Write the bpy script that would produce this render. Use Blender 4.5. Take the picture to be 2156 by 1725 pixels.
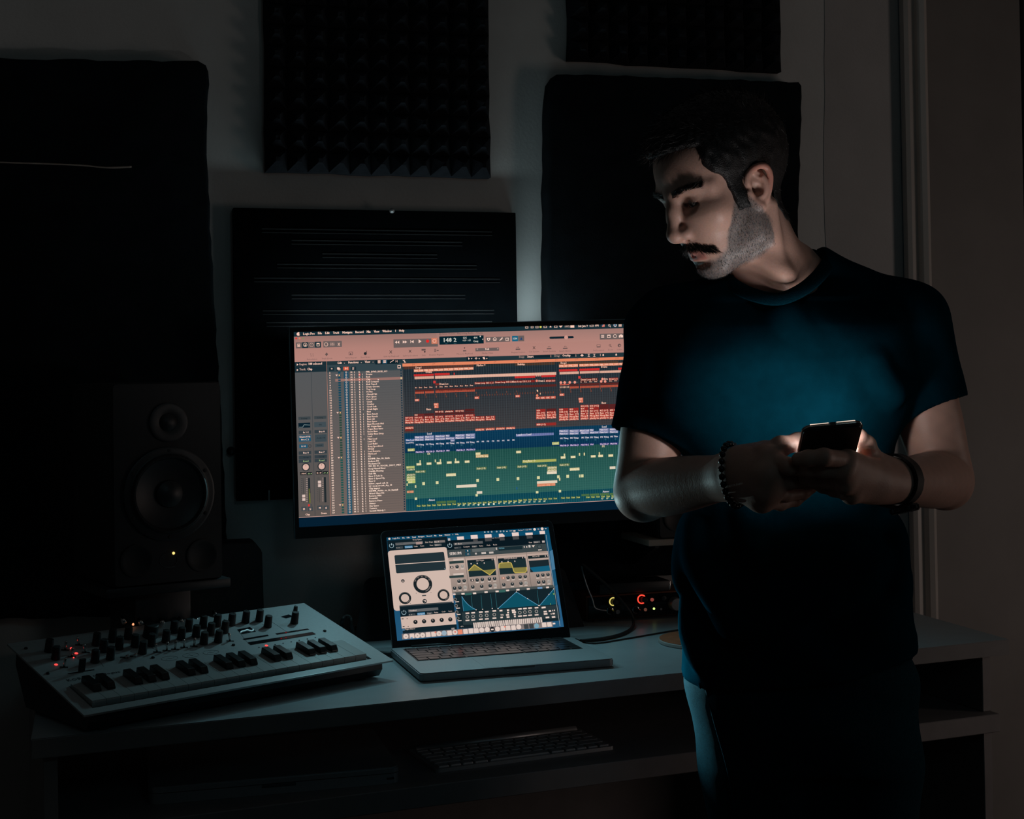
import bpy, bmesh, math, random
import numpy as np
from mathutils import Matrix, Vector

random.seed(7)
rng = np.random.default_rng(7)
PI = math.pi
for _o in list(bpy.data.objects):
    bpy.data.objects.remove(_o, do_unlink=True)
SC = bpy.context.scene
COL = SC.collection

# ------------------------------------------------------------------ camera
# lens found from the vanishing points of the wall and the desk (2156 x 1725 frame)
FPX = 3000.0
CAM_H = 1.24
PITCH = math.radians(0.8)
YAW = math.radians(16.4)
ROLL = 0.016
CX, CY = 1078.0, 791.0 - FPX * math.tan(PITCH)
_F = np.array([math.sin(YAW) * math.cos(PITCH), math.cos(YAW) * math.cos(PITCH), math.sin(PITCH)])
_R = np.array([math.cos(YAW), -math.sin(YAW), 0.0])
_U = np.cross(_R, _F)
CR = math.cos(ROLL) * _R - math.sin(ROLL) * _U
CU = math.sin(ROLL) * _R + math.cos(ROLL) * _U
CF = _F
CO = np.array([0.0, 0.0, CAM_H])
cam_data = bpy.data.cameras.new('camera')
cam = bpy.data.objects.new('camera', cam_data)
COL.objects.link(cam)
cam_data.sensor_fit = 'HORIZONTAL'
cam_data.sensor_width = 36.0
cam_data.lens = FPX / 2156.0 * 36.0
cam_data.shift_y = (CY - 862.5) / 2156.0
cam_data.clip_start = 0.02
m = Matrix.Identity(4)
for i in range(3):
    m[i][0] = CR[i]; m[i][1] = CU[i]; m[i][2] = -CF[i]; m[i][3] = CO[i]
cam.matrix_world = m
SC.camera = cam

# ------------------------------------------------------------------ light and exposure
SC.view_settings.view_transform = 'Standard'
SC.view_settings.look = 'None'
SC.view_settings.exposure = 0.0
SC.view_settings.gamma = 1.0
SC.view_settings.use_curve_mapping = False
try:
    SC.cycles.use_denoising = True
    SC.cycles.max_bounces = 8
    SC.cycles.sample_clamp_indirect = 4.0
except Exception:
    pass


def lin(c):
    c = c / 255.0
    return c / 12.92 if c <= 0.04045 else ((c + 0.055) / 1.055) ** 2.4


def srgb(r, g, b):
    return (lin(r), lin(g), lin(b), 1.0)


world = bpy.data.worlds.new('night_room')
SC.world = world
world.use_nodes = True
_bg = world.node_tree.nodes['Background']
_bg.inputs[0].default_value = (0.55, 0.85, 1.0, 1)
_bg.inputs[1].default_value = 0.0022


def area_lamp(name, loc, target, power, color, sx, sy=None):
    d = bpy.data.lights.new(name, 'AREA')
    d.energy = power
    d.color = color
    d.shape = 'RECTANGLE'
    d.size = sx
    d.size_y = sy or sx
    o = bpy.data.objects.new(name, d)
    COL.objects.link(o)
    o.location = loc
    dirv = Vector(target) - Vector(loc)
    o.rotation_euler = dirv.to_track_quat('-Z', 'Y').to_euler()
    return o


def spot_lamp(name, loc, target, power, color, angle=150, blend=0.6, radius=0.0):
    d = bpy.data.lights.new(name, 'SPOT')
    d.energy = power
    d.color = color
    d.spot_size = math.radians(angle)
    d.spot_blend = blend
    d.shadow_soft_size = radius
    o = bpy.data.objects.new(name, d)
    COL.objects.link(o)
    o.location = loc
    o.rotation_euler = (Vector(target) - Vector(loc)).to_track_quat('-Z', 'Y').to_euler()
    return o


TEAL = (0.38, 0.88, 1.0)
# added spots in front of the two displays, boosting the light they throw
for k, x in enumerate((0.42, 0.63, 0.84)):
    spot_lamp('monitor_light', (x, 2.40, 1.13), (x - 0.08, 1.6, 0.70), (0.85, 0.75, 0.5)[k], TEAL)
spot_lamp('laptop_light', (0.48, 2.22, 0.95), (0.75, 1.78, 0.98), 3.0, (0.60, 0.95, 1.0), 62, 1.0)  # added spot for the arm and the side of the shirt
spot_lamp('laptop_light', (0.60, 2.22, 0.92), (0.765, 1.78, 0.84), 40.0, (0.40, 0.92, 1.0), 34, 1.0)  # added narrow spot, makes the rim light on the shirt's flank
# added unseen lamp behind the monitor, washing up the wall
area_lamp('added_wall_wash', (0.60, 2.505, 1.31), (0.60, 2.53, 2.3), 0.42, (0.72, 0.95, 1.0), 0.5, 0.02)
# glow of the hall on the right, close to the wall, and an added weak teal fill behind the camera
area_lamp('hall_light', (3.0, 1.0, 0.9), (1.7, 2.6, 1.0), 3.0, (1.0, 0.80, 0.71), 0.35, 0.9)
area_lamp('added_teal_fill', (0.9, -1.2, 2.4), (0.9, 2.6, 1.5), 0.80, (0.50, 0.90, 1.0), 0.5)


# ------------------------------------------------------------------ picture-plane helpers (photograph pixel -> point on a real plane)
def ray(px, py):
    return CF + CR * (px - CX) / FPX - CU * (py - CY) / FPX


def P(px, py, d):
    return CO + ray(px, py) * d


def on_axis(px, py, axis, val):
    r = ray(px, py)
    return CO + r * (val - CO[axis]) / r[axis]


def on_plane(px, py, p0, n):
    r = ray(px, py)
    return CO + r * (np.dot(np.asarray(p0) - CO, n) / np.dot(r, n))


def rotm(a, b, c):
    ca, sa = math.cos(a), math.sin(a)
    cb, sb = math.cos(b), math.sin(b)
    cc, sc = math.cos(c), math.sin(c)
    return (np.array([[ca, -sa, 0], [sa, ca, 0], [0, 0, 1]]) @ np.array([[1, 0, 0], [0, cb, -sb], [0, sb, cb]])
            @ np.array([[cc, 0, sc], [0, 1, 0], [-sc, 0, cc]]))


def mat4(M3, t):
    M = Matrix.Identity(4)
    for i in range(3):
        for j in range(3):
            M[i][j] = M3[i][j]
        M[i][3] = t[i]
    return M


# ------------------------------------------------------------------ materials
def pmat(name, col, rough=0.5, metal=0.0, var=0.12, scale=40.0, bump=0.0, spec=0.5, bscale=None, sheen=0.0, coat=0.0):
    mt = bpy.data.materials.new(name)
    mt.use_nodes = True
    nt = mt.node_tree
    b = nt.nodes['Principled BSDF']
    tc = nt.nodes.new('ShaderNodeTexCoord')
    nz = nt.nodes.new('ShaderNodeTexNoise')
    nz.inputs['Scale'].default_value = scale
    nz.inputs['Detail'].default_value = 5
    nt.links.new(tc.outputs['Object'], nz.inputs['Vector'])
    cr = nt.nodes.new('ShaderNodeValToRGB')
    lo = tuple(c * (1 - var) for c in col[:3]) + (1,)
    hi = tuple(min(1, c * (1 + var)) for c in col[:3]) + (1,)
    cr.color_ramp.elements[0].position = 0.3
    cr.color_ramp.elements[1].position = 0.7
    cr.color_ramp.elements[0].color = lo
    cr.color_ramp.elements[1].color = hi
    nt.links.new(nz.outputs['Fac'], cr.inputs['Fac'])
    nt.links.new(cr.outputs['Color'], b.inputs['Base Color'])
    b.inputs['Roughness'].default_value = rough
    b.inputs['Metallic'].default_value = metal
    b.inputs['Specular IOR Level'].default_value = spec
    if sheen:
        b.inputs['Sheen Weight'].default_value = sheen
        b.inputs['Sheen Roughness'].default_value = 0.5
    if coat:
        b.inputs['Coat Weight'].default_value = coat
    if bump:
        n2 = nt.nodes.new('ShaderNodeTexNoise')
        n2.inputs['Scale'].default_value = bscale or scale * 6
        n2.inputs['Detail'].default_value = 4
        nt.links.new(tc.outputs['Object'], n2.inputs['Vector'])
        bp = nt.nodes.new('ShaderNodeBump')
        bp.inputs['Strength'].default_value = bump
        bp.inputs['Distance'].default_value = 0.002
        nt.links.new(n2.outputs['Fac'], bp.inputs['Height'])
        nt.links.new(bp.outputs['Normal'], b.inputs['Normal'])
    return mt


def emat(name, col, strength=1.0):
    mt = bpy.data.materials.new(name)
    mt.use_nodes = True
    nt = mt.node_tree
    nt.nodes.clear()
    out = nt.nodes.new('ShaderNodeOutputMaterial')
    e = nt.nodes.new('ShaderNodeEmission')
    e.inputs[0].default_value = col
    e.inputs[1].default_value = strength
    nt.links.new(e.outputs[0], out.inputs[0])
    return mt


def attr_emat(name, strength=1.0):
    mt = emat(name, (1, 1, 1, 1), strength)
    nt = mt.node_tree
    a = nt.nodes.new('ShaderNodeVertexColor')
    a.layer_name = 'Col'
    e = [n for n in nt.nodes if n.type == 'EMISSION'][0]
    nt.links.new(a.outputs['Color'], e.inputs[0])
    return mt


M = {}
M['wall'] = pmat('wall_paint', (0.58, 0.58, 0.57), 0.85, var=0.06, scale=9, bump=0.25, bscale=160)
M['wall_side'] = pmat('side_wall_paint', (0.46, 0.445, 0.44), 0.85, var=0.06, scale=9, bump=0.25, bscale=160)
M['trim'] = pmat('trim_gloss_paint', (0.50, 0.46, 0.43), 0.4, var=0.05, scale=12)
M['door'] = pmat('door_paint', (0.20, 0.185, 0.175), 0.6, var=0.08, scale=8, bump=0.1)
M['floor'] = pmat('dark_floor_boards', (0.05, 0.045, 0.04), 0.5, var=0.3, scale=6)
M['foam'] = pmat('charcoal_foam', (0.012, 0.014, 0.018), 0.95, var=0.25, scale=60, bump=0.5, bscale=420, spec=0.15)
M['felt'] = pmat('black_felt', (0.0075, 0.011, 0.014), 0.95, var=0.25, scale=30, bump=0.3, bscale=500, spec=0.1)
M['board'] = pmat('black_board', (0.0025, 0.004, 0.0055), 0.9, var=0.2, scale=30, spec=0.06)
M['board_lip'] = pmat('board_lip', (0.014, 0.016, 0.018), 0.6, var=0.2, scale=30)
M['seam'] = pmat('seam_tape', (0.34, 0.28, 0.24), 0.6, var=0.2)
M['desk'] = pmat('desk_laminate', (0.43, 0.50, 0.53), 0.36, var=0.05, scale=25, spec=0.5)
M['desk_edge'] = pmat('desk_edge_band', (0.20, 0.19, 0.19), 0.6, var=0.08, scale=25)
M['desk_dark'] = pmat('desk_carcass', (0.22, 0.20, 0.20), 0.6, var=0.08, scale=25)
M['plastic'] = pmat('black_plastic', (0.013, 0.015, 0.018), 0.45, var=0.15, scale=50)
M['plastic_gloss'] = pmat('glossy_black_plastic', (0.010, 0.013, 0.016), 0.16, var=0.15, scale=50)
M['plastic_mid'] = pmat('grey_plastic', (0.06, 0.065, 0.07), 0.5, var=0.1, scale=50)
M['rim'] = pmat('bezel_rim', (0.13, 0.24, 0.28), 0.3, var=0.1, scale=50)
M['alu'] = pmat('space_grey_aluminium', (0.33, 0.37, 0.39), 0.52, 0.75, var=0.04, scale=300)
M['alu_side'] = pmat('aluminium_edge', (0.20, 0.21, 0.22), 0.5, 0.6, var=0.04, scale=300)
M['silver'] = pmat('silver_aluminium', (0.42, 0.42, 0.43), 0.4, 0.6, var=0.04, scale=300)
M['chrome'] = pmat('chrome', (0.7, 0.68, 0.66), 0.15, 1.0, var=0.04)
M['key_top'] = pmat('laptop_keycap', (0.030, 0.034, 0.038), 0.28, var=0.1, scale=80)
M['panel'] = pmat('synth_panel', (0.40, 0.43, 0.44), 0.5, 0.15, var=0.05, scale=200)
M['panel_edge'] = pmat('synth_panel_edge', (0.42, 0.46, 0.47), 0.35, 0.4, var=0.05, scale=200)
M['ivory'] = pmat('white_synth_key', (0.40, 0.43, 0.43), 0.4, var=0.04)
M['ebony'] = pmat('black_synth_key', (0.010, 0.011, 0.012), 0.35, var=0.1)
M['print'] = pmat('panel_print', (0.03, 0.035, 0.04), 0.6, var=0.1)
M['rubber'] = pmat('black_rubber', (0.010, 0.010, 0.011), 0.6, var=0.1)
M['wood'] = pmat('reddish_wood', (0.20, 0.065, 0.032), 0.45, var=0.3, scale=14)
M['palewood'] = pmat('pale_board', (0.45, 0.36, 0.30), 0.55, var=0.1, scale=14)
M['cork'] = pmat('orange_felt_pad', (0.42, 0.13, 0.055), 0.8, var=0.15, scale=60, bump=0.3)
M['pad_edge'] = pmat('pad_edge', (0.45, 0.42, 0.40), 0.6)
M['speaker'] = pmat('speaker_vinyl', (0.013, 0.015, 0.017), 0.7, var=0.15, scale=60, bump=0.2, bscale=500)
M['speaker_face'] = pmat('speaker_baffle', (0.022, 0.022, 0.024), 0.7, var=0.12, scale=60)
M['cone'] = pmat('speaker_cone', (0.018, 0.021, 0.024), 0.4, var=0.15, scale=60)


# ------------------------------------------------------------------ mesh helpers
def mesh_obj(name, bm, mt=None, parent=None, smooth=False, mats=None, angle=None):
    me = bpy.data.meshes.new(name)
    if isinstance(bm, bmesh.types.BMesh):
        bmesh.ops.recalc_face_normals(bm, faces=bm.faces[:])
        bm.to_mesh(me)
        bm.free()
    else:
        v, f = bm
        me.from_pydata([tuple(map(float, p)) for p in v], [], [tuple(map(int, q)) for q in f])
    for mm in (mats or ([mt] if mt else [])):
        me.materials.append(mm)
    if smooth:
        me.polygons.foreach_set('use_smooth', [True] * len(me.polygons))
        if angle:
            try:
                me.set_sharp_from_angle(angle=math.radians(angle))
            except Exception:
                pass
    me.update()
    o = bpy.data.objects.new(name, me)
    COL.objects.link(o)
    if parent is not None:
        o.parent = parent
    return o


def tag(o, label=None, cat=None, group=None, kind=None):
    if label: o['label'] = label
    if cat: o['category'] = cat
    if group: o['group'] = group
    if kind: o['kind'] = kind
    return o


def thing(name, loc, label, cat, rz=0.0, group=None):
    o = bpy.data.objects.new(name, None)
    o.empty_display_size = 0.05
    COL.objects.link(o)
    o.location = tuple(loc)
    o.rotation_euler = (0, 0, rz)
    return tag(o, label, cat, group)


def share(name, src, parent, matrix=None):
    o = bpy.data.objects.new(name, src.data)
    COL.objects.link(o)
    o.parent = parent
    if matrix is not None:
        o.matrix_local = matrix
    return o


def bm_new():
    return bmesh.new()


def add_box(bm, x0, y0, z0, x1, y1, z1, bevel=0.0, seg=2, M4=None):
    r = bmesh.ops.create_cube(bm, size=1.0)
    vs = r['verts']
    for v in vs:
        v.co = Vector(((x0 + x1) / 2 + v.co.x * (x1 - x0), (y0 + y1) / 2 + v.co.y * (y1 - y0), (z0 + z1) / 2 + v.co.z * (z1 - z0)))
    if bevel > 0:
        es = list({e for v in vs for e in v.link_edges})
        rb = bmesh.ops.bevel(bm, geom=es, offset=bevel, segments=seg, affect='EDGES', profile=0.5)
        vs = list({v for f in rb['faces'] for v in f.verts} | {v for v in vs if v.is_valid})
    if M4 is not None:
        bmesh.ops.transform(bm, matrix=M4, verts=[v for v in vs if v.is_valid])
    return vs


def box(name, x0, y0, z0, x1, y1, z1, mt, parent=None, bevel=0.0, seg=2, M4=None):
    bm = bm_new()
    add_box(bm, x0, y0, z0, x1, y1, z1, bevel, seg, M4)
    return mesh_obj(name, bm, mt, parent, smooth=bevel > 0, angle=35)


def add_prism(bm, poly, z0, z1, M4=None):
    """poly: (x, y) points; extruded in z"""
    lo = [bm.verts.new((p[0], p[1], z0)) for p in poly]
    hi = [bm.verts.new((p[0], p[1], z1)) for p in poly]
    n = len(poly)
    bm.faces.new(lo[::-1])
    bm.faces.new(hi)
    for i in range(n):
        bm.faces.new((lo[i], lo[(i + 1) % n], hi[(i + 1) % n], hi[i]))
    if M4 is not None:
        bmesh.ops.transform(bm, matrix=M4, verts=lo + hi)
    return lo + hi


def add_lathe(bm, prof, n=24, M4=None, cap=True):
    """prof: (r, z) points, bottom to top"""
    rings = []
    for r, z in prof:
        if r < 1e-6:
            rings.append([bm.verts.new((0, 0, z))])
        else:
            rings.append([bm.verts.new((r * math.cos(2 * PI * i / n), r * math.sin(2 * PI * i / n), z)) for i in range(n)])
    for a, b in zip(rings[:-1], rings[1:]):
        for i in range(n):
            j = (i + 1) % n
            if len(a) == 1 and len(b) == 1:
                continue
            if len(a) == 1:
                bm.faces.new((a[0], b[j], b[i]))
            elif len(b) == 1:
                bm.faces.new((a[i], a[j], b[0]))
            else:
                bm.faces.new((a[i], a[j], b[j], b[i]))
    if cap:
        for rg, fl in ((rings[0], True), (rings[-1], False)):
            if len(rg) > 1:
                bm.faces.new(rg[::-1] if fl else rg)
    vs = [v for rg in rings for v in rg]
    if M4 is not None:
        bmesh.ops.transform(bm, matrix=M4, verts=vs)
    return vs


def add_tube(bm, pts, r, n=8, closed=False):
    pts = [Vector(p) for p in pts]
    N = len(pts)
    rings = []
    up = Vector((0, 0, 1))
    prev = None
    for i, p in enumerate(pts):
        a = pts[(i - 1) % N] if (closed or i > 0) else p
        b = pts[(i + 1) % N] if (closed or i < N - 1) else p
        t = (b - a).normalized()
        if prev is None:
            u = t.cross(up)
            if u.length < 1e-3:
                u = t.cross(Vector((1, 0, 0)))
        else:
            u = prev - t * prev.dot(t)
        u.normalize()
        prev = u
        w = t.cross(u)
        rr = r[i] if isinstance(r, (list, tuple)) else r
        rings.append([bm.verts.new(p + (u * math.cos(2 * PI * k / n) + w * math.sin(2 * PI * k / n)) * rr) for k in range(n)])
    rng_ = range(N) if closed else range(N - 1)
    for i in rng_:
        A, B = rings[i], rings[(i + 1) % N]
        for k in range(n):
            bm.faces.new((A[k], A[(k + 1) % n], B[(k + 1) % n], B[k]))
    if not closed:
        bm.faces.new(rings[0][::-1])
        bm.faces.new(rings[-1])


def smooth_path(pts, sub=6, closed=False):
    pts = [np.asarray(p, float) for p in pts]
    n = len(pts)
    out = []
    for i in range(n if closed else n - 1):
        p0 = pts[(i - 1) % n] if (closed or i > 0) else pts[0]
        p1 = pts[i]
        p2 = pts[(i + 1) % n]
        p3 = pts[(i + 2) % n] if (closed or i + 2 < n) else pts[-1]
        for k in range(sub):
            t = k / sub
            out.append(0.5 * ((2 * p1) + (p2 - p0) * t + (2 * p0 - 5 * p1 + 4 * p2 - p3) * t * t + (3 * p1 - p0 - 3 * p2 + p3) * t ** 3))
    if not closed:
        out.append(pts[-1])
    return out


def tube(name, pts, r, mt, parent=None, n=8, sub=6):
    bm = bm_new()
    add_tube(bm, smooth_path(pts, sub) if sub > 1 else pts, r, n)
    return mesh_obj(name, bm, mt, parent, smooth=True)


def rounded_rect(w, h, r, seg=5, cx=0.0, cy=0.0):
    pts = []
    for (sx, sy, a0) in ((1, 1, 0), (-1, 1, 90), (-1, -1, 180), (1, -1, 270)):
        for k in range(seg + 1):
            a = math.radians(a0 + 90 * k / seg)
            pts.append((cx + sx * (w / 2 - r) + r * math.cos(a), cy + sy * (h / 2 - r) + r * math.sin(a)))
    return pts


_text_cache = {}


def text_geo(s):
    """flat outline of a line of lettering: unit size, origin at the left end of the baseline"""
    if s in _text_cache:
        return _text_cache[s]
    c = bpy.data.curves.new('lettering', 'FONT')
    c.body = s
    c.resolution_u = 1
    o = bpy.data.objects.new('lettering', c)
    me = o.to_mesh()
    v = np.array([tuple(p.co) for p in me.vertices]).reshape(-1, 3)
    f = [tuple(p.vertices) for p in me.polygons]
    o.to_mesh_clear()
    bpy.data.objects.remove(o)
    bpy.data.curves.remove(c)
    _text_cache[s] = (v, f)
    return _text_cache[s]
# ================================================================== the room
YW = 2.593          # plaster face of the back wall
ZD = 0.782          # desk top


def wpt(px, py, y=YW):
    p = on_axis(px, py, 1, y)
    return float(p[0]), float(p[2])


XE = wpt(1743, 600)[0]
XT0, XT1 = wpt(1900, 600)[0], wpt(1946, 600)[0]
XD1 = wpt(2152, 400)[0]


def structure(o):
    o['kind'] = 'structure'
    return o


structure(box('wall_back', -1.6, YW, 0, XE + 0.02, YW + 0.12, 2.6, M['wall']))
# the wall steps forward a little right of the black panel, with a ragged plaster edge
bm = bm_new()
edge = []
for k in range(40):
    z = 2.6 * k / 39
    edge.append((XE + 0.004 * math.sin(z * 7) + random.uniform(-0.0016, 0.0016), z))
poly = edge + [(XT0 + 0.002, 2.6), (XT0 + 0.002, 0.0)]
add_prism(bm, poly, 0, 0.128, Matrix(((1, 0, 0, 0), (0, 0, 1, YW - 0.0012), (0, 1, 0, 0), (0, 0, 0, 1))))
structure(mesh_obj('wall_back_right', bm, M['wall_side']))
# moulded door casing
prof = [(0, 0), (0, 0.016), (0.006, 0.020), (0.010, 0.020), (0.013, 0.012), (0.020, 0.012), (0.023, 0.024), (0.030, 0.028), (0.036, 0.024), (0.038, 0.010), (0.038, 0)]
sc_ = (XT1 - XT0) / 0.038
bm = bm_new()
add_prism(bm, [(XT0 + a * sc_, YW - 0.008 - b) for a, b in prof], 0, 2.6)
structure(mesh_obj('trim_1', bm, M['trim']))
bm = bm_new()
add_box(bm, XT1, YW - 0.004, 0, XD1, YW + 0.03, 2.6)
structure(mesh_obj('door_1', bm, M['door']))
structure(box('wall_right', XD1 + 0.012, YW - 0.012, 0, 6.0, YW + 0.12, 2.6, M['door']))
structure(box('floor', -1.6, -2.6, -0.05, 6.0, YW + 0.12, 0, M['floor']))
structure(box('ceiling', -1.6, -2.6, 2.6, 6.0, YW + 0.12, 2.65, M['wall']))
structure(box('wall_left', -1.72, -2.6, 0, -1.6, YW + 0.12, 2.6, M['wall']))
structure(box('wall_far_right', 6.0, -2.6, 0, 6.12, YW + 0.12, 2.6, M['wall_side']))


# ------------------------------------------------------------------ acoustic panels
def foam_tile(name, x0, z0, w, h, nx, nz, label, rot=0.0):
    c = w / nx
    th, pk = 0.018, 0.026
    e = thing(name, (x0, YW - 0.0005, z0), label, 'acoustic foam', group='egg crate foam tiles')
    V, Fc = [], []
    gv = {}
    for j in range(nz + 1):
        for i in range(nx + 1):
            jx = random.uniform(-0.0015, 0.0015)
            jz = random.uniform(-0.0018, 0.0018)
            gv[i, j] = len(V)
            V.append((i * c + jx, -th, j * h / nz + jz))
    for j in range(nz):
        for i in range(nx):
            k = len(V)
            cx_, cz_ = (i + .5) * c, (j + .5) * h / nz
            s = c * 0.10
            for (sx, sz) in ((-1, -1), (1, -1), (1, 1), (-1, 1)):
                V.append((cx_ + sx * s, -th - pk + random.uniform(-.002, .002), cz_ + sz * s))
            a, b, d, g = gv[i, j], gv[i + 1, j], gv[i + 1, j + 1], gv[i, j + 1]
            Fc += [(a, b, k + 1, k), (b, d, k + 2, k + 1), (d, g, k + 3, k + 2), (g, a, k, k + 3), (k, k + 1, k + 2, k + 3)]
    # sides and back
    ring = [gv[i, 0] for i in range(nx + 1)] + [gv[nx, j] for j in range(1, nz + 1)] + [gv[i, nz] for i in range(nx - 1, -1, -1)] + [gv[0, j] for j in range(nz - 1, 0, -1)]
    bk = len(V)
    for q in ring:
        V.append((V[q][0], 0.0, V[q][2]))
    n = len(ring)
    for i in range(n):
        Fc.append((ring[(i + 1) % n], ring[i], bk + i, bk + (i + 1) % n))
    Fc.append(tuple(bk + i for i in range(n)))
    o = mesh_obj('pyramid_foam', (V, Fc), M['foam'], e)
    e.rotation_euler = (0, rot, 0)
    return e


xa, za = wpt(561, 359, YW - 0.03)
xb, _ = wpt(1036, 365, YW - 0.03)
foam_tile('foam_tile', xa, za, xb - xa, xb - xa, 11, 11, 'square charcoal pyramid foam tile hung above the monitor, full width in view', 0.004)
xa, za = wpt(1203, 119, YW - 0.03)
xb, zb = wpt(1650, 131, YW - 0.03)
foam_tile('foam_tile', xa, za - 0.004, xb - xa, xb - xa, 11, 11, 'pyramid foam tile cut by the top edge, above the black panel behind the man', 0.006)


def soft_panel(name, pts_px, y_front, label, cat, wob=0.0016, mt='felt', group=None):
    """padded wall panel: outline sampled on its front plane, real thickness back to the wall"""
    pts = [wpt(*p, y=y_front) for p in pts_px]
    out = []
    n = len(pts)
    for i in range(n):
        a, b = pts[i], pts[(i + 1) % n]
        L = math.hypot(b[0] - a[0], b[1] - a[1])
        k = max(1, int(L / 0.02))
        for q in range(k):
            t = q / k
            out.append((a[0] + (b[0] - a[0]) * t + random.uniform(-wob, wob), a[1] + (b[1] - a[1]) * t + random.uniform(-wob, wob)))
    cx_ = sum(p[0] for p in out) / len(out)
    cz_ = min(p[1] for p in out)
    e = thing(name, (cx_, YW - 0.0005, cz_), label, cat, group=group)
    bm = bm_new()
    d = YW - y_front
    T = Matrix(((1, 0, 0, 0), (0, 0, -1, 0), (0, 1, 0, 0), (0, 0, 0, 1)))
    add_prism(bm, [(p[0] - cx_, p[1] - cz_) for p in out], 0, d, T)
    bmesh.ops.recalc_face_normals(bm, faces=bm.faces[:])
    fr = [f for f in bm.faces if len(f.verts) > 6 and abs(f.calc_center_median().y + d) < 1e-4]
    es = [ed for f in fr for ed in f.edges]
    bmesh.ops.bevel(bm, geom=es, offset=0.007, segments=3, affect='EDGES', profile=0.5)
    mesh_obj('padding', bm, M[mt], e, smooth=True, angle=40)
    return e, cx_, cz_


lp, lcx, lcz = soft_panel('acoustic_panel', [(-120, 119), (100, 123), (418, 128), (433, 134), (441, 150), (438, 225), (436, 300), (441, 430), (452, 640), (462, 800), (479, 1145), (482, 1290), (300, 1298), (-120, 1308)],
                YW - 0.05, 'tall black padded wall panel at the far left behind the speaker', 'acoustic panel', group='black padded wall panels')
a = on_axis(-60, 340, 1, YW - 0.0525); b = on_axis(150, 347, 1, YW - 0.0525); c = on_axis(225, 353, 1, YW - 0.0525); d = on_axis(277, 351, 1, YW - 0.0525)
tube('seam', [(p[0] - lcx, p[1] - YW + 0.0005, p[2] - lcz) for p in (a, b, c, d)], [0.0014] * 13 + [0.0018] * 6, M['seam'], lp, n=6)
soft_panel('acoustic_panel', [(1172, 154), (1300, 157), (1430, 163), (1520, 165), (1684, 172), (1691, 180), (1688, 300), (1683, 420), (1684, 600), (1690, 1190), (1150, 1232), (1154, 650), (1155, 400), (1157, 215), (1164, 172)],
           YW - 0.045, 'black padded wall panel behind the standing man', 'acoustic panel', group='black padded wall panels')

# slotted board between the foam tile and the monitor
yb = YW - 0.022
x0, z1 = wpt(491, 437, yb)
x1, z1b = wpt(1086, 448, yb)
_, z0 = wpt(500, 1056, yb)
bd = thing('slotted_board', ((x0 + x1) / 2, YW - 0.0005, z0), 'thin black slotted board hung behind the monitor', 'wall board')
bw, bh = x1 - x0, (z1 + z1b) / 2 - z0
box('board', -bw / 2, -0.0215, 0, bw / 2, 0, bh, M['board'], bd, bevel=0.0015)
for (cx0, cx1, cy0) in ((175, 1370, 1196), (330, 1215, 1253), (490, 1085, 1320), (255, 1290, 1375), (135, 1410, 1446), (330, 1230, 1532), (180, 1380, 1612), (200, 1370, 1672)):
    s = 2.464
    a = wpt(480 + cx0 / s, cy0 / s, yb)
    b = wpt(480 + cx1 / s, cy0 / s, yb)
    zz = (a[1] + b[1]) / 2 - z0
    if zz < 0 or zz > bh: continue
    bm = bm_new()
    add_box(bm, a[0] - (x0 + x1) / 2, -0.0228, zz - 0.0008, b[0] - (x0 + x1) / 2, -0.0212, zz + 0.0008)
    add_box(bm, a[0] - (x0 + x1) / 2, -0.0228, zz - 0.0072, b[0] - (x0 + x1) / 2, -0.0212, zz - 0.0060)
    mesh_obj('slot_rim', bm, M['board_lip'], bd)
hk = wpt(824, 441, yb)
bm = bm_new()
add_lathe(bm, [(0.0, 0.0), (0.004, 0.001), (0.005, 0.006), (0.002, 0.010), (0.0, 0.010)], 12, Matrix.Translation((hk[0] - (x0 + x1) / 2, -0.021, hk[1] - z0 - 0.003)) @ Matrix.Rotation(PI / 2, 4, 'X'))
mesh_obj('hook', bm, M['silver'], bd, smooth=True)
hk = wpt(566, 1043, yb)
box('clip', hk[0] - (x0 + x1) / 2 - 0.0016, -0.025, hk[1] - z0 - 0.009, hk[0] - (x0 + x1) / 2 + 0.0016, -0.021, hk[1] - z0 + 0.009, M['silver'], bd, bevel=0.0008)
for px_, py_, sgn in ((1088, 450, 1), (492, 440, -1)):
    pass
h0 = wpt(486, 950)
kn = thing('wall_hook', (h0[0], YW - 0.0003, h0[1]), 'small dark wall hook beside the left padded panel', 'hook')
bm = bm_new()
add_lathe(bm, [(0.0, 0.0), (0.008, 0.0), (0.008, 0.004), (0.003, 0.006), (0.003, 0.014), (0.006, 0.017), (0.0, 0.019)], 12, Matrix.Rotation(PI / 2, 4, 'X'))
mesh_obj('stud', bm, M['plastic'], kn, smooth=True)

# ================================================================== the desk
FL = np.array([-0.082, 1.940]); FR = np.array([1.477, 2.076])
DB = YW - 0.012
desk = thing('desk', (0.7, 2.3, 0), 'wide pale desk with a pull-out shelf under the whole top', 'desk')
oD = np.array([0.7, 2.3])


def dl(p): return (p[0] - 0.7, p[1] - 2.3)


bm = bm_new()
top = [dl(FL), dl(FR), dl((FR[0] + 0.002, DB)), dl((FL[0], DB))]
add_prism(bm, top, ZD - 0.026, ZD)
bmesh.ops.recalc_face_normals(bm, faces=bm.faces[:])
bmesh.ops.bevel(bm, geom=[e for e in bm.edges], offset=0.0012, segments=2, affect='EDGES')
o = mesh_obj('worktop', bm, None, desk, smooth=True, mats=[M['desk'], M['desk_edge']], angle=35)
for p in o.data.polygons:
    if abs(p.normal.z) < 0.5: p.material_index = 1
ed = (FR - FL) / np.linalg.norm(FR - FL)
nd = np.array([-ed[1], ed[0]])


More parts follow.
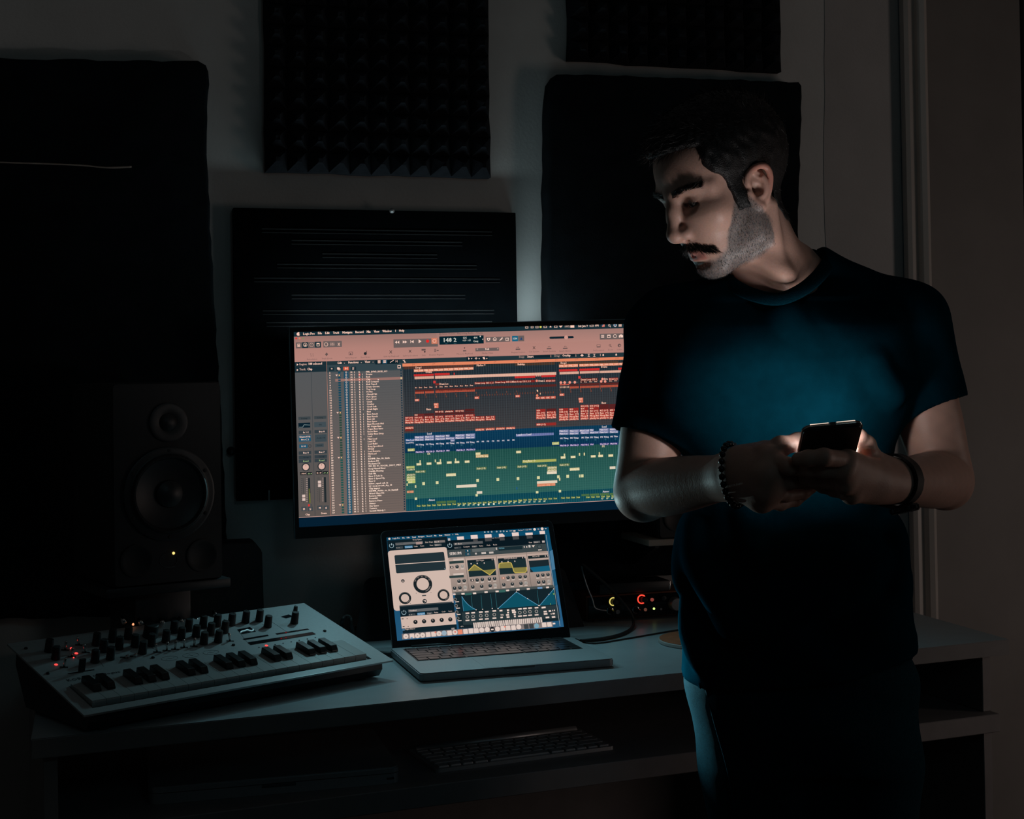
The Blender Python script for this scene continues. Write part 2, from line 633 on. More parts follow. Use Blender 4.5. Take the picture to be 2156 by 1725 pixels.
def front_pt(px, py, back=0.0):
    """point on the vertical plane of the desk front, set back by `back`"""
    p0 = np.array([FL[0] + nd[0] * back, FL[1] + nd[1] * back, 0])
    return on_plane(px, py, p0, np.array([nd[0], nd[1], 0]))


# tray shelf
zt = float(front_pt(1000, 1642)[2]); zt0 = float(front_pt(1000, 1687)[2])
tr = front_pt(2105, 1492)
tl = front_pt(86, 1740)
dj = desk


def slab(name, ua, ub, v0, v1, z0, z1, mt, bevel=0.0012):
    """board along the desk front: u along the front edge, v into the desk"""
    bm = bm_new()
    pts = []
    for u, v in ((ua, v0), (ub, v0), (ub, v1), (ua, v1)):
        q = FL + ed * u + nd * v
        pts.append(dl(q))
    add_prism(bm, pts, z0, z1)
    bmesh.ops.recalc_face_normals(bm, faces=bm.faces[:])
    bmesh.ops.bevel(bm, geom=bm.edges[:], offset=bevel, segments=1, affect='EDGES')
    return mesh_obj(name, bm, mt, desk)


def uof(p): return float(np.dot(np.array(p[:2]) - FL, ed))


L = float(np.linalg.norm(FR - FL))
uR = uof(tr)
slab('keyboard_shelf', 0.035, uR, 0.0, 0.40, zt0, zt, M['desk_dark'])
slab('side_panel', 0.016, 0.034, 0.02, 0.40, 0.0, ZD - 0.0262, M['desk_dark'])
sp_u = uof(front_pt(2087, 1460, 0.02))
slab('side_panel', sp_u - 0.018, sp_u, 0.02, 0.40, zt + 0.0002, ZD - 0.0262, M['desk_dark'])
slab('side_panel', sp_u - 0.018, sp_u, 0.02, 0.40, 0.0, zt0 - 0.0002, M['desk_dark'])
slab('back_panel', 0.036, sp_u - 0.002, 0.405, 0.42, 0.02, ZD - 0.0262, M['desk_dark'])
ZT = zt
# ================================================================== screens
def cA(x, y): return 840 + x / 7.842, 680 + y / 7.842
def cB(x, y): return 1080 + x / 7.5, 670 + y / 7.5
def cC(x, y): return 840 + x / 8.215, 880 + y / 8.215
def cD(x, y): return 1080 + x / 8.213, 870 + y / 8.213
def c3(x, y): return 600 + x / 3.75, 660 + y / 3.75
def c4(x, y): return 940 + x / 3.75, 660 + y / 3.75
def cT(x, y): return 610 + x / 11.347, 670 + y / 11.347


class Screen:
    """a lit display: everything shown on it is flat print on its own plane (u to the right, v up, metres)"""
    def __init__(self, c, M3):
        self.c = np.array(c); self.M3 = M3
        self.V = []; self.F = []; self.C = []

    def uv(self, px, py):
        p = on_plane(px, py, self.c, self.M3[:, 1])
        q = self.M3.T @ (p - self.c)
        return q[0], q[2]

    def quad(self, pts, col, layer, cols=None):
        k = len(self.V)
        for p in pts:
            self.V.append((p[0], -0.00004 * layer, p[1]))
        self.F.append(tuple(range(k, k + len(pts))))
        self.C.append(cols if cols else [col] * len(pts))

    def rect(self, a, b, col, layer=2, col2=None, horiz=False):
        """a, b: photograph positions of the top left and bottom right corner; col2: colour at the far side"""
        u0, v0 = self.uv(*a); u1, v1 = self.uv(*b)
        self.rect_uv(u0, v0, u1, v1, col, layer, col2, horiz)

    def rect_uv(self, u0, v0, u1, v1, col, layer=2, col2=None, horiz=False):
        c1 = srgb(*col); c2 = srgb(*(col2 or col))
        cs = [c1, c1, c2, c2] if not horiz else [c1, c2, c2, c1]
        self.quad([(u0, v0), (u1, v0), (u1, v1), (u0, v1)], None, layer, cs)

    def poly(self, pts, col, layer=3):
        self.quad([self.uv(*p) for p in pts], srgb(*col), layer)

    def line(self, a, b, w, col, layer=4):
        (u0, v0), (u1, v1) = self.uv(*a), self.uv(*b)
        d = np.array([u1 - u0, v1 - v0]); n = np.array([-d[1], d[0]]) / (np.linalg.norm(d) + 1e-9) * w / 2
        self.quad([(u0 + n[0], v0 + n[1]), (u1 + n[0], v1 + n[1]), (u1 - n[0], v1 - n[1]), (u0 - n[0], v0 - n[1])], srgb(*col), layer)

    def disc(self, p, r, col, layer=4, n=14, ring=0.0, a0=0.0, a1=360.0):
        u, v = self.uv(*p)
        c = srgb(*col)
        if ring <= 0:
            self.quad([(u + r * math.cos(2 * PI * k / n), v + r * math.sin(2 * PI * k / n)) for k in range(n)], c, layer)
            return
        for k in range(n):
            t0 = math.radians(a0 + (a1 - a0) * k / n); t1 = math.radians(a0 + (a1 - a0) * (k + 1) / n)
            self.quad([(u + q * math.cos(t), v + q * math.sin(t)) for q, t in ((r, t0), (r, t1), (r - ring, t1), (r - ring, t0))], c, layer)

    def text(self, s, a, h, col, layer=6, x1=None, bold=0.0, center=False):
        """lettering: a = photograph position of the left end of the baseline, h = capital height (photo px), x1 = photo x of the right end"""
        v, f = text_geo(s)
        if not len(v): return
        u0, v0 = self.uv(*a)
        e = self.uv(a[0], a[1] - h)
        sc = (e[1] - v0) / 0.70
        sx = sc
        w = v[:, 0].max()
        if x1 is not None and w > 0:
            ue, _ = self.uv(x1, a[1] - 0.05 * (x1 - a[0]))
            sx = (ue - u0) / w
        off = -w * sx / 2 if center else 0.0
        c = srgb(*col)
        for du in ((-bold / 2, bold / 2) if bold else (0.0,)):
            k = len(self.V)
            for p in v:
                self.V.append((u0 + off + p[0] * sx + du, -0.00004 * layer, v0 + p[1] * sc))
            for q in f:
                self.F.append(tuple(i + k for i in q))
                self.C.append([c] * len(q))

    def build(self, name, parent, base, strength=1.0, label=None):
        me = bpy.data.meshes.new(name)
        inv = np.array(base)
        V = [tuple(self.M3 @ np.array(p) + self.c - inv) for p in self.V]
        me.from_pydata(V, [], self.F)
        at = me.color_attributes.new('Col', 'FLOAT_COLOR', 'CORNER')
        flat = [x for cs in self.C for c in cs for x in c]
        at.data.foreach_set('color', flat)
        me.materials.append(attr_emat(name + '_light', strength))
        o = bpy.data.objects.new(name, me)
        COL.objects.link(o)
        o.parent = parent
        if label: o['label'] = label
        return o


# ------------------------------------------------------------------ the wide monitor
MC = np.array([0.6326, 2.440, 1.2074 - 0.05]); MM = rotm(-0.052, 0.0357, -0.0165)
MW, MH = 0.597, 0.336
mbase = np.array([0.655, 2.478, ZD])
mon = thing('computer_monitor', mbase, 'large flat monitor showing a music arrangement, behind the open laptop', 'monitor')


def mloc(M3, c, base): return mat4(M3, np.array(c) - base)


T = mloc(MM, MC, mbase)
bm = bm_new()
add_box(bm, -MW / 2 - 0.0075, 0.001, -MH / 2 - 0.020, MW / 2 + 0.0075, 0.020, MH / 2 + 0.0085, 0.003, 2, T)
mesh_obj('housing', bm, M['plastic'], mon, smooth=True, angle=35)
bm = bm_new()
add_box(bm, -0.20, 0.019, -0.12, 0.20, 0.048, 0.12, 0.01, 2, T)
mesh_obj('rear_cover', bm, M['plastic'], mon, smooth=True, angle=35)
# bezel: four strips proud of the glass, thin lit rim
bm = bm_new()
W2, H2 = MW / 2, MH / 2
add_box(bm, -W2 - 0.0073, -0.001, -H2 - 0.0198, -W2, 0.002, H2 + 0.0083, 0, 1, T)
add_box(bm, W2, -0.001, -H2 - 0.0198, W2 + 0.0073, 0.002, H2 + 0.0083, 0, 1, T)
add_box(bm, -W2, -0.001, H2, W2, 0.002, H2 + 0.0083, 0, 1, T)
add_box(bm, -W2, -0.001, -H2 - 0.0198, W2, 0.002, -H2, 0, 1, T)
mesh_obj('bezel', bm, M['plastic'], mon)
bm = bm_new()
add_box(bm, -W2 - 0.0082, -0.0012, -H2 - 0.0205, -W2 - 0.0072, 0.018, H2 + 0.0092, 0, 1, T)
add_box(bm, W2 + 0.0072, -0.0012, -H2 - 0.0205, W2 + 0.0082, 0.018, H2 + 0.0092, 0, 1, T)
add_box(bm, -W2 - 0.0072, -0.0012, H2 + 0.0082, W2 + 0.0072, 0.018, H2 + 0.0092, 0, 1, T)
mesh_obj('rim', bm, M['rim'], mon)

S = Screen(MC, MM)
WH = (236, 196, 176); WT = (250, 205, 185); DK = (28, 44, 52)
uL, vT = -W2, H2
# desktop behind the window
S.rect_uv(-W2, H2, W2, -H2, (6, 34, 54), 0, (5, 30, 48))
# window parts, colours as the display shows them
b0 = S.uv(*c3(115, 1612))[1]
S.rect((618, 700), (1318, 690.5), (22, 42, 50), 1)
ytool = S.uv(*c3(70, 184))[1]
S.rect_uv(-W2, H2, W2, ytool, (24, 46, 54), 1)
ymenu = S.uv(*c3(335, 378))[1]
ymid = (ytool + ymenu) / 2
S.rect_uv(-W2, ytool, -0.05, ymid, (152, 116, 108), 1, (176, 128, 118)); S.rect_uv(-0.05, ytool, W2, ymid, (158, 120, 112), 1, (178, 130, 120))
S.rect_uv(-W2, ymid, W2, ymenu, (176, 128, 118), 1, (182, 132, 122))
yhead = S.uv(*c3(340, 408))[1]
S.rect_uv(-W2, ymenu, W2, b0, (34, 52, 58), 1)
# inspector column
uI = S.uv(*c3(333, 500))[0]
S.rect_uv(-W2, S.uv(*c3(80, 468))[1], uI - 0.0006, b0, (84, 86, 88), 2, (92, 84, 80))
S.rect_uv(uI - 0.0006, ymenu, uI + 0.0002, b0, (170, 120, 105), 3)
S.rect_uv(-W2, ymenu, uI - 0.0008, S.uv(*c3(80, 420))[1], (26, 44, 52), 3)
S.rect_uv(-W2, S.uv(*c3(80, 424))[1], uI - 0.0008, S.uv(*c3(80, 466))[1], (26, 44, 52), 3)
S.rect_uv(S.uv(*c3(205, 470))[0], S.uv(*c3(205, 470))[1], S.uv(*c3(205, 470))[0] + 0.0008, b0, (60, 66, 70), 4)
# track header column
uT0, vT0 = S.uv(*c3(340, 466)); uT1 = S.uv(*c3(935, 700))[0]
S.rect_uv(uI + 0.0004, vT0, uT1, b0, (84, 86, 88), 2, (112, 98, 92))
# arrangement
vA = S.uv(*c3(935, 445))[1]
uW = W2
vMid = S.uv(*cC(120, 268))[1]; vGreen = S.uv(*cC(1330, 555))[1]; vBl2 = S.uv(*cC(1330, 1345))[1]
S.rect_uv(uT1, vA, uW, vMid, (30, 42, 50), 2, (62, 60, 62))
S.rect_uv(uT1, vMid, uW, vGreen, (10, 56, 84), 3, (8, 48, 76))
S.rect_uv(uT1, vGreen, uW, vBl2, (30, 76, 70), 3, (46, 96, 90))
S.rect_uv(uT1, vBl2, uW, b0, (10, 66, 80), 3, (14, 74, 88))
S.rect_uv(-W2, b0 + 0.0004, W2, b0 - 0.0006, (190, 150, 140), 5)
# ruler
S.rect(cA(72, 672), cB(1778, 655), (222, 128, 92), 4)
rv0 = S.uv(*cA(72, 672))[1]; rv1 = S.uv(*cA(72, 722))[1]
S.rect_uv(uT1, rv0, uW, rv1, (226, 132, 96), 5)
S.rect_uv(uT1, rv1, uW, S.uv(*cA(80, 765))[1], (36, 44, 46), 4)
S.rect(cA(80, 722), cA(1235, 732), (74, 46, 38), 5); S.rect(cA(240, 722), cA(1235, 728), (92, 54, 44), 5)
S.rect(cB(30, 715), cB(662, 735), (72, 52, 40), 5); S.rect(cB(725, 705), cB(1660, 722), (76, 56, 42), 5)
# grid
ug0 = S.uv(*cA(130, 900))[0]; ug1 = S.uv(*cA(1235, 900))[0]
ndiv = 26.3
stp = (S.uv(*cA(1235, 900))[0] - S.uv(*cA(245, 900))[0]) / 24.0
u = S.uv(*cA(245, 900))[0]
while u > uT1 + stp: u -= stp
k = 0
while u < uW - 0.001:
    w = 0.00030
    for (va, vb, cc) in ((rv1, vMid, (72, 84, 90)), (vMid, vGreen, (40, 84, 104)), (vGreen, vBl2, (70, 116, 108)), (vBl2, b0, (56, 108, 112))):
        S.rect_uv(u, va, u + w, vb, cc, 6)
    u += stp
rowh = (S.uv(*c3(640, 462))[1] - S.uv(*c3(670, 1560))[1]) / 56.0
v0r = S.uv(*c3(640, 462))[1] + rowh * 0.5
for i in range(57):
    v = v0r - i * rowh
    if v < b0: break
    S.rect_uv(uT1, v + 0.00012, uW, v - 0.00012, (20, 30, 36) if v > vMid else ((8, 44, 66) if v > vGreen else (22, 62, 60)), 4)
    S.rect_uv(S.uv(*c3(640, 462))[0], v + 0.00012, uT1, v - 0.00012, (74, 74, 76), 4)
names = ['PML_DPV3_KICK_019', 'Drums', 'Kick', 'Clap', 'Kick Lowpass', 'Kick Tuned', 'Drum Groove', 'Top Loop', 'Hi Hat', 'Closed Hat', 'Perc Space', 'Perc Front', 'Crash', 'Crashes', 'Crash Left', 'Crash Right', 'Bass', 'Bass Attack', 'Bass Knock', 'Bass sub', 'Bass Space', 'Bass Moorish Mid', 'M1 Organ Bass', 'Organ Bass Intro', 'Reese Bass', 'Guitar Bass Dirty', 'Lead', 'Main Lead', 'Lead FX', 'Lead Build', 'Korg Speedsteel', 'Virtual', 'Lead Reverse', 'Mid Lead', 'FX', 'KSHMR_Fire_06_Sizzle', 'Badness FX', 'Mechanic FX', '789_FH_V1_VOCAL_SHOT_WET', 'Korg Manual Riser', 'Crackle Floating', 'Stab Hit', 'Riser 1 Fade In', 'Riser 1 Speed Up', 'Riser 2', 'kshmr_squad_sub_fx', 'LZ_vocal_breath_dry_13', 'Clap Impact', 'KSHMR_Ambie...re_06_Rainfall', 'Weird Glass Hit', 'Reverse WN', 'Downfall', 'Reverse Piano', 'Atmos', 'Arp Space', 'Texture', 'Second Melody 1']
folders = {1: 1, 16: 1, 26: 1, 34: 1, 53: 1}
uNum = S.uv(*c3(350, 500))[0]; uIcon = S.uv(*c3(430, 520))[0]; uCirc = S.uv(*c3(484, 520))[0]
cols = [S.uv(*c3(x, 520))[0] for x in (521, 548, 585, 612)]
uName = S.uv(*c3(640, 520))[0]
S.rect_uv(uCirc - 0.0042, vT0, uCirc + 0.0042, b0, (30, 74, 98), 3, (40, 84, 104))
S.rect_uv(cols[0] - 0.003, vT0, cols[0] - 0.0026, b0, (60, 64, 66), 4)
S.rect_uv(cols[2] + 0.004, vT0, cols[2] + 0.0044, b0, (60, 64, 66), 4)


def text_uv(s, u, v, h, col, bold=0.0, layer=7, wide=1.0):
    vv, f = text_geo(s)
    if not len(vv): return
    sc = h / 0.70
    c = srgb(*col)
    for du in ((-bold / 2, bold / 2) if bold else (0.0,)):
        k = len(S.V)
        for p in vv:
            S.V.append((u + p[0] * sc * wide + du, -0.00004 * layer, v + p[1] * sc))
        for q in f:
            S.F.append(tuple(i + k for i in q)); S.C.append([c] * len(q))


for i, nm in enumerate(names):
    v = v0r - (i + 0.82) * rowh
    if i == 3:
        S.rect_uv(uT0 + 0.012, v0r - i * rowh, uT1, v0r - (i + 1) * rowh, (150, 112, 104), 5)
        S.rect_uv(S.uv(*c3(918, 520))[0] - 0.0012, v0r - (i + .2) * rowh, S.uv(*c3(918, 520))[0] + 0.0012, v0r - (i + .8) * rowh, (220, 210, 150), 8)
    cw = (250, 208, 188) if i < 34 else (250, 218, 200)
    text_uv(nm, uName, v, rowh * 0.66, cw, 0.00035, 7, 0.98)
    text_uv(str(i + 3), uNum - (0.001 if i > 6 else 0), v, rowh * 0.66, cw, 0.0003)
    S.rect_uv(uIcon - 0.0022, v0r - (i + .2) * rowh, uIcon + 0.0022, v0r - (i + .85) * rowh, (16, 70, 90) if i < 16 else ((40, 70, 60) if i < 34 else (30, 84, 78)), 6)
    uu = uCirc
    S.quad([(uu + 0.0017 * math.cos(t * PI / 5), v + rowh * .33 + 0.0017 * math.sin(t * PI / 5)) for t in range(10)], srgb(196, 176, 166), 6)
    S.quad([(uu + 0.0008 * math.cos(t * PI / 4), v + rowh * .33 + 0.0008 * math.sin(t * PI / 4)) for t in range(8)], srgb(30, 74, 98), 7)
    for c_, s_ in zip(cols, 'MSRI'):
        if s_ == 'R' and i in (1, 3):
            S.rect_uv(c_ - 0.0006, v0r - (i + .1) * rowh, c_ + 0.0024, v0r - (i + .95) * rowh, (226, 60, 60), 6)
        if s_ == 'I' and (i in (0, 16, 26) or (i > 27 and i < 32)): continue
        text_uv(s_, c_ - 0.0006, v, rowh * 0.66, cw, 0.0003)
    if i in folders:
        S.quad([(uT0 + 0.0125, v0r - (i + .2) * rowh), (uT0 + 0.0168, v0r - (i + .2) * rowh), (uT0 + 0.01465, v0r - (i + .9) * rowh)], srgb(240, 196, 180), 7)
        S.rect_uv(uIcon - 0.0011, v0r - (i + .3) * rowh, uIcon + 0.0009, v0r - (i + .75) * rowh, (240, 190, 120), 8)
    ud = S.uv(*c3(918, 520))[0]
    if i != 3:
        S.rect_uv(ud - 0.0012, v0r - (i + .2) * rowh, ud + 0.0012, v0r - (i + .78) * rowh, (22, 50, 66), 6)
# mouse pointer over the track list
S.poly([cT(2105, 1450), cT(2130, 1475), cT(2105, 1490)], (250, 230, 220), 9)

# menu bar
S.disc(cT(205, 382), 0.0030, (250, 200, 182), 6); S.disc(cT(216, 350), 0.0010, (250, 200, 182), 6)
S.disc(cT(237, 378), 0.0011, (24, 46, 54), 7)
for s_, x, y, x1 in (('Logic Pro', 318, 402, 597), ('File', 672, 388, 770), ('Edit', 845, 384, 952), ('Track', 1033, 378, 1180), ('Navigate', 1258, 370, 1497), ('Record', 1568, 360, 1760), ('Mix', 1838, 352, 1930), ('View', 2012, 346, 2140)):
    a = cT(x, y); S.text(s_, a, 5.0, WT, 6, cT(x1, y)[0], 0.0004)
for s_, x, y, x1 in (('Window', 770, 150, 842), ('1', 867, 147, 874), ('Help', 900, 145, 942)):
    S.text(s_, c3(x, y), 5.0, WT, 6, c3(x1, y)[0], 0.0004)
S.text('100%', cB(812, 148), 5.0, WT, 6, cB(895, 0)[0]); S.rect(cB(905, 112), cB(968, 150), WT, 6)
S.text('Sat Jan 9  6:21 PM', cB(1028, 142), 5.0, WT, 6, cB(1350, 0)[0], 0.0003)
for x, y, w_ in ((192, 146, 50), (280, 142, 44), (355, 141, 48), (482, 137, 56), (648, 134, 54)):
    S.rect(cB(x, y - 18), cB(x + w_, y + 18), (200, 166, 150), 6)
    S.rect(cB(x + 12, y - 8), cB(x + w_ - 12, y + 8), (24, 46, 54), 7)
S.disc(cB(436, 140), 0.0020, (214, 206, 96), 6)
S.poly([cB(575, 145), cB(592, 118), cB(610, 145)], WT, 6)
S.poly([cB(724, 122), cB(784, 118), cB(755, 152)], WT, 6)
S.rect(cB(1405, 102), cB(1448, 136), (226, 130, 110), 6); S.rect(cB(1405, 102), cB(1424, 118), (60, 96, 130), 7)
S.disc(cB(1520, 115), 0.0020, WT, 6, 12, 0.0007); S.line(cB(1530, 125), cB(1545, 142), 0.0009, WT, 6)
S.disc(cB(1613, 112), 0.0031, (210, 190, 190), 6); S.disc(cB(1613, 112), 0.0018, (60, 110, 140), 7)
for q in range(3): S.rect(cB(1668, 100 + q * 13), cB(1716, 107 + q * 13), WT, 6)

# window buttons and tool bar
for x, cc in ((155, (226, 48, 44)), (236, (214, 128, 96)), (325, (132, 138, 96))): S.disc(cT(x, 484), 0.0016, cc, 6)
GB = (104, 92, 90)
S.rect(cT(145, 582), cT(748, 708), GB, 4); S.rect(cT(295, 576), cT(440, 712), (24, 48, 56), 5); S.rect(cT(600, 566), cT(748, 700), (24, 48, 56), 5)
S.rect(cT(800, 555), cT(1247, 690), GB, 4)
S.rect(cT(180, 612), cT(250, 690), (214, 172, 156), 6); S.rect(cT(196, 622), cT(234, 634), GB, 7)
S.disc(cT(370, 640), 0.0034, WH, 6, 16, 0.0007); S.poly([cT(350, 670), cT(370, 610), cT(390, 668)], WH, 6)
S.disc(cT(522, 640), 0.0034, (206, 164, 150), 6, 16, 0.0007); S.text('?', cT(508, 664), 4.0, (206, 164, 150), 6)
S.rect(cT(640, 595), cT(715, 672), WH, 6); S.rect(cT(652, 625), cT(703, 660), (24, 48, 56), 7)
S.disc(cT(868, 628), 0.0034, (214, 172, 156), 6, 16, 0.0010)
for q in range(8):
    t = q * PI / 4
    S.line(cT(868 + 38 * math.cos(t), 628 + 38 * math.sin(t)), cT(868 + 50 * math.cos(t), 628 + 50 * math.sin(t)), 0.0008, (214, 172, 156), 6)
for q in (985, 1020, 1055): S.line(cT(q, 585), cT(q, 662), 0.0008, (214, 172, 156), 6); S.rect(cT(q - 12, 610 + (q % 3) * 10), cT(q + 12, 622 + (q % 3) * 10), (214, 172, 156), 7)
S.line(cT(1150, 590), cT(1195, 660), 0.0012, (214, 172, 156), 6); S.line(cT(1200, 588), cT(1150, 660), 0.0012, (214, 172, 156), 6)
# transport
S.rect(c3(856, 206), c3(1208, 262), GB, 4); S.rect(cA(535, 252), cA(636, 345), (206, 124, 98), 5)
TP = (244, 206, 190)
for x in (868, 886): S.poly([c3(x + 16, 216), c3(x + 16, 240), c3(x, 229)], TP, 6)
for x in (930, 946): S.poly([c3(x, 214), c3(x, 238), c3(x + 17, 226)], TP, 6)
S.rect(c3(990, 211), c3(994, 235), TP, 6); S.poly([c3(1016, 211), c3(1016, 235), c3(995, 224)], TP, 6)
S.poly([c3(1055, 206), c3(1055, 236), c3(1078, 221)], TP, 6)
S.disc(cA(472, 302), 0.0028, (222, 40, 40), 6); S.disc(cA(585, 298), 0.0032, (246, 196, 178), 6, 14, 0.0008)
S.rect(cA(665, 232), cA(1400, 340), (6, 34, 44), 5)
S.rect_uv(S.uv(*cA(665, 225))[0], S.uv(*cA(665, 225))[1], S.uv(*cA(1400, 340))[0], S.uv(*cA(665, 362))[1], (6, 34, 44), 5)
S.text('148 2', cA(722, 318), 8.6, (206, 206, 196), 7, cA(948, 0)[0], 0.0005)
S.text('bar', cA(770, 350), 2.2, (60, 110, 120), 7); S.text('beat', cA(905, 346), 2.2, (60, 110, 120), 7)
S.text('125', cA(1052, 264), 4.3, (200, 200, 190), 7, cA(1118, 0)[0], 0.0003); S.text('4/4', cA(1232, 262), 4.3, (200, 200, 190), 7, cA(1293, 0)[0], 0.0003)
S.text('KEEP', cA(1052, 304), 3.0, (200, 200, 190), 7, cA(1115, 0)[0]); S.text('Cmaj', cA(1225, 318), 4.0, (200, 200, 190), 7, cA(1305, 0)[0], 0.0003)
S.text('nB', cA(1135, 304), 4.6, (170, 180, 176), 7); S.disc(cA(1342, 224), 0.0012, (230, 220, 210), 7)
S.poly([cA(1370, 265), cA(1394, 263), cA(1382, 284)], (220, 210, 200), 7)
S.text('Inner Voices - Exporting Audio - Tracks', cA(715, 194), 3.4, (92, 74, 72), 6, cA(1385, 0)[0])
S.rect(cA(668, 165), cA(695, 200), (92, 74, 72), 6); S.rect(cA(674, 172), cA(689, 194), (170, 126, 118), 7)
S.rect(cA(1430, 235), cA(1835, 310), GB, 4)
S.poly([cA(1452, 250), cA(1508, 248), cA(1504, 280), cA(1480, 300), cA(1456, 284)], TP, 6); S.disc(cA(1480, 270), 0.0014, GB, 7)
S.disc(cA(1582, 276), 0.0036, TP, 6, 12, 0.0009, 0, 180); S.rect(cA(1556, 278), cA(1608, 292), TP, 6)
S.line(cA(1660, 295), cA(1708, 240), 0.0012, TP, 6); S.line(cA(1680, 285), cA(1712, 255), 0.0008, TP, 6)
S.rect(cA(1758, 248), cA(1812, 294), TP, 6); S.rect(cA(1766, 256), cA(1804, 286), GB, 7); S.text('1', cA(1778, 284), 3.4, TP, 8)
S.rect(cA(1866, 216), cA(1967, 305), (26, 98, 124), 5); S.text('1234', cA(1880, 275), 3.8, (210, 214, 210), 7, cA(1950, 0)[0], 0.0003)
S.rect(cB(82, 278), cB(178, 365), GB, 4); S.poly([cB(112, 345), cB(130, 298), cB(150, 342)], (30, 66, 112), 6)
S.rect(cB(590, 293), cB(945, 318), (14, 36, 46), 5); S.disc(cB(590, 310), 0.0018, (14, 36, 46), 5); S.disc(cB(945, 302), 0.0018, (14, 36, 46), 5)
S.disc(cB(840, 305), 0.0036, (204, 150, 138), 6)
S.rect(cB(1370, 250), cB(1752, 330), GB, 4)
for q in range(4): S.rect(cB(1392, 265 + q * 13), cB(1440, 271 + q * 13), TP, 6)
S.rect(cB(1488, 262), cB(1540, 312), TP, 6); S.rect(cB(1496, 280), cB(1530, 304), GB, 7)
S.disc(cB(1610, 285), 0.0034, TP, 6, 14, 0.0009)
S.poly([cB(1672, 308), cB(1672, 275), cB(1705, 255), cB(1738, 272), cB(1738, 305)], TP, 6); S.rect(cB(1690, 285), cB(1698, 306), GB, 7)
# tool labels
TL = (100, 80, 78)
for s_, a, x1 in (('Articulation', cT(405, 1000), cT(655, 0)[0]), ('Track Zoom', cT(762, 985), cT(1015, 0)[0]), ('Note Repeat', cT(1330, 966), cT(1600, 0)[0]), ('Spot Erase', cT(1695, 952), cT(1925, 0)[0]),
                  ('Split by Playhead', c3(778, 346), c3(900, 0)[0]), ('Split by Locators', cA(65, 555), cA(312, 0)[0]), ('Join', cA(380, 545), cA(437, 0)[0]), ('Bounce Regions', cA(502, 540), cA(738, 0)[0]),
                  ('Move to Playhead', cA(952, 525), cA(1215, 0)[0]), ('Nudge Value', cA(1368, 512), cA(1552, 0)[0]), ('Repeat Section', c4(513, 314), c4(620, 0)[0]), ('Cut Section', cB(250, 542), cB(415, 0)[0]),
                  ('Insert Section', cB(478, 538), cB(672, 0)[0]), ('Insert Silence', cB(730, 532), cB(922, 0)[0]), ('Set Locators', cB(1266, 520), cB(1440, 0)[0]), ('Zoom', cB(1500, 512), cB(1578, 0)[0]), ('Colors', cB(1640, 508), cB(1724, 0)[0])):
    S.text(s_, a, 3.0, TL, 6, x1)
IC = (98, 80, 78); ID = (30, 36, 40)
for x, y in ((490, 850), (545, 850), (500, 895), (550, 895)): S.rect(cT(x, y), cT(x + 22, y + 14), IC, 6)
S.poly([cT(842, 868), cT(880, 822), cT(918, 862), cT(880, 908)], IC, 6)
S.rect(cT(1410, 805), cT(1508, 882), IC, 6); S.rect(cT(1422, 815), cT(1496, 872), (180, 130, 120), 7); S.disc(cT(1455, 856), 0.0011, ID, 8)
S.disc(cT(1805, 848), 0.0026, ID, 6); S.line(cT(1828, 848), cT(1836, 785), 0.0009, ID, 6)
for a in (c3(835, 305), cA(183, 468), cB(332, 468)):
    S.line((a[0] - 2.6, a[1] - 3), (a[0] + 2.6, a[1] + 3), 0.0008, ID, 6); S.line((a[0] + 2.6, a[1] - 3), (a[0] - 2.6, a[1] + 3), 0.0008, ID, 6)
S.rect(cA(372, 432), cA(440, 458), IC, 6); S.disc(cA(426, 478), 0.0014, ID, 7)
for q in range(3): S.rect(cA(582, 432 + q * 18), cA(612, 442 + q * 18), IC, 6)
S.rect(cA(622, 448), cA(655, 464), IC, 6)
S.poly([cA(1072, 408), cA(1095, 406), cA(1083, 430)], ID, 6); S.rect(cA(1058, 452), cA(1110, 470), IC, 6)
S.rect(cA(1262, 418), cA(1652, 460), GB, 4); S.text('Tick', cA(1420, 448), 4.2, (246, 206, 190), 6, cA(1490, 0)[0], 0.0004); S.text('<', cA(1280, 450), 4, TP, 6); S.text('>', cA(1618, 442), 4, TP, 6)
for x, y in ((78, 478), (570, 468), (825, 464)): S.rect(cB(x - 36, y + 6), cB(x + 36, y + 22), IC, 6); S.rect(cB(x - 18, y - 22), cB(x + 18, y - 4), IC, 6); S.rect(cB(x - 12, y - 16), cB(x + 12, y - 4), (180, 130, 120), 7)
S.rect(cB(1322, 418), cB(1382, 462), IC, 6); S.rect(cB(1328, 424), cB(1376, 446), (180, 130, 120), 7)
S.disc(cB(1532, 428), 0.0020, ID, 6, 12, 0.0006); S.line(cB(1542, 440), cB(1556, 458), 0.0009, ID, 6)
S.disc(cB(1680, 432), 0.0032, IC, 6); S.disc(cB(1686, 436), 0.0013, (180, 130, 120), 7)
# local menu strip
MT = (246, 202, 184)
S.text('Region:', cT(230, 1128), 4.6, (196, 160, 148), 6, cT(415, 0)[0], 0.0003); S.text('188 selected', cT(442, 1118), 4.8, MT, 6, cT(770, 0)[0], 0.0004)
S.text('Track:', cT(232, 1250), 4.6, (196, 160, 148), 6, cT(385, 0)[0], 0.0003); S.text('Clap', cT(418, 1245), 4.8, MT, 6, cT(540, 0)[0], 0.0004)
for y in (1112, 1240): S.poly([cT(168, y - 26), cT(168, y + 26), cT(208, y)], MT, 6)
for s_, x, y, x1 in (('Edit', 1145, 1098, 1245), ('Functions', 1398, 1085, 1645), ('View', 1795, 1070, 1920)): S.text(s_, cT(x, y), 4.8, MT, 6, cT(x1, 0)[0], 0.0004)
for x, y in ((1307, 1075), (1710, 1062), (1990, 1052)): S.poly([cT(x - 16, y - 6), cT(x + 16, y - 8), cT(x, y + 14)], (190, 160, 150), 6)
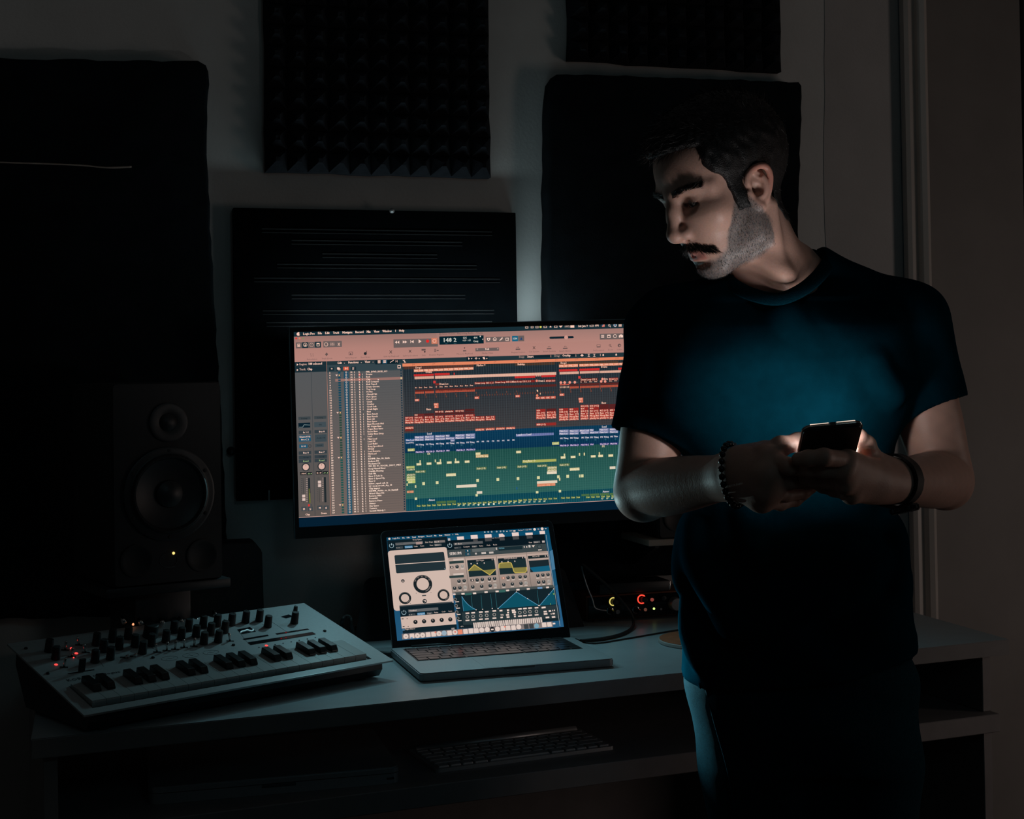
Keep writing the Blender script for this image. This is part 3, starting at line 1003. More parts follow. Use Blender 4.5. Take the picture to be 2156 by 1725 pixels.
S.rect(c3(712, 372), c3(900, 398), (14, 34, 42), 4); S.rect(c3(768, 368), c3(806, 396), (30, 84, 108), 5)
for q in range(3): S.rect(c3(732, 372 + q * 8), c3(754, 377 + q * 8), MT, 6); S.rect(c3(776, 372 + q * 7), c3(798, 376 + q * 7), MT, 6)
S.line(c3(830, 388), c3(858, 370), 0.0010, MT, 6); S.text('M', c3(872, 388), 4.4, MT, 6); S.line(c3(930, 368), c3(955, 388), 0.001, MT, 6); S.line(c3(943, 366), c3(943, 390), 0.0008, MT, 6)
S.rect_uv(uI + 0.0006, S.uv(*c3(340, 408))[1], uT1, vT0, (52, 68, 74), 3)
S.rect(cT(1280, 1165), cT(1410, 1245), (216, 92, 64), 5)
for x in (935, 1108, 1460): S.rect(cT(x, 1178 - (x - 935) * .03), cT(x + 128, 1258 - (x - 935) * .03), (24, 44, 52), 4)
S.text('+', cT(978, 1238), 4.6, MT, 6, cT(1026, 0)[0], 0.0006); S.text('H', cT(1316, 1232), 5.0, MT, 6, cT(1376, 0)[0], 0.0005); S.text('S', cT(1490, 1232), 5.0, MT, 6, cT(1540, 0)[0], 0.0005)
S.rect(cT(1130, 1178), cT(1190, 1230), MT, 6); S.rect(cT(1155, 1196), cT(1212, 1246), (200, 160, 148), 5)
S.rect(c3(888, 408), c3(914, 434), MT, 5); S.rect(c3(893, 414), c3(909, 428), (40, 54, 60), 6)
S.rect(cA(1115, 560), cA(1480, 618), (18, 36, 44), 4)
S.poly([cA(1140, 568), cA(1168, 590), cA(1150, 612)], MT, 6)
S.line(cA(1252, 588), cA(1295, 584), 0.0009, MT, 6); S.line(cA(1273, 566), cA(1273, 606), 0.0009, MT, 6); S.poly([cA(1378, 570), cA(1410, 562), cA(1425, 598), cA(1400, 604)], MT, 6)
for x in (1200, 1325, 1450): S.poly([cA(x - 12, 584), cA(x + 12, 582), cA(x, 602)], MT, 6)
S.text('Snap:', cB(92, 628), 4.4, (200, 164, 150), 6, cB(184, 0)[0]); S.text('Smart', cB(224, 625), 4.8, MT, 6, cB(324, 0)[0], 0.0004)
S.text('Drag:', cB(654, 612), 4.4, (200, 164, 150), 6, cB(740, 0)[0]); S.text('Overlap', cB(780, 608), 4.8, MT, 6, cB(908, 0)[0], 0.0004)
S.rect(cB(215, 590), cB(620, 622), (16, 34, 42), 4); S.rect(cB(770, 570), cB(1010, 605), (16, 34, 42), 4); S.rect(cB(1050, 560), cB(1132, 600), (16, 34, 42), 4)
S.poly([cB(1062, 590), cB(1090, 568), cB(1118, 588), cB(1090, 608)], MT, 6)
for x in (1198, 1284): S.line(cB(x - 18, 568), cB(x + 18, 568), 0.0008, MT, 6); S.line(cB(x - 18, 606), cB(x + 18, 606), 0.0008, MT, 6); S.line(cB(x, 568), cB(x, 606), 0.0010, MT, 6)
for x, y in ((1425, 582), (1630, 576)): S.rect(cB(x - 12, y - 6), cB(x + 12, y + 14), MT, 6); S.disc(cB(x, y - 8), 0.0010, MT, 6)
for x, y in ((598, 600), (993, 592), (1380, 582)): S.rect(cB(x - 6, y - 18), cB(x + 6, y + 18), (170, 140, 130), 6)
for s_, a in (('65', cA(232, 695)), ('73', cA(568, 684)), ('81', cA(905, 672)), ('89', cA(1245, 660)), ('97', cA(1580, 652)), ('105', cA(1918, 645)), ('113', cB(355, 677)), ('121', cB(676, 667)), ('129', cB(990, 656)), ('137', cB(1312, 648)), ('145', cB(1632, 640))):
    S.text(s_, a, 2.6, (120, 70, 56), 7); S.line((a[0] - 1, a[1] + 2), (a[0] - 1, a[1] - 3), 0.0004, (150, 90, 70), 7)

# regions ------------------------------------------------------------
RT = (252, 196, 172)


def reg(f, x0, y0, x1, y1, col, txt=None, tc=RT, div=0, dcol=(40, 40, 44), th=None):
    S.rect(f(x0, y0), f(x1, y1), col, 8)
    u0, v0 = S.uv(*f(x0, y0)); u1, v1 = S.uv(*f(x1, y1))
    if div:
        for q in range(1, div):
            uu = u0 + (u1 - u0) * q / div
            S.rect_uv(uu - 0.00025, v0, uu + 0.00025, v1, dcol, 9)
    if txt:
        h = (v0 - v1) * 0.66 if th is None else th
        vv, ff = text_geo(txt)
        w = vv[:, 0].max()
        sx = min(h / 0.70, (u1 - u0 - 0.0008) / w)
        c = srgb(*tc)
        for du in (-0.00015, 0.00015):
            k = len(S.V)
            for p in vv: S.V.append((u0 + 0.0008 + p[0] * sx + du, -0.00004 * 10, v1 + (v0 - v1 - h) * 0.5 + p[1] * h / 0.70))
            for q in ff: S.F.append(tuple(i + k for i in q)); S.C.append([c] * len(q))


def note(f, x, y, s_, x1, h=4.2, col=RT):
    S.text(s_, f(x, y), h, col, 10, f(x1, y)[0], 0.0003)


ORG = (226, 140, 108); RED = (206, 48, 46); CRM = (232, 182, 160); DRD = (96, 40, 36); RDB = (146, 42, 38); RST = (190, 88, 66)
note(cA, 272, 755, 'Drop1', 368); note(cA, 1282, 718, 'Marker 9', 1425); note(cB, 72, 745, 'Buildup', 186); note(cB, 752, 725, 'Drop2', 845)
for k in range(6):
    x = 245 + k * 165
    reg(cA, x, 770 - k * 7, x + 160, 808 - k * 7, ORG, 'PML_DPV', (250, 206, 182))
reg(cB, 725, 735, 865, 776, ORG, 'PML_DP'); reg(cB, 870, 730, 1025, 770, ORG, 'PML_DPV')
for k in range(5): reg(cB, 1045 + k * 157, 726 - k * 5, min(1198 + k * 157, 1775), 762 - k * 5, ORG, 'PML_DPV')
note(cA, 440, 828, 'Drums', 545); note(cB, 1388, 785, 'Drums', 1488)
reg(cA, 245, 850, 572, 872, RED, None, div=20, dcol=(160, 36, 36)); reg(cA, 588, 834, 836, 862, RED, None, div=16, dcol=(160, 36, 36)); reg(cA, 902, 824, 921, 858, RED)
reg(cA, 257, 888, 578, 922, CRM, None, div=30, dcol=(180, 130, 115))
u0, v0 = S.uv(*cA(595, 877)); u1, v1 = S.uv(*cB(682, 890))
S.rect_uv(u0, v0, u1, v0 - 0.0051, CRM, 8)
for q in range(1, 110): S.rect_uv(u0 + (u1 - u0) * q / 110 - 0.0002, v0, u0 + (u1 - u0) * q / 110 + 0.0002, v0 - 0.0051, (186, 138, 122), 9)
reg(cB, 28, 918, 350, 940, RED, None, div=18, dcol=(160, 36, 36)); reg(cB, 448, 903, 670, 928, RED, None, div=12, dcol=(160, 36, 36))
for k in range(3): reg(cB, 360 + k * 30, 908 - k, 378 + k * 30, 922 - k, (230, 150, 130))
reg(cB, 725, 812, 1018, 836, RED, None, div=16, dcol=(160, 36, 36)); reg(cB, 1048, 800, 1366, 824, RED, None, div=16, dcol=(160, 36, 36)); reg(cB, 1660, 784, 1778, 812, RED, None, div=6, dcol=(160, 36, 36))
reg(cB, 736, 852, 1040, 880, CRM, None, div=26, dcol=(180, 130, 115)); reg(cB, 1056, 842, 1366, 868, CRM, None, div=26, dcol=(180, 130, 115)); reg(cB, 1376, 832, 1778, 856, CRM, None, div=30, dcol=(180, 130, 115))
reg(cA, 566, 958, 606, 998, (206, 60, 56)); reg(cA, 596, 1000, 664, 1030, DRD, None, div=5, dcol=(160, 60, 50)); note(cA, 668, 1026, 'Drum Loo', 815)
for k, t in enumerate(['Dr', 'Dru', 'Dru', 'Dru', 'D', 'Dru', 'Dru', 'Dru', 'Dru', 'Dru', 'Dru', 'Dru']):
    x = [265, 328, 413, 500, 605, 668, 752, 836, 920, 1005, 1088, 1170][k]
    reg(cA, x - 6, 1056 - (x - 265) * 0.042, x + 56 if len(t) > 2 else x + 36, 1086 - (x - 265) * 0.042, (60, 38, 38), t)
for k, t in enumerate(['Drum Loop 125 S_1.1', 'Drum Loop 125 S_1.2']): reg(cA, 1246 + k * 336, 978 - k * 15, 1566 + k * 336, 1006 - k * 15, (126, 40, 36), t)
reg(cB, -30, 988, 345, 1012, (126, 40, 36), 'Drum Loop 125 S_1.3'); S.disc(cB(375, 990), 0.0022, (230, 130, 110), 9); note(cB, 402, 1006, 'Drum L', 505); reg(cB, 516, 972, 668, 1004, (140, 44, 38), 'Drum Loo')
for f, x0, y0, x1, y1, n_ in ((cA, 266, 1108, 578, 1126, 20), (cA, 604, 1092, 1250, 1112, 44)): reg(f, x0, y0, x1, y1, DRD, None, div=n_, dcol=(52, 30, 30))
u0, v0 = S.uv(*cA(1250, 1066)); u1, _ = S.uv(*cB(684, 1050))
S.rect_uv(u0, v0 + 0.0008, u1, v0 - 0.0034, DRD, 8)
for q in range(1, 80): S.rect_uv(u0 + (u1 - u0) * q / 80 - 0.00025, v0 + 0.0008, u0 + (u1 - u0) * q / 80 + 0.00025, v0 - 0.0034, (52, 30, 30), 9)
for f, x0, y0, x1, y1, n_ in ((cA, 264, 1140, 414, 1168, 9), (cA, 432, 1130, 578, 1160, 9), (cA, 602, 1118, 1252, 1134, 40), (cB, 897, 1080, 1040, 1108, 12), (cB, 1058, 1074, 1366, 1096, 26), (cB, 1380, 1062, 1672, 1086, 25)): reg(f, x0, y0, x1, y1, RST, None, div=n_, dcol=(120, 50, 42))
for f, x0, y0, x1, y1 in ((cB, 897, 1044, 1040, 1066), (cB, 1058, 1034, 1366, 1056), (cB, 1376, 1024, 1672, 1046)): reg(f, x0, y0, x1, y1, DRD, None, div=18, dcol=(52, 30, 30))
for k in range(7): reg(cB, 740 + k * 22, 1042 - k, 754 + k * 22, 1062 - k, (226, 100, 76)); reg(cB, 742 + k * 22, 1080 - k, 752 + k * 22, 1108 - k, (246, 190, 160))
for k, x in enumerate((258, 430, 598, 762, 932, 1100)): reg(cA, x, 1180 - k * 5, x + 14, 1208 - k * 5, (112, 62, 48)); reg(cA, x + 10, 1214 - k * 5, x + 24, 1246 - k * 5, (112, 62, 48))
for k in range(14): reg(cA, 1280 + k * 42.5, 1184 - k * 1.8, 1292 + k * 42.5, 1214 - k * 1.8, (104, 58, 46))
for k, x in enumerate((1268, 1436, 1604, 1772, 1938)): reg(cA, x, 1142 - k * 6, x + 14, 1172 - k * 6, (112, 62, 48))
for k in range(16): reg(cB, 24 + k * 40.5, 1178 - k * 1.4, 36 + k * 40.5, 1208 - k * 1.4, (104, 58, 46))
for x in (375, 385, 425): reg(cB, x, 1130 + (x - 375), x + 12, 1156 + (x - 375), (246, 196, 160))
for k, x in enumerate((736, 896, 1056, 1216, 1376, 1534, 1690)): reg(cB, x, 1120 - k * 5, x + 13, 1146 - k * 5, (120, 66, 52)); reg(cB, x + 10, 1150 - k * 5, x + 24, 1182 - k * 5, (120, 66, 52))
for f, x, y in ((cA, 260, 1258), (cA, 1248, 1218), (cA, 1922, 1192), (cB, 735, 1192)): reg(f, x, y, x + 76, y + 36, (206, 96, 76), 'XX', (250, 206, 186))
for k in range(4): reg(cB, 358 + k * 80, 1243 - k * 3, 434 + k * 80, 1278 - k * 3, (200, 92, 72), 'XX', (250, 206, 186))
reg(cA, 574, 1328, 652, 1364, (216, 116, 92), 'XX'); reg(cA, 582, 1368, 652, 1404, (216, 116, 92), 'X'); reg(cB, 1034, 1260, 1108, 1294, (216, 116, 92), 'XX'); reg(cB, 1042, 1298, 1108, 1332, (216, 116, 92), 'X')
S.disc(cB(382, 1222), 0.0022, (226, 130, 100), 9)
for x in (756, 816, 896, 976): S.disc(cB(x, 1018 - (x - 756) * 0.02), 0.0024, (240, 150, 130), 9); reg(cB, x + 20, 1004, x + 46, 1026, (70, 78, 82))
note(cA, 452, 1443, 'Bass', 530); note(cB, 1398, 1354, 'Bass', 1470)
reg(cB, 1030, 916, 1066, 956, (206, 60, 56)); reg(cB, 1064, 952, 1340, 986, (100, 40, 36), 'Drum Loop 125 S_')
for x, t in ((1064, 'D'), (1122, 'Dru'), (1202, 'Dru'), (1282, 'Dru'), (1518, 'Dru'), (1598, 'Dru')): reg(cB, x - 4, 996 - (x - 1064) * .04, x + 54, 1022 - (x - 1064) * .04, (64, 36, 36), t)
reg(cB, 1512, 944, 1660, 974, (140, 44, 38), 'Drum Loo'); S.disc(cB(1414, 962), 0.0024, (240, 150, 130), 9); note(cB, 1440, 975, 'Dru', 1492); reg(cB, 1690, 940, 1745, 972, (140, 44, 38), 'Dru')
for x in (1392, 1455): S.disc(cB(x, 1000), 0.0024, (240, 150, 130), 9)
# bass blocks
bx = [250, 420, 590, 758, 926, 1094]
reg(cA, 250, 1505, 412, 1535, (110, 40, 38), '810'); reg(cA, 414, 1498, 580, 1528, (84, 34, 34))
for x, t in ((590, '810 (+12)'), (758, 'plucky ba'), (926, '810 (+12)')): reg(cA, x, 1452 - (x - 590) * .04, x + 150, 1482 - (x - 590) * .04, (120, 40, 36), t)
reg(cA, 1086, 1424, 1248, 1460, (84, 34, 34)); reg(cA, 590, 1492, 1248, 1496, (84, 34, 34))
for k, t in enumerate(['810 (+1)', '811 (+1)', '812 (+1)', '813 (+1)', '814 (+1)', '815 (+1)']):
    x = bx[k]; d = k * 7.5
    reg(cA, x, 1548 - d, x + 158, 1580 - d, RDB, t); reg(cA, x, 1584 - d, x + 158, 1618 - d, RDB, 'Bass  (+1)'); reg(cA, x, 1622 - d, x + 158, 1656 - d, (176, 70, 58), 'Moog Bas')
for k in range(2): reg(cA, 1262 + k * 168, 1545 - k * 7, 1420 + k * 168, 1575 - k * 7, RDB, 'Bass  (+1)'); reg(cA, 1262 + k * 168, 1582 - k * 7, 1420 + k * 168, 1614 - k * 7, (176, 70, 58), 'Moog Bas')
reg(cA, 98, 1552, 240, 1584, RDB, '809 (+1)'); reg(cA, 98, 1590, 240, 1622, RDB, 'Bass (+1)'); reg(cA, 98, 1628, 240, 1662, (176, 70, 58), 'Moog Bas')
for x, y, ls in ((365, 1440, ['810', '816 (+1)', 'Bass (+1)', 'Moog Bas']), (530, 1432, [None, '817 (+1)', 'Bass  (+1)', 'Moog Bas']), (725, 1425, ['810', '818 (+1)', 'Bass  (+1)', 'Moog Bas', 'plucky ba']), (886, 1420, ['810', '819 (+1)', 'Bass  (+1)', 'Moog Bas', 'plucky ba']),
                 (1064, 1372, ['810 (+12)', '810', '820 (+1)', 'Bass  (+', 'Moog B', 'plucky b']), (1206, 1368, ['810 (+12)', '810', '821 (+1)', 'Bass  (+1)', 'Moog Bas', 'plucky ba']), (1364, 1362, [None, None, '822 (+1)', 'Bass  (+1)', 'Moog Bas', 'plucky ba']), (1522, 1358, [None, None, '823 (+1)', 'Bass  (+1)', 'Moog Bas', 'plucky b'])):
    for q, t in enumerate(ls):
        reg(cB, x, y + q * 38.5, x + (150 if x not in (1064,) else 128), y + q * 38.5 + 36, (88, 34, 34) if t is None else (RDB if q < len(ls) - 2 else (176, 66, 56)), t)
reg(cB, 365, 1660, 682, 1692, (146, 44, 40), '808 (+1)')
reg(cC, 105, 155, 250, 190, (170, 74, 60), 'plucky ba'); reg(cC, 105, 196, 255, 230, (110, 42, 36))
for k in range(4): reg(cC, 1320 + k * 177, 186 - k * 9, 1480 + k * 177, 220 - k * 9, (180, 84, 66), 'plucky ba')
# blue lane
PUR = (128, 134, 170); LT = (226, 214, 218); NB = (20, 62, 96)
note(cC, 485, 292, 'Lead', 565, 4.4, LT); note(cD, 1538, 254, 'Lead', 1615, 4.4, LT)
for k, (x, t, w_) in enumerate(((270, 'Main Lea', 165), (446, 'Main Lea', 165), (624, 'Main Lead', 165), (803, 'Mai', 74), (972, 'Main Lea', 166), (1150, 'Main Lea', 166))): reg(cC, x, 318 - (x - 270) * .046, x + w_, 352 - (x - 270) * .046, PUR, t, LT)
for k, (x, t, w_) in enumerate(((270, 'Main Lea', 165), (446, 'Main Lea', 165), (624, 'Main Lead', 170), (803, 'Main Lea', 160), (972, 'Main Lea', 166), (1150, 'Main Lea', 166))): reg(cC, x, 362 - (x - 270) * .046, x + w_, 396 - (x - 270) * .046, PUR, t, LT)
reg(cC, 890, 376, 965, 408, PUR, 'Lea', LT); reg(cC, 112, 368, 262, 404, (50, 90, 140), 'Main Lead', LT); reg(cC, 112, 412, 258, 446, NB, 'Lead FX (', LT)
for x in (282, 457, 632, 810, 985, 1158): reg(cC, x, 446 - (x - 282) * .046, x + 148, 480 - (x - 282) * .046, NB, 'M1 Thing', LT); reg(cC, x + 82, 486 - (x - 282) * .046, x + 112, 518 - (x - 282) * .046, (44, 84, 104))
for k in range(8): reg(cC, 1335 + k * 88, 396 - k * 4, 1395 + k * 88, 430 - k * 4, (24, 66, 96), 'M1', LT)
for x, t, w_ in ((282, 'Mid Hit (+', 158), (460, 'Mid Hit (+', 158), (635, 'Mid Hit (+', 158), (810, 'Mid', 68), (985, 'Mid Hit (+', 158), (1160, 'Mid Hit (+', 160)): reg(cC, x, 572 - (x - 282) * .046, x + w_, 608 - (x - 282) * .046, (40, 56, 104), t, (224, 200, 224))
u0, v0 = S.uv(*cD(52, 365)); u1, v1 = S.uv(*cD(705, 375))
S.rect_uv(u0, v0, u1, v0 - 0.0046, (112, 120, 166), 8); note(cD, 60, 394, 'Lead', 145, 4.2, LT); note(cD, 236, 386, 'Lead', 315, 4.2, LT); S.rect(cD(145, 362), cD(225, 392), (150, 150, 184), 9)
for q in range(9): S.rect(cD(330 + q * 42, 352 - q * 1.5), cD(336 + q * 42, 386 - q * 1.5), (70, 84, 140), 9)
for x, t, w_, y in ((798, 'Main Lea', 165, 292), (975, 'Main Lea', 170, 290), (1150, 'Main Lead', 170, 285), (1326, 'Mai', 70, 276), (1490, 'Main Lea', 165, 268), (1668, 'Main Le', 150, 264)): reg(cD, x, y, x + w_, y + 34, PUR, t, LT)
for x, t, w_, y in ((798, 'Main Lea', 165, 338), (975, 'Main Lea', 165, 334), (1166, 'Main Le', 150, 324), (1326, 'Main Lea', 160, 318), (1490, 'Main Lea', 165, 312), (1668, 'Main Lea', 150, 308)): reg(cD, x, y, x + w_, y + 34, PUR, t, LT)
for x, t in ((806, 'M1 Thing'), (980, 'M1 Thing'), (1176, 'M1 Thin'), (1328, 'M1 Thing'), (1502, 'M1 Thing'), (1675, 'M1 Thin')): reg(cD, x, 418 - (x - 806) * .036, x + 152, 454 - (x - 806) * .036, NB, t, LT); reg(cD, x + 82, 462 - (x - 806) * .036, x + 112, 494 - (x - 806) * .036, (34, 84, 104))
for x, t, w_ in ((806, 'Mid Hit (+', 158), (982, 'Mid Hit (+', 158), (1166, 'Mid Hit (', 145), (1330, 'Mid', 66), (1500, 'Mid Hit (+', 160), (1675, 'Mid Hit', 140)): reg(cD, x, 542 - (x - 806) * .036, x + w_, 578 - (x - 806) * .036, (44, 50, 110), t, (226, 200, 226))
# green lane
YG = (176, 182, 112); YB = (212, 200, 152); GT = (232, 214, 176); CR2 = (222, 206, 184)
reg(cC, 150, 535, 270, 575, YG, 'Lead', GT); note(cC, 492, 640, 'FX', 540, 4.4, GT); note(cD, 1540, 592, 'FX', 1586, 4.4, GT); reg(cD, 676, 502, 798, 546, YG, 'Lead', GT)
reg(cC, 1325, 602, 1410, 638, YB, 'KSH', GT); reg(cC, 1328, 642, 1546, 682, (196, 160, 110), 'KSHMR_Imp', GT); reg(cC, 2026, 574, 2110, 610, YB); reg(cD, 54, 654, 140, 690, YB, 'KSH', GT)
for x, y in ((302, 786), (477, 774), (652, 766), (828, 756), (960, 748), (1136, 740)): reg(cC, x, y, x + 84, y + 36, YB, 'AAA', (244, 226, 190))
for x, y in ((355, 735), (618, 722), (705, 716), (969, 704)): reg(cC, x, y, x + 22, y + 46, YB)
for x, y in ((824, 750), (997, 742), (1345, 730), (1473, 722), (1648, 716)): reg(cD, x, y, x + 84, y + 36, YB, 'AAA', (244, 226, 190))
for x, y in ((878, 702), (1138, 690), (1222, 686), (1482, 678)): reg(cD, x, y, x + 24, y + 48, YB)
u0, v0 = S.uv(*cD(163, 818)); u1, v1 = S.uv(*cD(750, 830))
S.rect_uv(u0, v0, u1, v0 - 0.0048, (168, 170, 92), 8); note(cD, 178, 848, 'Korg Riser  O', 385, 4.2, GT)
SB = (84, 108, 70)
for f, x, y in ((cC, 280, 912, ), (cC, 1335, 856), (cC, 1686, 840), (cD, 70, 905), (cD, 415, 892), (cD, 800, 876)): reg(f, x, y, x + 182, y + 36, SB, 'Stab (+3)', GT)
reg(cC, 126, 838, 270, 872, YG, 'O', GT); reg(cC, 126, 880, 270, 912, (60, 96, 74), 'Crackle Fl', GT)
for y, c_ in ((965, (90, 110, 80)), (1008, (128, 150, 92)), (1050, YG)): reg(cC, 130, y, 282, y + 36, c_, 'plucky ba', GT)
reg(cC, 155, 1092, 284, 1128, (186, 196, 112), 'Stab', GT)
reg(cC, 815, 966, 984, 1006, YB, 'plucky ba', (240, 224, 190)); reg(cD, 980, 950, 1150, 990, YB, 'plucky ba', (240, 224, 190))
for y in (924, 968, 1012): reg(cD, 594 - (y > 1000) * 8, y, 758, y + 36, (150, 150, 104) if y < 1000 else CR2, 'plucky ba', (240, 224, 190))
for f, pts in ((cC, ((402, 1114, 48), (636, 1098, 48), (1336, 1060, 48), (1686, 1042, 48), (2036, 1028, 44), (272, 1380, 42), (1324, 1320, 40))), (cD, ((64, 1110, 46), (414, 1092, 50), (762, 1078, 44), (922, 1070, 48), (1142, 1064, 24), (1176, 1062, 44), (396, 1350, 44), (790, 1332, 42)))):
    for x, y, w_ in pts: reg(f, x, y, x + w_, y + (48 if y < 1200 else 38), (216, 210, 160))
reg(cC, 130, 1134, 152, 1178, YB); reg(cC, 274, 1164, 300, 1212, YB); reg(cD, 794, 1118, 820, 1168, YB)
reg(cC, 990, 1165, 1342, 1196, CR2); reg(cD, 414, 1180, 766, 1206, CR2); reg(cD, 416, 1224, 732, 1256, (208, 130, 96), 'Korean_imp  CD', (240, 160, 130)); reg(cC, 136, 1262, 255, 1298, (190, 124, 88), 'K  CD', (240, 170, 140)); reg(cC, 1344, 1272, 1440, 1312, CR2)
reg(cD, 1672, 924, 1772, 966, CR2)
for f, x, y in ((cC, 2032, 1202), (cD, 60, 1280)): reg(f, x, y, x + 16, y + 38, (20, 84, 150))
note(cC, 515, 1440, 'Atmos', 620, 4.2, LT); note(cD, 1552, 1374, 'Atmos', 1660, 4.2, LT)
reg(cC, 650, 1446, 808, 1476, (96, 124, 60), None, div=16, dcol=(30, 80, 70)); reg(cC, 824, 1436, 984, 1466, (96, 124, 60), None, div=16, dcol=(30, 80, 70))
reg(cD, 1186, 1404, 1318, 1430, (96, 124, 60), None, div=14, dcol=(30, 80, 70)); reg(cD, 1334, 1398, 1490, 1424, (96, 124, 60), None, div=14, dcol=(30, 80, 70)); reg(cD, 1510, 1390, 1660, 1416, (96, 124, 60), None, div=14, dcol=(30, 80, 70)); reg(cD, 1676, 1384, 1790, 1410, (96, 124, 60), None, div=10, dcol=(30, 80, 70))
for k in range(21): reg(cC, 302 + k * 87.8, 1508 - k * 4.6, 372 + k * 87.8, 1542 - k * 4.6, (70, 100, 60), 'Text', (216, 204, 130))
for k in range(10):
    if k < 8: reg(cD, 86 + k * 87, 1490 - k * 4.0, 152 + k * 87, 1520 - k * 4.0, (70, 100, 60), 'Text', (216, 204, 130))
for k in range(4): reg(cD, 826 + k * 87, 1452 - k * 4, 896 + k * 87, 1484 - k * 4, (70, 100, 60), 'Text', (216, 204, 130)); reg(cD, 1260 + k * 87, 1440 - k * 4, 1326 + k * 87, 1470 - k * 4, (84, 116, 60), 'Text', (216, 204, 130))
for k in range(2): reg(cD, 1610 + k * 87, 1424 - k * 4, 1676 + k * 87, 1456 - k * 4, (84, 116, 60), 'Text', (216, 204, 130))
for k in range(4): note(cC, 1016 + k * 86, 1528 - k * 4, 'A7', 1052 + k * 86, 3.6, (216, 220, 180)); S.disc(cC(1376 + k * 88, 1502 - k * 3.6), 0.0018, (220, 220, 196), 9)
for k in range(5): note(cC, 1716 + k * 87, 1492 - k * 4, 'A7', 1752 + k * 87, 3.6, (216, 220, 180))
for k in range(7): note(cD, 6 + k * 87, 1562 - k * 4, 'A7', 42 + k * 87, 3.6, (216, 220, 180))
for k in range(3): note(cD, 1526 + k * 87, 1494 - k * 4, 'A7', 1562 + k * 87, 3.6, (216, 220, 180))
# playhead
S.line(cB(1757, 690), cB(1763, 1400), 0.0010, (250, 190, 165), 11); S.poly([cB(1738, 668), cB(1775, 666), cB(1757, 692)], (250, 210, 190), 12); S.line(cB(1782, 640), cB(1792, 1300), 0.0010, (236, 150, 120), 11)
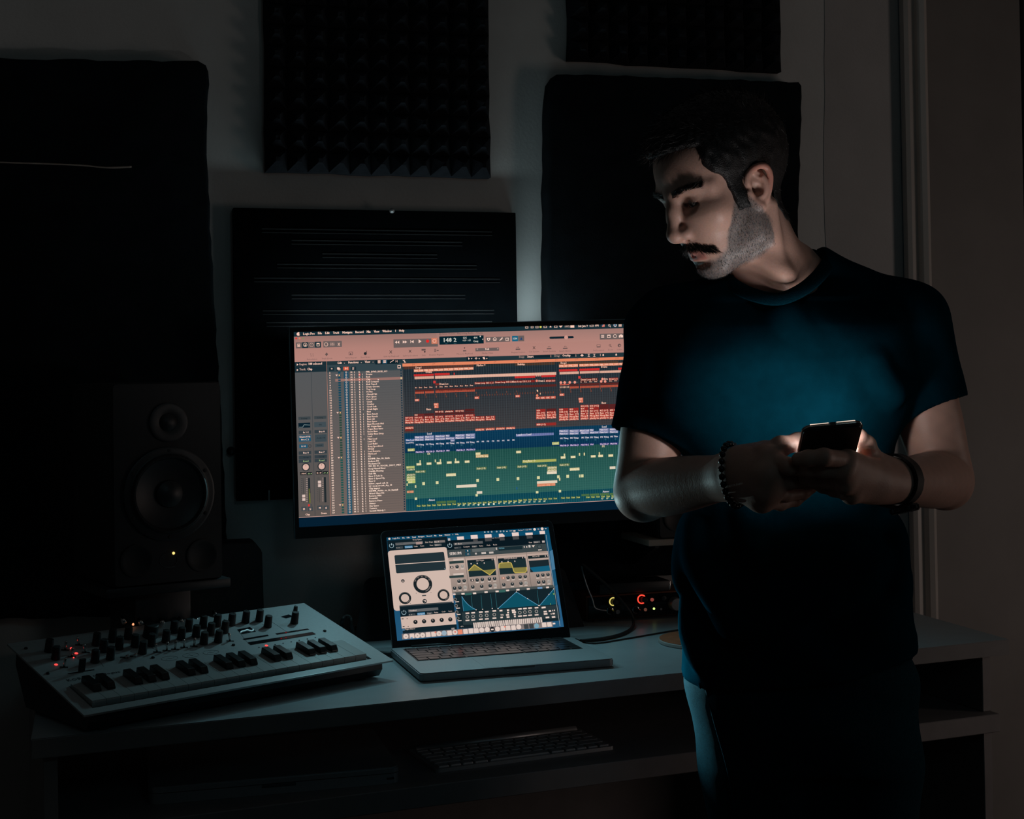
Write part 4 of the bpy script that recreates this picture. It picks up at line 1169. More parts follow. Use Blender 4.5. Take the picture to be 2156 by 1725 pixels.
# inspector strips
for x0, x1, dy, nm1, nm2 in ((105, 202, 0, ('Setting', 'In 1-2', 'Bus 8', 'Group', 'Read'), 'Clap'), (230, 327, -6, ('Setting', 'Bus 8', 'Bus 7', 'Group', 'Read'), 'Drums')):
    S.rect(c3(x0, 818 + dy), c3(x1, 838 + dy), (60, 68, 72), 5); note(c3, x0 + 22, 836 + dy, nm1[0], x1 - 26, 2.8, (30, 40, 46))
    S.rect(c3(x0, 866 + dy), c3(x1 - 2, 902 + dy), (10, 32, 44) if dy == 0 else (64, 76, 82), 5)
    if dy == 0: S.line(c3(110, 898), c3(140, 898), 0.0006, (150, 170, 170), 6); S.line(c3(140, 898), c3(150, 880), 0.0006, (150, 170, 170), 6); S.line(c3(150, 880), c3(198, 882), 0.0006, (150, 170, 170), 6)
    else: note(c3, 268, 884, 'EQ', 290, 2.6, (30, 40, 46))
    for yy, s_ in ((928, nm1[1]), (1090, nm1[2]), (1126, nm1[3]), (1156, nm1[4])):
        S.rect(c3(x0 + 3, yy + dy), c3(x1 + 5, yy + 22 + dy), (52, 62, 68), 5)
        note(c3, x0 + 38, yy + 18 + dy, s_, x0 + 82, 3.4, (238, 200, 184) if s_ != 'Group' else (34, 44, 50)) if s_ != 'Read' else note(c3, x0 + 38, yy + 18 + dy, s_, x0 + 80, 3.4, (150, 176, 120))
    if dy == 0:
        S.rect(c3(108, 966), c3(206, 1010), (34, 84, 108), 5); note(c3, 112, 982, 'Channel EQ', 200, 3.2, WT); note(c3, 128, 1004, 'Pro-C 2', 188, 3.2, WT)
        S.rect(c3(112, 1036), c3(180, 1062), (34, 84, 108), 5); note(c3, 130, 1056, 'B 14', 162, 3.2, WT); S.disc(c3(196, 1048), 0.0028, (40, 50, 56), 6, 12, 0.0008)
    else:
        S.rect(c3(236, 958), c3(330, 1012), (60, 72, 78), 5); note(c3, 250, 990, 'Audio FX', 318, 2.8, (34, 44, 50)); S.rect(c3(238, 1030), c3(306, 1054), (60, 72, 78), 5); note(c3, 250, 1048, 'Sends', 294, 2.8, (34, 44, 50))
    xm = (x0 + x1) / 2 + 11
    S.disc(c3(xm, 1214 + dy), 0.0072, (44, 50, 54), 5, 20, 0.0016); S.disc(c3(xm, 1214 + dy), 0.0052, (218, 178, 164), 6, 18); S.line(c3(xm, 1195 + dy), c3(xm, 1208 + dy), 0.0006, (60, 56, 56), 7)
    S.rect(c3(x0 + 14, 1254 + dy), c3(x0 + 62, 1276 + dy), (20, 26, 30), 5); S.rect(c3(x0 + 66, 1254 + dy), c3(x0 + 110, 1276 + dy), (20, 26, 30), 5)
    note(c3, x0 + 18, 1272 + dy, '-10.0' if dy == 0 else '0.0', x0 + 58, 3.0, WT); note(c3, x0 + 70, 1272 + dy, '-16.0' if dy == 0 else '-9.1', x0 + 106, 3.0, (170, 196, 140))
    S.rect(c3(x0 + 36, 1300 + dy), c3(x0 + 44, 1500 + dy), (40, 46, 50), 5)
    S.rect(c3(x0 + 76, 1300 + dy), c3(x0 + 98, 1498 + dy), (34, 42, 46), 5)
    for q in range(13):
        yy = 1305 + q * 15 + dy
        S.rect(c3(x0 + 62, yy), c3(x0 + 74, yy + 4), (170, 146, 138), 6); S.rect(c3(x0 + 22, yy), c3(x0 + 32, yy + 3), (60, 62, 64), 6)
    fy = 1432 if dy == 0 else 1322
    S.rect(c3(x0 + 30, fy), c3(x0 + 56, fy + 48), (216, 190, 180), 7); S.rect(c3(x0 + 30, fy + 22), c3(x0 + 56, fy + 27), (120, 100, 96), 8)
    if dy == 0: S.rect(c3(x0 + 84, 1384), c3(x0 + 90, 1498), (166, 170, 60), 7); S.rect(c3(x0 + 92, 1420), c3(x0 + 96, 1498), (150, 156, 70), 7); S.rect(c3(182, 1508), c3(196, 1524), (220, 50, 46), 7); S.rect(c3(204, 1506), c3(214, 1522), (70, 76, 80), 6)
    for q, s_ in ((26, 'M'), (76, 'S')): S.rect(c3(x0 + q - 2, 1528 + dy * 1.6), c3(x0 + q + 40, 1560 + dy * 1.6), (66, 72, 76), 5); note(c3, x0 + q + 11, 1554 + dy * 1.6, s_, x0 + q + 26, 4.0, WT)
    note(c3, x0 + 56, 1596 + dy * 1.6, nm2, x0 + 92 + (8 if dy else 0), 3.8, WT)
S.build('screen', mon, mbase, 1.0, 'lit display of tracks and regions in red, blue and green bands')

# monitor stand: wide folded plate with window slots, neck behind the screen
nx0 = float(on_axis(745, 1325, 1, 2.455)[0]); nx1 = float(on_axis(1229, 1318, 1, 2.455)[0])
tx0 = float(on_axis(772, 1212, 1, 2.49)[0]); tx1 = float(on_axis(1198, 1212, 1, 2.49)[0])
ztop = float(on_axis(775, 1210, 1, 2.49)[2]) - ZD
bm = bm_new()
hw = (nx1 - nx0) / 2; cxs = (nx0 + nx1) / 2 - mbase[0]; tw = (tx1 - tx0) / 2
rc = 0.018
pl = [(-hw, 0.0), (-hw + 0.075, 0.0), (-hw + 0.090, 0.047), (-hw + 0.128, 0.047), (-hw + 0.128, 0.012), (hw - 0.128, 0.012), (hw - 0.128, 0.047), (hw - 0.090, 0.047), (hw - 0.075, 0.0), (hw, 0.0)]
for a in range(0, 91, 18): pl.append((tw - rc + rc * math.cos(math.radians(a)), ztop - rc + rc * math.sin(math.radians(a))))
for a in range(90, 181, 18): pl.append((-tw + rc + rc * math.cos(math.radians(a)), ztop - rc + rc * math.sin(math.radians(a))))
lean = math.atan2(0.035, ztop)
Ts = Matrix.Translation((cxs, 2.452 - mbase[1], 0.0004)) @ Matrix.Rotation(PI / 2 - lean, 4, 'X')
add_prism(bm, pl, -0.004, 0.0, Ts)
mesh_obj('stand_plate', bm, M['plastic'], mon)
box('stand_foot', cxs - hw * 0.9, 2.456 - mbase[1], 0.0005, cxs + hw * 0.9, 2.57 - mbase[1], 0.008, M['plastic'], mon, bevel=0.002)
box('stand_neck', cxs - 0.035, 2.512 - mbase[1], 0.007, cxs + 0.035, 2.53 - mbase[1], 0.40, M['plastic'], mon, bevel=0.003)
# ================================================================== open laptop
def c5(x, y): return 780 + x / 4.146, 1080 + y / 4.146
def cL(x, y): return 800 + x / 6.162, 1080 + y / 6.162
def cR(x, y): return 980 + x / 6.161, 1080 + y / 6.161
def c8(x, y): return 840 + x / 4.791, 1320 + y / 4.791


LC = np.array([0.6184, 2.345, 0.890]); LM = rotm(-0.0491, -0.4369, -0.0236)
LW, LH = 0.286, 0.286 * 0.625
lb = np.array([0.6195, 2.204, ZD])
LA = 0.012
lap = thing('laptop', lb, 'open laptop running audio plug-ins in front of the large monitor', 'laptop')
LT4 = Matrix.Rotation(LA, 4, 'Z')
bw2, bd2, bth = 0.156, 0.108, 0.0135
bm = bm_new()
add_prism(bm, rounded_rect(2 * bw2, 2 * bd2, 0.009), 0.0015, bth, LT4)
bmesh.ops.recalc_face_normals(bm, faces=bm.faces[:])
bmesh.ops.bevel(bm, geom=[e for e in bm.edges if abs(e.verts[0].co.z - e.verts[1].co.z) < 1e-6], offset=0.0016, segments=2, affect='EDGES')
base_o = mesh_obj('base', bm, None, lap, smooth=True, mats=[M['alu'], M['alu_side']], angle=35)
for p in base_o.data.polygons:
    if p.normal.z < 0.7: p.material_index = 1
for sx in (-1, 1):
    for sy in (-1, 1):
        bm = bm_new(); add_lathe(bm, [(0.006, 0.0002), (0.006, 0.0016)], 12, LT4 @ Matrix.Translation((sx * 0.13, sy * 0.085, 0)))
        mesh_obj('foot', bm, M['rubber'], lap)
box('thumb_notch', -0.025, -bd2 - 0.0003, bth - 0.0035, 0.025, -bd2 + 0.0012, bth + 0.0001, M['plastic_mid'], lap, bevel=0.0008, M4=LT4)


def lap_uv(px, py, h=bth):
    p = on_axis(px, py, 2, ZD + h) - lb
    c, s = math.cos(-LA), math.sin(-LA)
    return float(p[0] * c - p[1] * s), float(p[0] * s + p[1] * c)


k0 = lap_uv(*c8(160, 352)); k1 = lap_uv(*c8(1860, 205)); k2 = lap_uv(*c8(45, 225)); k3 = lap_uv(*c8(1665, 92))
kx0, kx1 = (k0[0] + k2[0]) / 2, (k1[0] + k3[0]) / 2
ky0, ky1 = (k0[1] + k1[1]) / 2, (k2[1] + k3[1]) / 2
kx0, kx1 = -0.1375, 0.1375
ky1 = min(ky1, bd2 - 0.018); ky0 = ky1 - 0.104
box('key_well', kx0, ky0, bth - 0.0002, kx1, ky1, bth + 0.00025, M['plastic'], lap, M4=LT4)
rows = [('f', 14, 0.55, [1] * 14), ('n', 14, 1, [1] * 13 + [1.6]), ('q', 14, 1, [1.6] + [1] * 13), ('a', 13, 1, [1.85] + [1] * 11 + [1.85]), ('z', 12, 1, [2.35] + [1] * 10 + [2.35]), ('s', 10, 1.05, [1, 1, 1, 1.25, 5.3, 1.25, 1, 1, 1, 1])]
key_mesh = {}


def keycap(name, w, d, h, mt, r=0.0012):
    k = (name, round(w, 4), round(d, 4))
    if k not in key_mesh:
        bm = bm_new()
        poly = rounded_rect(w, d, r, 2)
        n = len(poly)
        lo = [bm.verts.new((p[0], p[1], 0)) for p in poly]
        hi = [bm.verts.new((p[0] * 0.95, p[1] * 0.95, h)) for p in poly]
        bm.faces.new(hi)
        for i in range(n): bm.faces.new((lo[i], lo[(i + 1) % n], hi[(i + 1) % n], hi[i]))
        me = bpy.data.meshes.new(name)
        bm.to_mesh(me); bm.free()
        me.materials.append(mt)
        key_mesh[k] = me
    return key_mesh[k]


def keyboard(parent, x0, y0, x1, y1, z, mt, rows, M4, h=0.0012, gap=0.0018):
    tot = sum(r[2] for r in rows)
    y = y1
    for _, n, rh, ws in rows:
        d = (y1 - y0) * rh / tot
        s = (x1 - x0) / sum(ws)
        x = x0
        for w in ws:
            me = keycap('key', w * s - gap, d - gap, h, mt)
            o = bpy.data.objects.new('key', me)
            COL.objects.link(o)
            o.parent = parent
            o.matrix_local = M4 @ Matrix.Translation((x + w * s / 2, y - d / 2, z))
            x += w * s
        y -= d


keyboard(lap, kx0 + 0.001, ky0 + 0.001, kx1 - 0.001, ky1 - 0.001, bth + 0.0002, M['key_top'], rows, LT4)
tp0 = -0.052; tp1 = 0.052
box('touchpad', tp0, -bd2 + 0.006, bth - 0.0004, tp1, ky0 - 0.006, bth + 0.00015, M['alu'], lap, M4=LT4)
# lid
TL4 = mloc(LM, LC, lb)
bm = bm_new()
T2 = TL4 @ Matrix.Translation((0, 0.0006, 0.0)) @ Matrix.Rotation(PI / 2, 4, 'X')
add_prism(bm, rounded_rect(LW + 0.018, LH + 0.036, 0.009, cy=-0.006), -0.0050, 0.0, T2)
bmesh.ops.recalc_face_normals(bm, faces=bm.faces[:])
mesh_obj('lid', bm, M['alu_side'], lap)
bm = bm_new()
outer = rounded_rect(LW + 0.0168, LH + 0.0348, 0.0085, cy=-0.006); inner = rounded_rect(LW, LH, 0.0003)
a = [bm.verts.new((p[0], p[1], 0.0010)) for p in outer]; b = [bm.verts.new((p[0], p[1], 0.0010)) for p in inner]
a2 = [bm.verts.new((p[0], p[1], 0.0)) for p in outer]
n = len(a)
for i in range(n):
    bm.faces.new((a[i], a[(i + 1) % n], b[(i + 1) % n], b[i])); bm.faces.new((a2[i], a2[(i + 1) % n], a[(i + 1) % n], a[i]))
bmesh.ops.transform(bm, matrix=T2, verts=bm.verts[:])
mesh_obj('screen_bezel', bm, M['plastic_gloss'], lap)
bm = bm_new()
hy = bd2 - 0.004
add_tube(bm, [(-0.12, hy, bth - 0.001), (0.12, hy, bth - 0.001)], 0.0045, 10)
bmesh.ops.transform(bm, matrix=LT4, verts=bm.verts[:])
mesh_obj('hinge', bm, M['plastic'], lap, smooth=True)

S = Screen(LC - LM[:, 1] * 0.0006, LM)
W2, H2 = LW / 2, LH / 2
S.rect_uv(-W2, H2, W2, -H2, (10, 74, 104), 0, (34, 84, 118))
S.rect_uv(-W2, H2, W2, H2 - 0.0055, (8, 66, 94), 1)
LWt = (232, 208, 196)
S.disc(cL(122, 338), 0.0019, LWt, 4)
for s_, x, y, x1 in (('Logic Pro', 163, 342, 260), ('File', 288, 336, 322), ('Edit', 348, 332, 386), ('Track', 415, 327, 468), ('Navigate', 495, 320, 578), ('Record', 607, 313, 675), ('Mix', 703, 307, 733), ('View', 765, 304, 808), ('Window', 838, 298, 912), ('1', 940, 292, 948), ('Help', 977, 289, 1020)):
    S.text(s_, cL(x, y), 2.9, LWt, 4, cL(x1, 0)[0], 0.0002)
S.text('100%', cR(568, 245), 2.8, LWt, 4, cR(610, 0)[0]); S.rect(cR(618, 228), cR(650, 243), LWt, 4); S.text('Sat Jan 9  6:21 PM', cR(682, 236), 2.8, LWt, 4, cR(855, 0)[0])
for x in (240, 285, 330, 395, 445, 485): S.disc(cR(x + 10, 252 - (x - 240) * 0.05), 0.0015, (150, 160, 165), 4)
S.disc(cR(897, 216), 0.0024, LWt, 4); S.disc(cR(946, 212), 0.0014, LWt, 4, 10, 0.0004); S.disc(cR(995, 208), 0.0026, LWt, 4); S.rect(cR(1028, 200), cR(1052, 212), (170, 170, 175), 4)
S.poly([cR(525, 238), cR(550, 236), cR(538, 250)], LWt, 4)
# folders on the desktop
FOL = (228, 204, 196)
for x0, y0, x1, y1 in ((66, 292, 162, 340), (246, 282, 342, 326), (600, 258, 695, 305), (776, 262, 874, 292), (958, 238, 1034, 280)): S.rect(cR(x0, y0), cR(x1, y1 - 6), FOL, 3)
S.poly([cR(432, 275), cR(480, 270), cR(506, 292), cR(508, 316), cR(436, 320)], FOL, 3)
for x0, y0, x1, y1 in ((998, 312, 1092, 350), (1178, 302, 1270, 338)): S.rect(cL(x0, y0), cL(x1, y1), FOL, 3)
S.rect(cL(880, 334), cL(914, 362), (190, 180, 180), 9)
DKB = (14, 30, 38)
# left plug-in window
def hom(pts, col, layer): S.poly(pts, col, layer)
S.rect(cL(92, 362), cL(872, 432), DKB, 3); S.rect_uv(S.uv(*cL(92, 362))[0], S.uv(*cL(92, 362))[1], S.uv(*cL(870, 322))[0], S.uv(*cL(112, 500))[1], DKB, 3)
uA, vA_ = S.uv(*cL(100, 495)); uB, vB_ = S.uv(*cL(985, 1490))
vC = S.uv(*cL(190, 1275))[1]; uB2 = S.uv(*cL(870, 500))[0]
def rr(u0, v0, u1, v1, r, col, layer):
    S.quad([(p[0], p[1]) for p in rounded_rect(abs(u1 - u0), abs(v1 - v0), r, 4, (u0 + u1) / 2, (v0 + v1) / 2)], srgb(*col), layer)
WB = (206, 182, 170)
rr(uA, vA_, uB2 + 0.0006, vC, 0.005, WB, 4)
uu0, vv0 = S.uv(*cL(186, 552)); uu1, vv1 = S.uv(*cL(858, 742))
rr(uu0, vv0 + 0.0, uu1, S.uv(*cL(206, 788))[1], 0.0022, (34, 48, 54), 5)
S.line(cL(198, 672), cL(845, 627), 0.0011, (226, 200, 186), 6); S.text('Q', cL(832, 735), 3.0, (150, 170, 180), 6)
def knobg(p, r, c1, rng_, wave=False):
    S.disc(p, r, (26, 34, 38), 6, 28); S.disc(p, r * 0.66, c1, 8, 24)
    S.disc(p, r * 0.97, (70, 72, 72), 7, 18, r * 0.10, 20, 150); S.disc(p, r * 0.86, (120, 112, 108), 7, 10, r * 0.10, 285, 340)
    if wave:
        for a in range(30, 180, 30):
            u, v = S.uv(*p); t = math.radians(a)
            S.quad([(u + r * 0.93 * math.cos(t + d) , v + r * 0.93 * math.sin(t + d)) for d in (-.16, 0.0, .16)] + [(u + r * 0.74 * math.cos(t), v + r * 0.74 * math.sin(t))], srgb(112, 100, 96), 7)
knobg(cL(555, 926), 0.0160, WB, None, True); knobg(cL(325, 1108), 0.0104, (202, 178, 166), None); knobg(cL(825, 1068), 0.0102, (202, 178, 166), None)
S.disc(cL(297, 886), 0.0030, (40, 46, 50), 6); S.disc(cL(297, 892), 0.0020, (140, 126, 120), 7)
S.disc(cL(580, 1148), 0.0038, (34, 42, 46), 6); S.poly([cL(558, 1140), cL(590, 1132), cL(602, 1150), cL(575, 1165), cL(585, 1148)], (206, 184, 174), 7)
S.rect(cL(545, 1070), cL(598, 1080), (70, 72, 74), 6); S.rect(cL(312, 1215), cL(368, 1222), (120, 112, 108), 6); S.rect(cL(805, 1172), cL(868, 1178), (120, 112, 108), 6)
for x, y in ((470, 1045), (662, 1035), (262, 1185), (396, 1175), (766, 1145), (896, 1138)): S.disc(cL(x, y), 0.0006, (90, 84, 82), 6)
GR = (92, 96, 98); BL = (74, 134, 172)
for c_, s_, x0_, y0_, gx, tx in ((cL, 'Manual', 150, 428, 205, 'Deep Space'), (cL, '80 Bars', 905, 425, 965, '')):
    S.disc(c_(x0_, y0_), 0.0040, (150, 176, 186), 6, 20, 0.0009, 130, 410); S.line(c_(x0_, y0_ - 32), c_(x0_, y0_ - 6), 0.0010, (170, 190, 196), 6)
S.rect(cL(200, 400), cL(560, 398), GR, 5); 
def bar(c_, x0, y0, x1, y1, col, txt=None, tc=LWt, layer=5):
    u0, v0 = S.uv(*c_(x0, y0)); u1, v1 = S.uv(*c_(x1, y1))
    if v1 > v0: v0, v1 = v1, v0
    S.rect_uv(u0, v0, u1, v1, col, layer)
    if txt:
        hh = (v0 - v1) * 0.62
        vv, ff = text_geo(txt); sx = min(hh / 0.7, (u1 - u0 - 0.001) / vv[:, 0].max()); k = len(S.V)
        for p in vv: S.V.append((u0 + 0.0006 + p[0] * sx, -0.00004 * (layer + 2), v1 + (v0 - v1 - hh) / 2 + p[1] * hh / 0.7))
        for q in ff: S.F.append(tuple(i + k for i in q)); S.C.append([srgb(*tc)] * len(q))
bar(cL, 200, 392, 558, 400, GR); S.rect_uv(S.uv(*cL(200, 397))[0], S.uv(*cL(200, 397))[1], S.uv(*cL(558, 380))[0], S.uv(*cL(204, 424))[1], (104, 102, 102), 5)
S.text('Manual', cL(215, 413), 3.2, (60, 62, 64), 7, cL(300, 0)[0]); S.text('Deep Space', cL(425, 360), 3.0, LWt, 7, cL(540, 0)[0])
S.text('Side Chain', cL(585, 394), 3.2, LWt, 7, cL(688, 0)[0]); bar(cL, 700, 364, 845, 384, (120, 112, 110), 'Bus 8')
S.rect(cL(465, 380), cL(548, 408), (166, 140, 134), 6)
bar(cL, 205, 442, 300, 464, (60, 68, 72), '<  >'); bar(cL, 320, 432, 424, 456, BL, 'Compare', (220, 216, 214)); S.text('Undo', cL(440, 446), 2.8, LWt, 7, cL(490, 0)[0]); S.text('Redo', cL(525, 440), 2.8, LWt, 7, cL(575, 0)[0])
S.text('View:', cL(645, 432), 2.8, LWt, 7, cL(692, 0)[0]); bar(cL, 705, 408, 800, 428, (90, 92, 94), 'Editor')
# lower left plug-in
vU0 = S.uv(*cL(252, 1222))[1]; uU0 = S.uv(*cL(255, 1240))[0]; uU1 = S.uv(*cL(985, 1400))[0]
S.rect_uv(uU0, vU0, uU1, S.uv(*cL(262, 1352))[1], DKB, 8); S.rect_uv(uU0, S.uv(*cL(262, 1352))[1], uU1, S.uv(*cL(276, 1505))[1], (204, 180, 168), 8); S.rect_uv(uU0 + 0.001, S.uv(*cL(276, 1505))[1], uU1, S.uv(*cL(292, 1570))[1], (16, 34, 42), 8)
S.rect_uv(uU0, vU0 + 0.0022, S.uv(*cL(945, 1200))[0], vU0, (60, 66, 70), 8)
S.disc(cL(310, 1295), 0.0040, (150, 176, 186), 10, 20, 0.0009, 130, 410); S.line(cL(310, 1265), cL(310, 1290), 0.0010, (170, 190, 196), 10)
S.rect_uv(S.uv(*cL(365, 1255))[0], S.uv(*cL(365, 1258))[1], S.uv(*cL(755, 1240))[0], S.uv(*cL(368, 1294))[1], (96, 98, 100), 9); S.text('Untitled', cL(380, 1283), 3.2, LWt, 11, cL(472, 0)[0])
bar(cL, 370, 1312, 460, 1332, (60, 68, 72), '<  >', layer=9); bar(cL, 482, 1300, 586, 1322, BL, 'Compare', (220, 216, 214), 9); bar(cL, 605, 1294, 682, 1314, (70, 76, 80), 'Copy', layer=9); S.text('Paste', cL(702, 1304), 2.8, LWt, 11, cL(755, 0)[0]); S.text('Undo', cL(802, 1294), 2.8, LWt, 11, cL(852, 0)[0]); S.text('Redo', cL(890, 1288), 2.8, LWt, 11, cL(938, 0)[0])
for x, y in ((460, 1418), (572, 1410), (687, 1402), (800, 1392), (912, 1385)): S.disc(cL(x, y), 0.0036, (26, 32, 36), 10, 18); S.line(cL(x, y), cL(x - 4, y - 16), 0.0009, (200, 186, 178), 11)
for x, y in ((280, 1378), (294, 1480)): S.rect(cL(x, y - 6), cL(x + 26, y + 4), (30, 36, 40), 10); S.disc(cL(x + 72, y - 4), 0.0008, (30, 36, 40), 10)
S.text('Plugin Alliance', cL(325, 1522), 3.0, LWt, 11, cL(455, 0)[0]); S.rect(cL(290, 1510), cL(322, 1530), (70, 110, 140), 10); S.rect(cL(925, 1495), cL(968, 1515), (150, 140, 136), 10)
# right plug-in window (synth editor)
uX0 = S.uv(*cL(858, 400))[0]; uX1 = S.uv(*cR(1045, 400))[0]
vX0 = S.uv(*cL(868, 362))[1]
# header
vH = S.uv(*cL(880, 486))[1]; vS = S.uv(*cL(890, 585))[1]; vK = S.uv(*cL(935, 1045))[1]; vM2 = S.uv(*cR(390, 1250))[1]; vB3 = S.uv(*cR(100, 1420))[1]; vE = S.uv(*cR(0, 1500))[1]
S.rect_uv(uX0, vX0, uX1, vH, (10, 24, 32), 5); S.rect_uv(uX0, vH, uX1, vS, (58, 68, 70), 5)
for x0, y0, w_ in ((98, 342, 64), (250, 326, 92), (440, 318, 70), (610, 304, 86), (790, 292, 82)): S.rect(cR(x0, y0), cR(x0 + w_, y0 + 40), (70, 70, 72), 6)
S.disc(cL(905, 425), 0.0040, (150, 176, 186), 7, 20, 0.0009, 130, 410); S.line(cL(905, 395), cL(905, 420), 0.0010, (170, 190, 196), 7)
S.rect_uv(S.uv(*cL(955, 395))[0], S.uv(*cL(955, 392))[1], S.uv(*cR(225, 385))[0], S.uv(*cL(957, 424))[1], (88, 90, 92), 6); S.text('80 Bars', cL(972, 415), 3.2, LWt, 8, cL(1064, 0)[0])
bar(cL, 962, 445, 1055, 463, (60, 68, 72), '<  >', layer=6); S.text('Compare', cL(1080, 452), 2.9, LWt, 8, cL(1165, 0)[0]); bar(cL, 1190, 428, 1262, 446, (88, 90, 92), 'Copy', layer=6)
S.text('Paste', cR(178, 440), 2.9, LWt, 8, cR(228, 0)[0]); S.text('Undo', cR(275, 432), 2.9, LWt, 8, cR(325, 0)[0]); S.text('Redo', cR(360, 425), 2.9, LWt, 8, cR(410, 0)[0])
S.text('View:', cR(820, 395), 2.9, LWt, 8, cR(868, 0)[0]); bar(cR, 880, 370, 970, 390, (90, 92, 94), 'Editor', layer=6); S.rect(cR(992, 364), cR(1030, 386), (190, 176, 170), 7)
S.text('Sub Forum', cR(340, 338), 2.6, (170, 160, 156), 8, cR(445, 0)[0])
S.text('SERUM', cL(902, 552), 6.0, (206, 192, 184), 8, cL(1055, 0)[0], 0.0008)
S.rect(cL(1105, 482), cL(1175, 508), (14, 66, 84), 6); S.rect(cL(1105, 520), cL(1175, 552), (14, 66, 84), 6); S.rect(cL(1130, 488), cL(1146, 502), LWt, 7); S.text('OS', cL(1128, 546), 3, LWt, 7, cL(1158, 0)[0])
for x, y, w_ in ((122, 520, 26), (205, 514, 62), (305, 508, 60)): S.rect(cR(x, y), cR(x + w_, y + 20), (196, 184, 176), 7)
S.rect(cR(85, 470), cR(385, 492), (92, 98, 98), 6); S.rect(cR(390, 452), cR(412, 482), (196, 184, 176), 7); S.rect(cR(425, 452), cR(740, 472), (24, 42, 48), 6); S.text('OS Dirt', cR(432, 472), 3.2, (120, 190, 210), 8, cR(505, 0)[0])
for x in (755, 788): S.rect(cR(x, 434), cR(x + 14, 454), LWt, 7)
S.rect(cR(815, 420), cR(845, 450), (200, 190, 182), 7); S.poly([cR(858, 425), cR(900, 420), cR(880, 450)], LWt, 7); S.disc(cR(960, 442), 0.0042, (40, 52, 56), 7, 18, 0.0010); S.disc(cR(960, 442), 0.0026, (70, 80, 82), 7); S.rect(cR(942, 478), cR(990, 486), LWt, 7)
# oscillator field
S.rect_uv(uX0, vS, uX1 + 0.0010, vK, (190, 166, 154), 5, (140, 126, 118))
uo = [S.uv(*p)[0] for p in (cL(1105, 610), cR(400, 560), cR(795, 550))]
for u in uo: S.rect_uv(u - 0.0005, vS, u + 0.0003, vK, (112, 100, 94), 6)
S.rect_uv(uX0 + 0.001, vS - 0.0004, uX1, vS - 0.0034, (160, 142, 132), 6)
for x0, y0, x1, y1 in ((20, 605, 390, 800), (418, 583, 795, 770)):
    u0, v0 = S.uv(*cR(x0, y0 + 12)); u1, v1 = S.uv(*cR(x1 + 10, y1 + 8))
    S.rect_uv(u0, v0, u1, v1, (26, 44, 48), 7); S.rect_uv(u0, v0, u1, v0 - 0.0042, (18, 32, 38), 8)
S.text('Sub Organ', cR(138, 632), 3.0, LWt, 10, cR(240, 0)[0]); S.text('SawSquareReduced', cR(500, 606), 3.0, LWt, 10, cR(670, 0)[0])
YL = (196, 172, 84); YD = (132, 124, 66)
base_l = S.uv(*cR(30, 755)); 
def ypoly(pts, col, layer): S.quad([S.uv(*cR(*p)) for p in pts], srgb(*col), layer)
ypoly([(35, 757), (115, 675), (225, 748)], YD, 9); ypoly([(212, 748), (395, 730), (315, 808)], YD, 9)
for a, b in (((35, 757), (115, 675)), ((115, 675), (315, 808)), ((315, 808), (395, 730))): S.line(cR(*a), cR(*b), 0.0014, YL, 10)
ypoly([(432, 722), (436, 668), (450, 654), (580, 646), (596, 660), (612, 714)], YD, 9); ypoly([(612, 714), (628, 764), (645, 780), (775, 774), (792, 756), (792, 706)], YD, 9)
for a, b in (((432, 722), (436, 668)), ((436, 668), (450, 654)), ((450, 654), (580, 646)), ((580, 646), (596, 660)), ((596, 660), (628, 764)), ((628, 764), (645, 780)), ((645, 780), (775, 774)), ((775, 774), (792, 756)), ((792, 756), (792, 706))): S.line(cR(*a), cR(*b), 0.0014, YL, 10)
for x in (66, 145, 236, 465, 545, 633): S.rect(cR(x, 656 - (x - 66) * .06), cR(x + 14, 670 - (x - 66) * .06), LWt, 10)
for x, y in ((340, 606), (366, 604), (736, 582), (764, 580), (1030, 560), (1058, 558)): S.rect(cR(x, y - 8), cR(x + 10, y + 10), LWt, 10)
u0, v0 = S.uv(*cR(808, 562)); u1, v1 = S.uv(*cR(1072, 560)); S.rect_uv(u0, v0, u1, v0 - 0.0052, (24, 38, 42), 7); S.text('MG Low 24', cR(870, 578), 3.0, LWt, 10, cR(960, 0)[0])
u0, v0 = S.uv(*cR(820, 628)); u1, v1 = S.uv(*cR(1100, 755)); S.rect_uv(u0, v0 + 0.0005, u1, v1, (26, 40, 46), 7)
S.quad([S.uv(*cR(*p)) for p in ((832, 712), (1088, 684), (1098, 755), (882, 770))], srgb(20, 92, 120), 8)
# left noise / sub column
for y0, y1 in ((632, 662), (820, 848)): bar(cL, 898, y0, 1090, y1 - 10, (44, 60, 60), layer=7)
for y in (600, 790): S.rect(cL(950, y), cL(1088, y + 14), (206, 188, 178), 7)
def kn(c_, x, y, r=0.0030, lite=False):
    S.disc(c_(x, y), r * 1.15, (96, 94, 92) if not lite else (190, 178, 170), 8, 14); S.disc(c_(x, y), r, (38, 48, 52) if not lite else (150, 144, 138), 9, 14); S.line(c_(x, y), c_(x - 3, y - 18), 0.0007, (214, 200, 190), 10)
    S.rect(c_(x - 20, y + 30), c_(x + 22, y + 37), (212, 196, 186), 9)
for x, y, l in ((1000, 700, 0), (1068, 694, 1), (1025, 888, 0), (1092, 882, 0), (968, 980, 0), (1037, 974, 0), (1105, 968, 1)): kn(cL, x, y, 0.0028, l)
for x, y, l in ((152, 872, 0), (218, 866, 0), (310, 860, 0), (378, 855, 0), (95, 962, 0), (210, 955, 0), (320, 946, 0), (385, 942, 1), (552, 842, 0), (618, 838, 0), (708, 832, 0), (775, 828, 0), (497, 934, 0), (608, 925, 0), (720, 916, 0), (784, 912, 1), (938, 815, 0), (1004, 808, 0), (1070, 802, 0), (950, 902, 0), (1015, 896, 0), (1082, 892, 1)): kn(cR, x, y, 0.0028, l)
